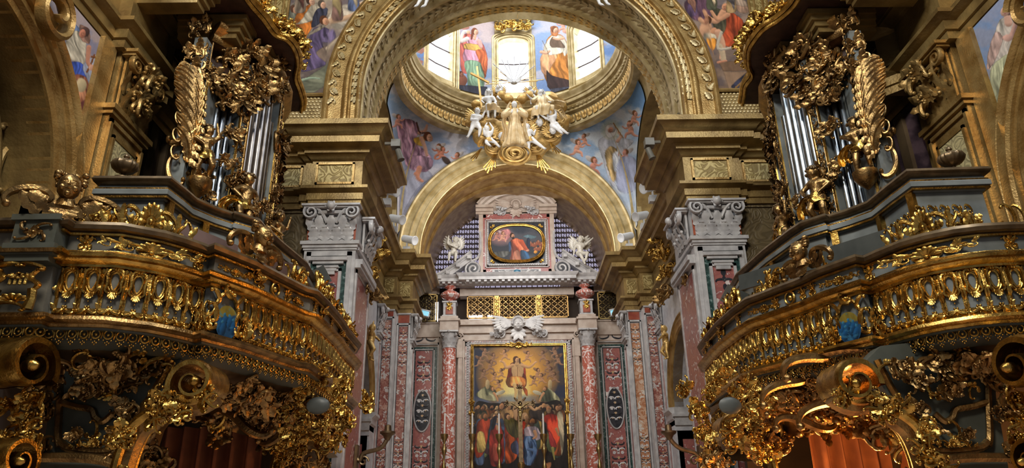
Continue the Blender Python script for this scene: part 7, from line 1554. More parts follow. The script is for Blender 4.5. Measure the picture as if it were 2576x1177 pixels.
for s in (-1, 1):
    sd = SIDE[s]; side = -s
    # inner parapet in front of the organ
    I = thing('organ_parapet', 'blue-grey and gilt curved parapet below the %s organ pipes' % sd, 'parapet', (5.5 * s, 8.6, 4.4), 'organ parapets'); ip = [V(*q) for q in IP[s]]
    m = MB().sweep([(-.2, 5.60), (.04, 5.60), (.08, 5.62), (.10, 5.66), (.08, 5.70), (-.2, 5.70)], IP[s], side=side); m.obj('top_rail', M_['bronze_dark'], I)
    m = MB().sweep([(-.2, 5.40), (.0, 5.40), (.03, 5.44), (.07, 5.46), (.07, 5.52), (.03, 5.56), (.02, 5.6), (-.2, 5.6)], IP[s], side=side); m.obj('cornice', M_['blue_grey_paint'], I)
    for zz in (5.42, 5.53, 4.86): MB().sweep([(.0, zz), (.055, zz), (.055, zz + .025), (.0, zz + .025)], IP[s], side=side).obj('gilt_line', M_['gilding'], I)
    m = MB(); ring_board(m, IP[s], 4.5, 5.41, -.15, -.02, side); m.obj('board', M_['blue_grey_paint'], I)
    m = MB().sweep([(-.15, 4.5), (.06, 4.5), (.06, 4.72), (.03, 4.78), (.03, 4.86), (-.02, 4.9)], IP[s], side=side); m.obj('plinth', M_['blue_grey_paint'], I)
    Pi = Path(IP[s]); t = 1.15; kx = 0
    while t < Pi.L - 2.0:
        relief('foliage_band', I, Pi, t + .35, 5.14, side, (.34, .8, .6), -.01, name='foliage_band'); t += .72; kx += 1
        p, n = Pi.frame(t, side); q = MB(); q.box((-.05, -.02, 4.86), (.05, .05, 5.42)); q.obj('gilt_pilaster', M_['gilding'], I, Matrix.Translation((p[0], p[1], 0)) @ Matrix.Rotation(math.atan2(n[1], n[0]) - PI / 2, 4, 'Z'))
    up = atZ(302 if s < 0 else 2408, 448 if s < 0 else 428, 5.7); tag(link('urn', LIB['urn'], None, Matrix.Translation((up[0], up[1] + .05, 5.70)) @ Matrix.Scale(.32, 4)), 'dark gadrooned urn on the near end of the %s organ parapet' % sd, 'urn', 'urns on the organ parapets')
    # the organ
    O = thing('pipe_organ', 'baroque pipe organ with gilded carving and grey pipes on the %s nave wall' % sd, 'pipe organ', (5.9 * s, 11, 4.6), 'pipe organs'); Po = Path(OP[s]); Z0 = 5.2
    m = MB(); m.sweep([(-.6, 4.6), (-.28, 4.6), (-.28, 9.6), (-.6, 9.6)], OP[s][2:-1], side=side); m.obj('case', M_['dark_wood'], O)
    m = MB(); m.sweep([(-.4, 4.55), (.05, 4.55), (.05, 5.5), (.0, 5.6), (-.3, 5.62)], OP[s][1:-1], side=side); m.obj('base', M_['blue_grey_paint'], O)
    tA = Po.c[2]; tB = Po.c[8]; W = tB - tA; bays = [0, .20, .36, .66, .82, 1.0] ; bays = [0, .24, .60, .84, 1.0]
    for i, b in enumerate(bays):
        t = tA + W * b; p, n = Po.frame(t, side); top = 9.25 if 0 < i < 4 else 8.8
        M = Matrix.Translation((p[0], p[1], 0)) @ Matrix.Rotation(math.atan2(n[1], n[0]) + PI / 2, 4, 'Z')
        q = MB(); q.box((-.12, -.06, 5.5), (.12, .3, top)); cp_ = q.obj('case_pilaster', M_['blue_grey_paint'], O, M)
        q = MB()
        for x in (-.1, .1): q.box((x - .018, -.085, 5.5), (x + .018, -.05, top))
        q.obj('gilt_edge', M_['gilding'], cp_, M)
        for j in range(4): place('carved_strip', 'carved_strip', O, (p[0] + n[0] * .06, p[1] + n[1] * .06, 5.7 + j * .88), (n[0], n[1], 0), (.62, .86, .8))
        q = MB(); q.lathe([(.03, 0), (.10, .12), (.17, .22), (.19, .3), (.15, .34), (.15, .38), (.02, .4)], (0, -.2, 5.5), n=14, gad=9, gamp=.15, gz=(.1, .31)); q.obj('corbel', M_['gilding_old'], O, M)
        place('corbel_foliage', 'old_foliage_%d' % (i % 4), O, (p[0] + n[0] * .22, p[1] + n[1] * .22, 5.55), (n[0], n[1], 0), .4)
    # pipes
    for bi in range(4):
        t0, t1 = tA + W * bays[bi] + .15, tA + W * bays[bi + 1] - .15; big = bi in (1,); n_ = max(3, int((t1 - t0) / (.17 if bi == 1 else .11))); ms = []
        for j in range(n_):
            u = (j + .5) / n_; t = t0 + (t1 - t0) * u; p, n = Po.frame(t, side); r = (.08 if bi == 1 else .048); H = 2.6 + (1.3 if bi == 1 else .6) * (1 - abs(2 * u - 1)) + (.2 if bi < 2 else -.1)
            q = MB(); q.lathe([(.01, 0), (r * .6, .25), (r, .5), (r, H), (r * .85, H + .01), (r * .85, H - .06)], (p[0] - n[0] * .06, p[1] - n[1] * .06, 5.6), n=12); q.bar((p[0] - n[0] * .06 + n[0] * r, p[1] - n[1] * .06 + n[1] * r, 6.16), (p[0] - n[0] * .06 + n[0] * r, p[1] - n[1] * .06 + n[1] * r, 6.26), r * .9, .01, (n[0], n[1], 0))
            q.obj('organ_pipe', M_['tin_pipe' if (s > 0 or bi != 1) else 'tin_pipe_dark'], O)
    # carving over and under the pipes
    rs = random.Random(11 + s)
    for bi in range(4):
        t0, t1 = tA + W * bays[bi], tA + W * bays[bi + 1]
        for j in range(6 if bi != 1 else 3):
            u = (j + .5) / (6 if bi != 1 else 3); t = t0 + (t1 - t0) * min(1, u); z = 8.55 + rs.uniform(-.1, .5) + (.75 if bi == 1 else 0) - .45 * (abs(2 * u - 1) < .5) * 0
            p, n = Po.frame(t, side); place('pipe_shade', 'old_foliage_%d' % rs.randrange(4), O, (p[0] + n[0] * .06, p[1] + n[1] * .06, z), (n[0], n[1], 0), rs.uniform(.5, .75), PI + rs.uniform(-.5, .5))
        for j in range(4):
            t = t0 + (t1 - t0) * (j + .5) / 4; p, n = Po.frame(t, side); z = 6.9 + rs.uniform(-.35, .25) if bi != 1 else 6.75; place('toe_carving', 'old_foliage_%d' % rs.randrange(4), O, (p[0] + n[0] * .08, p[1] + n[1] * .08, z), (n[0], n[1], 0), rs.uniform(.3, .42), rs.uniform(-.6, .6) + (PI if j % 2 else 0))
    for t, z, sc in ((tA + W * .9, 7.6, .6), (tA + W * .93, 8.2, .55), (tA + W * .97, 7.0, .5), (tA + W * 1.0, 6.3, .5), (tA + W * .86, 7.1, .55), (tA + W * .75, 6.9, .5), (tA + W * .7, 7.3, .45), (tA + W * .6, 7.2, .5), (tA + W * .25, 6.9, .45), (tA + W * .12, 8.1, .5), (tA + W * .1, 8.9, .6), (tA + W * .22, 9.3, .7), (tA + W * .42, 9.75, .5), (tA + W * 1.02, 8.0, .5), (tA + W * .98, 8.8, .5)):
        for q_ in range(2): p, n = Po.frame(t + .12 * q_, side); place('case_carving', 'old_foliage_%d' % rs.randrange(4), O, (p[0] + n[0] * .12, p[1] + n[1] * .12, z - .3 * q_), (n[0], n[1], 0), sc, rs.uniform(-1, 1) + PI * q_)
    # big feathered ears
    o = atY(500 if s < 0 else 2186, 425, 9.0); X = -1 if s < 0 else 1
    ob = link('feathered_wing', LIB['wing_foliage'], O, frame_matrix((-5.42 * 1 if s < 0 else 5.42, 9.74, 6.5), (-X * 1.15 * s * s if 0 else (.62 if s < 0 else -.62), .22, 0), (0, 0, 1), (.35 * (1 if s < 0 else -1), -1, 0), .95))
    for z, sc in ((8.35, .6), (8.8, .5), (9.3, .5)): place('case_carving', 'old_foliage_2', O, (5.45 * s, 9.8, z), (.3 * -s, -1, 0), sc, .4)
    q = MB(); a, b = (5.55 * s, 5.35 * s); q.box((min(a, b), 9.78, 5.5), (max(a, b), 10.0, 9.2)); q.obj('side_board', M_['blue_grey_paint'], O)
    # cornice and crown under the canopy
    m = MB().sweep([(-.6, 9.3), (.02, 9.3), (.06, 9.36), (.06, 9.42), (.16, 9.5), (.2, 9.56), (.2, 9.62), (-.6, 9.62)], OP[s][2:-1], side=side); m.obj('case_cornice', M_['gilding_old'], O)
    # putti on the corbels
    for i, (b, z, pk, w) in enumerate(((.02, 6.62, 'a', 'nearest'), (.26, 6.05, 'b', 'second from the near end'), (.60, 6.0, 'c', 'third from the near end'), (.86, 5.98, 'b', 'farthest'))):
        t = tA + W * b + .03; p, n = Po.frame(t, side); sc = (.98, 1.08, 1.0, .95)[i]; c = (p[0] + n[0] * .24, p[1] + n[1] * .24, z)
        put_fig('cherub_statue', 'organ_putto_' + pk, 'dark gilded standing cherub on the front of the %s organ, %s' % (sd, w), 'cherub statue', c, (n[0] - .15 * s, n[1] - .45, 0), sc, group='%s organ cherubs' % sd)
        cb = MB(); cb.lathe([(.02, -.3), (.12, -.18), (.17, -.1), (.19, 0), (.02, .02)], c, n=14, gad=9, gamp=.15, gz=(-.25, -.02)); cb.obj('cherub_corbel', M_['gilding_old'], O)
    # ---------- canopy
    K = thing('organ_canopy', 'dark wooden scalloped canopy with gilded edge over the %s organ' % sd, 'canopy', (6.0 * s, 11, 9.7), 'organ canopies')
    pxs = [(590, -60), (622, 0), (660, 45), (690, 85), (722, 100), (742, 128), (748, 160), (742, 195), (752, 225), (760, 255), (757, 280)] if s < 0 else [(2040, -60), (2000, 10), (1960, 48), (1925, 70), (1905, 92), (1885, 125), (1884, 165), (1893, 190), (1876, 215), (1872, 240), (1868, 262)]
    Zc = 9.85; E = [atZ(px, py, Zc) for px, py in pxs]; E = [V(e[0], min(e[1], 14.2), Zc) for e in E]; Ec = catmull(E, 4)
    m = MB(); n = len(Ec); w = 6.75 * s
    vs = [(e[0], e[1], Zc) for e in Ec] + [(w, e[1], Zc + .0) for e in Ec] + [(e[0], e[1], Zc + .16) for e in Ec] + [(w, e[1], Zc + .16) for e in Ec]
    m.add(vs, [(i, i + 1, n + i + 1, n + i) for i in range(n - 1)] + [(2 * n + i, 2 * n + i + 1, 3 * n + i + 1, 3 * n + i) for i in range(n - 1)] + [(i, i + 1, 2 * n + i + 1, 2 * n + i) for i in range(n - 1)]); m.obj('tester', M_['dark_wood'], K)
    m = MB()
    for dz, dx, r in ((-.02, 0, .04), (.05, -.05, .05), (.14, -.02, .035), (.2, .04, .05)): m.tube([(e[0] - dx * s * -1, e[1], e[2] + dz) for e in Ec], r, 7)
    m.obj('gilded_edge', M_['gilding'], K)
    for i, sc in ((8, .45), (13, .5), (16, .5), (20, .55), (24, .45), (27, .4), (18, .4), (22, .45)):
        e = Ec[min(i, n - 1)]; place('edge_foliage', 'foliage_%d' % (i % 4), K, (e[0] - s * .05, e[1] - .05, e[2] + .12), (-s, -.8, 0), sc, 0)
    for i, (yy, xx) in enumerate(((9.3, 5.3), (10.2, 5.0), (11.1, 4.85), (12.0, 5.0), (12.9, 5.2))):
        q = MB(); a, b = sorted((s * xx, s * (xx + 1.0))); 
        for k in range(4): q.box((a - .06 * k if s > 0 else a, yy - .14 - .04 * k, 9.4 + .1 * k), (b if s > 0 else b + .06 * k, yy + .14 + .04 * k, 9.5 + .1 * k))
        q.obj('moulded_bracket', M_['olive_stucco'], K)
# ================================================================ NAVE PILASTERS
for s in (-1, 1):
    seen = mark()
    n = (-s, 0, 0); fr = FR((6.15 * s, 9.68, 0), tuple(np.cross(V(0, 0, 1), V(*n))), (0, 0, 1), n); sd = SIDE[s]
    t = thing('pilaster', 'gilded nave pilaster with carved shaft panel and leafy capital beside the %s organ' % sd, 'pilaster', (6.2 * s, 9.68, 0), 'nave pilasters')
    m = MB(); lbox(m, fr, -.52, .52, 0, 7.35, -.2, 0); border(m, fr, -.5, .5, .5, 7.3, .06, 0, .04); border(m, fr, -.36, .36, .5, 7.1, .05, 0, .035); lbox(m, fr, -.56, .56, 7.35, 7.42, -.2, .06); lbox(m, fr, -.6, .6, 7.42, 7.5, -.2, .10); lbox(m, fr, -.48, .48, 7.5, 8.47, -.2, -.04); lbox(m, fr, -.9, -.56, 0, 8.47, -.2, -.08) if s < 0 else lbox(m, fr, .56, .9, 0, 8.47, -.2, -.08)
    m.obj('shaft', M_['gold_stucco'], t); m = MB(); lbox(m, fr, -.32, .32, .5, 7.06, 0, .02); m.obj('arabesque_panel', M_['arab_pale'], t)
    link('capital', LIB['gold_capital_mesh'], t, frm(fr, 0, 7.5, -.02, .92)); place('garland', lib('gold_cluster', lambda m: o_cluster(m, 71, 12, 3, .5, .5), 'gold_stucco'), t, loc(fr, 0, 8.1, .2), n, .75); place('garland', 'gold_cluster', t, loc(fr, 0, 7.7, .12), n, .7, .3)
    # keystone volute of the chapel arch
    k = thing('keystone_scroll', 'large gilded scroll on the crown of the %s chapel arch' % sd, 'scroll ornament', (6.2 * s, 7.45, 7.75), 'chapel arch scrolls'); o = (6.12 * s, 7.42, 7.78)
    m = MB(); sp = [(math.cos(.4 + i * .3) * .42 * (1 - i / 44), math.sin(.4 + i * .3) * .42 * (1 - i / 44)) for i in range(38)]; m.tube([(x, y, .0 + .004 * i) for i, (x, y) in enumerate(sp)], [.075 * (1 - i / 60) for i in range(38)], 8, up=(0, 0, 1), flat=1.8); m.obj('volute', M_['gold_stucco'], k, frame_matrix(o, (0, -1 if s < 0 else 1, 0), (0, 0, 1), n))
    place('leaf', 'gold_cluster', k, (o[0], o[1] - .15, o[2] + .35), n, .6, 0)
    # carved panel of the dark chapel recess
    q = thing('stucco_cartouche', 'shadowed stucco cartouche within the %s chapel arch' % sd, 'cartouche', (7.1 * s, 7.6, 5.0), 'chapel cartouches'); cc = atX(48 if s < 0 else 2576, 430, 6.95 * s); m = MB(); m.tube([(.22 * math.cos(2 * PI * i / 24), .34 * math.sin(2 * PI * i / 24), 0) for i in range(24)], .05, 6, closed=True); [scroll(m, fit(rot2(curl(1, 1, 17, 3), a), (.3 * math.cos(a), .55 * math.sin(a), .35, .3)), .05) for a in (.9, 2.2, 4.1, 5.3)]; m.obj('cartouche', M_['olive_stucco'], q, frame_matrix(cc, (0, -1, 0) if s < 0 else (0, 1, 0), (0, 0, 1), n))
    shift_new(seen, NDX[s])
# ================================================================ STUCCO GLORY ON THE CHANCEL ARCH
YG = 23.55; FRC = ((1, 0, 0), (0, 0, 1), (0, -1, 0))
def gp(px, py, dy=0.): return atY(px, py, YG - dy)
G = 'figures of the stucco glory'
# clouds
m = MB(); rs = random.Random(9)
for px, py, r, dy in ((1296, 384, .62, .62), (1296, 350, .5, .3), (1250, 372, .5, .1), (1340, 378, .5, .1), (1215, 345, .42, 0), (1385, 345, .45, 0), (1405, 318, .42, 0), (1195, 300, .3, 0), (1270, 330, .5, 0), (1325, 335, .5, 0), (1365, 360, .42, .1), (1235, 320, .45, 0), (1405, 270, .36, -.1), (1380, 250, .4, -.1), (1345, 290, .4, -.4), (1240, 285, .4, -.4), (1200, 262, .25, -.1), (1425, 300, .25, 0), (1296, 300, .5, -.5), (1296, 352, .45, -.1), (1180, 310, .2, 0), (1240, 240, .3, -.2), (1350, 240, .3, -.2)):
    m.ball(gp(px, py, dy), r, 10, (1, .7, .85))
cl = thing('stucco_cloud', 'gilded stucco cloud bank swelling below the sculpted figures over the chancel arch', 'cloud sculpture', tuple(gp(1296, 380))); link('cloud', remesh('cloud', m, .07, 'gilding_leaf', 4), cl)
m = MB()
for px, py, R_, dy in ((1296, 388, .60, 1.12), (1296, 388, .34, 1.2), (1345, 372, .4, .42), (1385, 345, .36, .3), (1245, 372, .36, .38), (1215, 342, .3, .28), (1270, 350, .3, .4), (1400, 300, .3, .2)):
    o = gp(px, py, dy)
    for k in range(4):
        r = R_ * (1 - k * .23); a0 = rs.uniform(0, 6); m.tube([(o[0] + math.cos(a0 + q * .3) * r * (1 - q * .008), o[1] - .04 * k - .02, o[2] + math.sin(a0 + q * .3) * r * .75 * (1 - q * .008)) for q in range(17)], [.045 * math.sin(PI * (q + .5) / 17) + .008 for q in range(17)], 6)
m.obj('cloud_ridge', M_['gilding_leaf'], cl)
for (a, b, n_, sp) in (((1212, 372), (1188, 404), 3, 5), ((1246, 388), (1226, 436), 5, 6), ((1352, 388), (1374, 436), 5, 6), ((1384, 358), (1405, 388), 4, 5)):
    for i in range(n_):
        o = (i - (n_ - 1) / 2) * sp; L_ = 1 - .12 * abs(i - (n_ - 1) / 2); q = MB(); A = gp(*a, .45); E_ = gp(a[0] + (b[0] - a[0]) * L_ + o * 1.3, a[1] + (b[1] - a[1]) * L_ - abs(o) * .2, .5); q.tube([A + V(o * .004, 0, 0), (A + E_) / 2, E_], [.012, .02, .026], 5); q.obj('gilded_ray', M_['gilding'], cl)
def glory_fig(name, key, label, px, py, sc, **k): return put_fig(name, key, label, 'statue', gp(px, py, k.pop('dy', .45)), (0, -1, 0), sc, group=G if 0 else None, **k)
# central praying woman
bm, hd = body(False, head=(0, .885, .03), look=(0, .12, 1), eL=(.17, .62, .05), hL=(.05, .655, .16), eR=(-.17, .62, .05), hR=(-.05, .65, .165), handdir=(0, .8, .15), legs=False); q = MB()
robe(q, [(0, .80, 0), (0, .66, .0), (0, .55, .0), (.0, .35, .02), (.0, .12, .03), (.0, .0, .03), (0, -.01, .03)], [(.07, .06), (.12, .09), (.105, .09), (.15, .12), (.19, .14), (.21, .15), (.01, .01)], 13, .13, 84, 3)
for sg in (-1, 1): cap(q, (sg * .11, .76, .02), (sg * .19, .655, .05), .06, .065); cap(q, (sg * .19, .635, .05), (sg * .08, .65, .14), .06, .035); cloth(q, [(sg * .17, .66, .04), (sg * .2, .5, .06), (sg * .17, .3, .08), (sg * .22, .12, .05)], (.03, .06), .5, 4)
for sg in (-1, 1): cloth(q, [(sg * .05, .97, -.02), (sg * .10, .88, -.04), (sg * .13, .76, -.06), (sg * .17, .6, -.06)], (.04, .06), .3, 4)
FIG['virgin'] = {'body': remesh('vg', bm, .012, 'flesh_white'), 'gown': q.mesh('vg_robe', M_['gilt_cloth']), 'hair': hair_curls(hd, 4, 30, True, .02).mesh('vg_hair', M_['gilding_leaf'])}
glory_fig('praying_woman_statue', 'virgin', 'gilded statue of a praying woman in a long gown, centre of the stucco glory', 1296, 372, 2.0, dy=1.0)
# seated bare-chested man with the cross
bm, hd = body(False, pel=(0, .42, 0), chest=(-.02, .65, .02), head=(-.01, .84, .05), look=(.2, -.1, 1), eL=(.15, .55, .06), hL=(.1, .42, .2), eR=(-.22, .60, .08), hR=(-.14, .48, .16), kL=(.14, .36, .26), aL=(.12, .08, .16), kR=(-.06, .34, .28), aR=(-.02, .06, .2)); q = MB()
robe(q, [(0, .47, 0), (0, .40, .05), (.03, .33, .14), (.02, .2, .1)], [(.12, .11), (.17, .16), (.2, .2), (.2, .16)], 8, .18, 60, 5); cloth(q, [(.1, .74, -.05), (.14, .6, -.08), (.1, .45, -.08), (.2, .3, -.05)], (.06, .1), .4)
FIG['seated_man'] = {'body': remesh('sm', bm, .012, 'flesh_white'), 'drapery': q.mesh('sm_robe', M_['gilt_cloth']), 'hair': hair_curls(hd, 6, 40, True, .02).mesh('sm_hair', M_['flesh_white'])}
glory_fig('seated_man_statue', 'seated_man', 'white bare-chested seated statue with long hair beside the leaning gilded cross', 1232, 312, 1.62, dy=.5)
q = MB(); q.bar(gp(1200, 168, .55), gp(1215, 298, .75), .07, .07, (0, 1, 0)); q.bar(gp(1184, 184, .62), gp(1230, 208, .62), .07, .07, (0, 1, 0)); tag(q.obj('leaning_cross', M_['gilding_leaf']), 'plain gilded cross leaning over the left seated statue of the glory', 'cross')
# bearded elder on the right with a globe
bm, hd = body(False, pel=(0, .42, 0), chest=(.0, .65, .02), head=(-.02, .85, .05), look=(-.35, -.15, 1), eL=(.2, .56, .08), hL=(.14, .5, .2), eR=(-.2, .60, .08), hR=(-.32, .68, .18), kL=(.1, .36, .26), aL=(.1, .08, .2), kR=(-.14, .34, .26), aR=(-.1, .06, .2)); q = MB()
robe(q, [(0, .79, 0), (0, .66, .0), (0, .48, .02), (.03, .36, .12), (.0, .12, .12)], [(.1, .08), (.17, .12), (.16, .14), (.24, .22), (.24, .2)], 9, .16, 64, 8); cap(q, (.1, .72, .02), (.2, .57, .08), .07, .07); cap(q, (-.1, .72, .02), (-.2, .61, .08), .065, .06); cloth(q, [(.12, .78, -.04), (.25, .7, -.05), (.38, .66, -.04), (.5, .56, 0)], (.07, .12), .4); cloth(q, [(.2, .4, .1), (.34, .3, .1), (.42, .12, .1)], (.1, .14), .4)
FIG['elder'] = {'body': remesh('el', bm, .012, 'flesh_white'), 'robe': q.mesh('el_robe', M_['gilt_cloth']), 'hair': hair_curls(hd, 7, 40, True, .018, True).mesh('el_hair', M_['flesh_white'])}
glory_fig('bearded_elder_statue', 'elder', 'bearded white-haired statue in brown-gold cloak on the right of the stucco glory', 1366, 318, 1.68, dy=.5)
q = MB(); q.ball(gp(1381, 283, .75), .24, 16); tag(q.obj('globe', M_['gilding_leaf']), 'gilded globe beside the bearded statue of the glory', 'globe')
# putti of the glory
GP = dict(stand=dict(pel=(0, .46, 0), chest=(.03, .67, .03), head=(.06, .87, .06), look=(.3, -.2, 1), eL=(.2, .66, .08), hL=(.26, .78, .12), eR=(-.12, .58, .05), hR=(.04, .52, .16), kL=(.14, .26, .10), aL=(.10, .06, .02), kR=(-.12, .24, .06), aR=(-.22, .04, 0)),
 up=dict(pel=(0, .44, 0), chest=(-.02, .64, .02), head=(-.06, .83, .06), look=(-.2, .1, 1), eL=(.14, .84, .03), hL=(.05, 1.0, .05), eR=(-.16, .82, .04), hR=(-.08, .98, .08), kL=(.20, .30, .08), aL=(.34, .14, .06), kR=(-.08, .26, .14), aR=(.06, .12, .16)),
 reach=dict(pel=(.04, .46, 0), chest=(-.02, .66, .03), head=(-.03, .86, .06), look=(-.35, -.1, 1), eL=(.16, .66, -.04), hL=(.2, .78, -.06), eR=(-.2, .62, .08), hR=(-.36, .70, .1), kL=(.26, .30, .06), aL=(.46, .14, .04), kR=(.0, .24, .06), aR=(-.02, .02, 0)),
 lean=dict(pel=(.04, .42, 0), chest=(-.02, .63, .03), head=(-.07, .82, .05), look=(-.5, .2, 1), eL=(.1, .82, .04), hL=(.0, .96, .06), eR=(-.2, .60, .08), hR=(-.34, .70, .12), kL=(.22, .26, .06), aL=(.42, .10, .04), kR=(.1, .24, .12), aR=(.26, .06, .12)),
 seat=dict(pel=(0, .42, 0), chest=(.0, .64, .02), head=(.02, .84, .05), look=(-.2, -.15, 1), eL=(.18, .70, .04), hL=(.34, .84, .06), eR=(-.17, .56, .04), hR=(-.20, .38, .1), kL=(.18, .36, .2), aL=(.12, .14, .22), kR=(-.02, .30, .22), aR=(.10, .02, .2)),
 wave=dict(pel=(0, .42, 0), chest=(.0, .64, .02), head=(.05, .84, .05), look=(.35, -.2, 1), eL=(.1, .56, .12), hL=(-.08, .62, .18), eR=(-.19, .74, .04), hR=(-.17, .94, .04), kL=(.08, .32, .2), aL=(.06, .08, .16), kR=(-.12, .34, .2), aR=(-.14, .10, .18)))
for k, q in GP.items():
    marble = k in ('seat', 'wave')
    putto('glory_' + k, 'putto_marble' if marble else 'flesh_white', 'putto_marble' if marble else 'gilding_leaf', 'putto_marble' if marble else 'gilding_leaf', .0115, len(k), sash=None if k in ('stand', 'seat', 'wave', 'lean') else 'gilding_leaf', **q)
for key, px, py, sc, dy, lab in (('glory_stand', 1196, 348, 1.28, .75, 'white winged cherub standing at the far left of the stucco glory'), ('glory_up', 1230, 382, 1.12, .85, 'white cherub with both arms raised, below the seated man of the glory'),
        ('glory_reach', 1330, 388, 1.28, .95, 'white cherub with spread legs at the foot of the praying woman'), ('glory_lean', 1392, 346, 1.25, .8, 'white cherub with legs stretched right, on the right flank of the glory'),
        ('glory_up', 1257, 262, .85, .2, 'small cherub to the left of the dove, above the seated man'), ('glory_reach', 1337, 264, .85, .2, 'small cherub right of the dove, next to the bearded statue')):
    glory_fig('cherub_statue', key, lab, px, py, sc, dy=dy)
hm = MB(); hm.ball((0, 0, 0), .1, 12, (.86, 1.12, .98)); hm.merge(face_mb((0, 0, 0), .1)); hm = hm.mesh('cherub_face', M_['flesh_white']); hw = MB(); wings(hw, (0, -.02, -.06), .3, 1.2)
for i in range(24): a = PI * i / 23; hw.ball((math.cos(a) * .1, .02 + math.sin(a) * .11, .0), .03, 5)
hw = hw.mesh('cherub_face_wings', M_['gilding_leaf'])
for px, py, lab in ((1357, 308, 'white cherub face in the cloud, upper one below the bearded statue'), (1391, 327, 'white cherub face in the cloud, lower one at the right flank'), (1262, 343, 'white cherub face in the cloud left of the woman\'s hem')):
    o = gp(px, py, .7); t = thing('winged_head_relief', lab, 'cherub head', tuple(o)); Mx = frame_matrix(o, *FRC, 1.5); link('face', hm, t, Mx); link('wing', hw, t, Mx)
# dove with rays before the middle window
o = gp(1293, 208, .5); d = thing('silver_dove', 'white dove with long thin rays in front of the middle drum window', 'dove', tuple(o)); q = MB(); q.ball(o, .11, 8, (1.3, .8, .7)); m = MB()
for sg in (-1, 1): [leaf(m, (sg * .05, 0), PI / 2 - sg * (.7 + .2 * i), .32 - .03 * i, .04, .1, -sg * .3, 1, .1) for i in range(6)]
q.obj('body', M_['stone_white'], d); m.obj('wing', M_['stone_white'], d, frame_matrix(o, *FRC))
for i, (px, py) in enumerate(((1240, 160), (1262, 150), (1276, 152), (1293, 140), (1310, 152), (1330, 155), (1345, 165), (1245, 195), (1238, 204), (1342, 192), (1352, 204), (1258, 180), (1325, 182), (1368, 200), (1222, 212))):
    e = gp(px, py, .45); q = MB(); q.tube([o, (o + e) / 2, e], [.012, .014, .02], 5); q.obj('ray', M_['gilding_leaf' if i > 6 else 'grey_marble'], d)
q = MB()
for px, py, r in ((1262, 240, .2), (1330, 240, .2), (1280, 250, .2), (1312, 250, .2)): q.ball(gp(px, py, .2), r, 8)
link('cloud_tuft', remesh('tuft', q, .05, 'gilding_leaf'), d)
# marble putti on the broken pediment
for key, px, py, sc, lab in (('glory_wave', 1141, 668, 1.28, 'white marble cherub with raised arm sitting on the left half of the broken pediment'), ('glory_seat', 1462, 672, 1.38, 'white marble cherub sitting on the right half of the broken pediment')):
    put_fig('marble_cherub', key, lab, 'statue', atY(px, py, 26.85), (0, -1, 0), sc)
# feet of the stucco angels perched above the great arch
for px, py, s in ((1066, 12, 1), (1512, 8, -1)):
    o = atY(px, py, 14.4); m, hd = body(False, kL=(.10, .30, .06), aL=(.02, .06, .0), fL=(-.03, -.02, .06), kR=(.0, .30, .0), aR=(-.10, .10, -.04), fR=(-.13, .02, .02)); me = remesh('angel_%d' % px, m, .014, 'flesh_white')
    t = thing('angel_statue', 'white stucco foot of an angel perched on the %s of the great arch' % ('left' if s > 0 else 'right'), 'statue', tuple(o)); Mx = frame_matrix(o - V(0, 0, .12), (s, 0, 0), (0, 0, 1), (0, -1, 0), 1.7); link('body', me, t, Mx); q = MB(); robe(q, [(0, .82, 0), (0, .6, 0), (0, .42, .0), (0, .32, .02)], [(.1, .08), (.15, .12), (.2, .16), (.24, .2)], 8, .15, 48, 2); link('robe', q.mesh('angel_robe', M_['flesh_white']), t, Mx)
# gilded figures and cartouches over the side arches
for s in (-1, 1):
    t = thing('arch_cartouche', 'gilded carved cartouche with a small figure over the %s crossing side arch' % SIDE[s], 'cartouche', (4.5 * s, 18.7, 7.4), 'side arch cartouches')
    for (px, py, sc, key) in ((935, 650, .9, 'foliage_0'), (948, 610, .8, 'foliage_1'), (925, 700, .8, 'foliage_2'), (960, 640, .7, 'foliage_3'), (932, 760, .8, 'old_foliage_1')):
        px = px if s < 0 else 2576 + 30 - px; place('carving', key, t, atX(px, py, 4.4 * s), (-s, -.6, 0), sc)
    o = atX(930 if s < 0 else 1680, 905, 4.45 * s); link('figure', FIG['organ_putto_a']['body'].copy(), t, frame_matrix(o, (0, -1, 0) if s < 0 else (0, 1, 0), (0, 0, 1), (-s, 0, 0), 1.1)).data.materials[0] = M_['gilding_leaf']
# ---- running leaf bands on the arches
def arch_leaves(o, r, y, n, sc, mt, lab, a0=.0, a1=PI, key=0):
    m = MB()
    for i in range(n):
        a = a0 + (a1 - a0) * (i + .5) / n; q = MB()
        if key == 0: scroll(q, fit(rot2(curl(1, 1.2, 16, 3), (i % 2) * PI), (0, 0, .8, .5)), .06); leaf(q, (-.3, 0), .6 if i % 2 else -.6, .8, .2, .15, 0, 3)
        else:
            for b in (-.5, 0, .5): leaf(q, (-.4, b * .3), b, .9, .2, .2, b * .5, 3)
        m.merge(q, frame_matrix((o[0] + r * math.cos(a), y, o[2] + r * math.sin(a)), (-math.sin(a), 0, math.cos(a)), (math.cos(a), 0, math.sin(a)), (0, -1, 0), sc))
    trim(m, mt, lab)
arch_leaves((0, 0, ZC1), R1 + .70, 14.9, 58, .27, 'gold_stucco_pale', 'scrolling leaf band on the outer face of the great arch', -.1, PI + .1)
arch_leaves((0, 0, ZC1), R1 + .18, 14.92, 66, .22, 'gold_stucco_pale', 'leaf garland on the inner face of the great arch', -.1, PI + .1, 1)
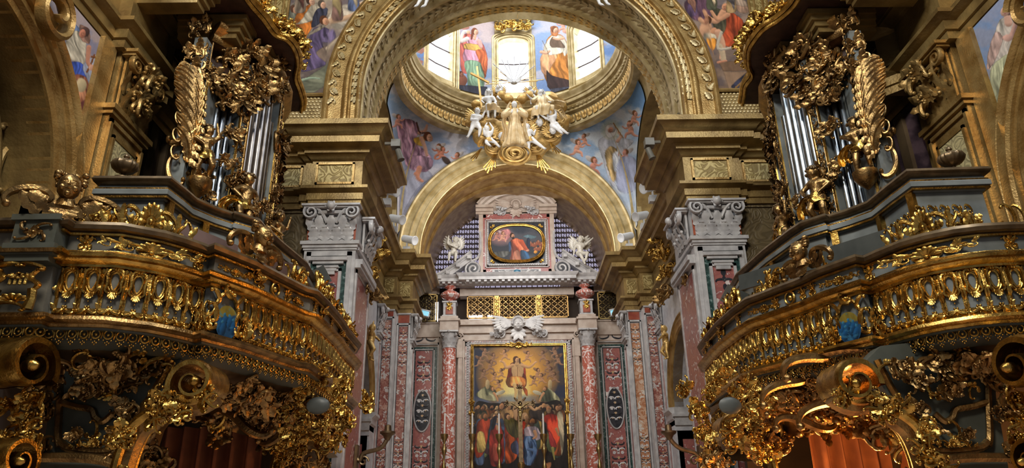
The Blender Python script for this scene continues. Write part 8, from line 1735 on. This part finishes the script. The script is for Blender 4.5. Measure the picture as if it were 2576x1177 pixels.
def soffit_leaves(o, r, y, n, sc, mt, lab, key=1):
    m = MB()
    for i in range(n):
        a = -.05 + (PI + .1) * (i + .5) / n; q = MB()
        for b in (-.5, 0, .5): leaf(q, (-.4, b * .3), b, .9, .2, .2, b * .5, 3)
        m.merge(q, frame_matrix((o[0] + r * math.cos(a), y, o[2] + r * math.sin(a)), (-math.sin(a), 0, math.cos(a)), (0, 1, 0), (-math.cos(a), 0, -math.sin(a)), sc))
    trim(m, mt, lab)
for y in (15.34, 16.1, 16.8): soffit_leaves((0, 0, ZC1), R1 + .01, y, 56, .24, 'gilding_leaf' if y > 16.5 else 'gold_stucco_pale', 'leaf band on the underside of the great arch')
# carved frieze of the drum ring and console blocks
m = MB()
for i in range(90):
    a = 2 * PI * i / 90; q = MB(); leaf(q, (0, -.5), PI / 2 - .5, .9, .22, .2, .5, 2); leaf(q, (0, -.5), PI / 2 + .5, .9, .22, .2, -.5, 2)
    m.merge(q, frame_matrix(((RD - .06) * math.cos(a), YC + (RD - .06) * math.sin(a), 16.2), (-math.sin(a), math.cos(a), 0), (0, 0, 1), (-math.cos(a), -math.sin(a), 0), .34))
trim(m, 'gilding_leaf', 'leaf frieze around the drum ring')
m = MB()
for i in range(120):
    a = 2 * PI * i / 120; m.ball(((RD - .17) * math.cos(a), YC + (RD - .17) * math.sin(a), 16.62), .05, 5)
for i in range(64):
    a = 2 * PI * i / 64 + .03; q = MB(); scroll(q, fit(curl(1, 1.2, 16, 3, True), (0, 0, .32, .12)), .018); m.merge(q, frame_matrix(((RW_ - .06) * math.cos(a), YC + (RW_ - .06) * math.sin(a), 17.42), (-math.sin(a), math.cos(a), 0), (0, 0, 1), (-math.cos(a), -math.sin(a), 0), 1.))
trim(m, 'gold_stucco_pale', 'bead course and scroll dado of the drum')
t = thing('drum_keystone', 'gilded shell and garland over the middle drum window', 'keystone ornament', (0, 24.6, 21.3))
for dx, z, sc, k in ((0, 21.0, .9, 'foliage_0'), (-.5, 20.9, .7, 'foliage_1'), (.5, 20.9, .7, 'foliage_2'), (0, 21.5, .9, 'foliage_3'), (-.6, 21.4, .6, 'foliage_3'), (.6, 21.4, .6, 'foliage_0')): place('carving', k, t, (dx, 24.62, z), (0, -1, 0), sc, 0)
# ================================================================ LIGHT AND CAMERA
W = bpy.data.worlds.new('World'); S.world = W; W.use_nodes = True
bg = W.node_tree.nodes['Background']; bg.inputs[0].default_value = (.88, .92, 1.0, 1); bg.inputs[1].default_value = .12
def area(name, loc, tgt, size, power, col=(1, 1, 1), sy=None):
    l = bpy.data.lights.new(name, 'AREA'); l.energy = power; l.size = size; l.color = col
    if sy: l.shape = 'RECTANGLE'; l.size_y = sy
    o = bpy.data.objects.new(name, l); COL.objects.link(o); o.location = loc
    o.rotation_euler = (Vector(tgt) - Vector(loc)).to_track_quat('-Z', 'Y').to_euler(); return o
def spot(name, loc, tgt, power, ang=60, col=(1, .93, .82), r=.05, blend=.5):
    l = bpy.data.lights.new(name, 'SPOT'); l.energy = power; l.spot_size = math.radians(ang); l.spot_blend = blend; l.color = col; l.shadow_soft_size = r
    o = bpy.data.objects.new(name, l); COL.objects.link(o); o.location = loc
    o.rotation_euler = (Vector(tgt) - Vector(loc)).to_track_quat('-Z', 'Y').to_euler(); return o
def point(name, loc, power, col, r=.1):
    l = bpy.data.lights.new(name, 'POINT'); l.energy = power; l.color = col; l.shadow_soft_size = r
    o = bpy.data.objects.new(name, l); COL.objects.link(o); o.location = loc; return o
area('nave_window_light', (-1.5, -1, 13.5), (1, 14, 8), 3.0, 1000, (1, .93, .80), 2.5)
area('clerestory_light_left', (-5.5, 4, 14.5), (4, 10, 5), 2.2, 420, (.84, .92, 1), 2)
area('clerestory_light_right', (5.5, 4, 14.5), (-4, 10, 5), 2.2, 420, (.84, .92, 1), 2)
area('drum_daylight', (0, 20.7, 22.5), (0, 21, 10), 5, 480, (.88, .94, 1))
area('chancel_daylight', (0, 22.0, 12.5), (0, 28, 8.5), 3.5, 200, (1, .96, .92))  # unseen area fill added before the chancel arch to light the retable
spot('altar_spot_left', (-3.4, 24.0, 10.7), (0, 27.5, 6.5), 290, 50)
spot('altar_spot_right', (3.4, 24.0, 10.7), (0, 27.5, 6.5), 290, 50)
spot('main_lamp_left', (-2.9, 14.6, 10.4), (0, 23.2, 14.2), 620, 26, (1, .96, .9))
spot('main_lamp_right', (2.9, 14.6, 10.4), (0, 23.2, 14.2), 620, 26, (1, .96, .9))
point('lamp_glow_right', (4.2, 9.7, 2.0), 150, (1, .45, .12), .15)
point('lamp_glow_right_rear', (3.9, 11.6, 2.2), 60, (1, .42, .1), .15)
point('lamp_glow_left', (-4.6, 10.0, 1.4), 5, (1, .5, .2), .15)
cam = bpy.data.cameras.new('Camera'); co = bpy.data.objects.new('Camera', cam); COL.objects.link(co)
cam.sensor_width = 36; cam.sensor_fit = 'HORIZONTAL'; cam.lens = F_PX / 2576 * 36; cam.clip_end = 200
Mc = Matrix([list(RW[i]) + [EYE[i]] for i in range(3)] + [[0, 0, 0, 1]]); co.matrix_world = Mc
S.camera = co
S.cycles.max_bounces = 6; S.cycles.diffuse_bounces = 3; S.cycles.glossy_bounces = 3; S.cycles.caustics_reflective = False; S.cycles.caustics_refractive = False
S.view_settings.view_transform = 'Standard'; S.view_settings.look = 'None'; S.view_settings.gamma = 1; S.view_settings.exposure = 0.38
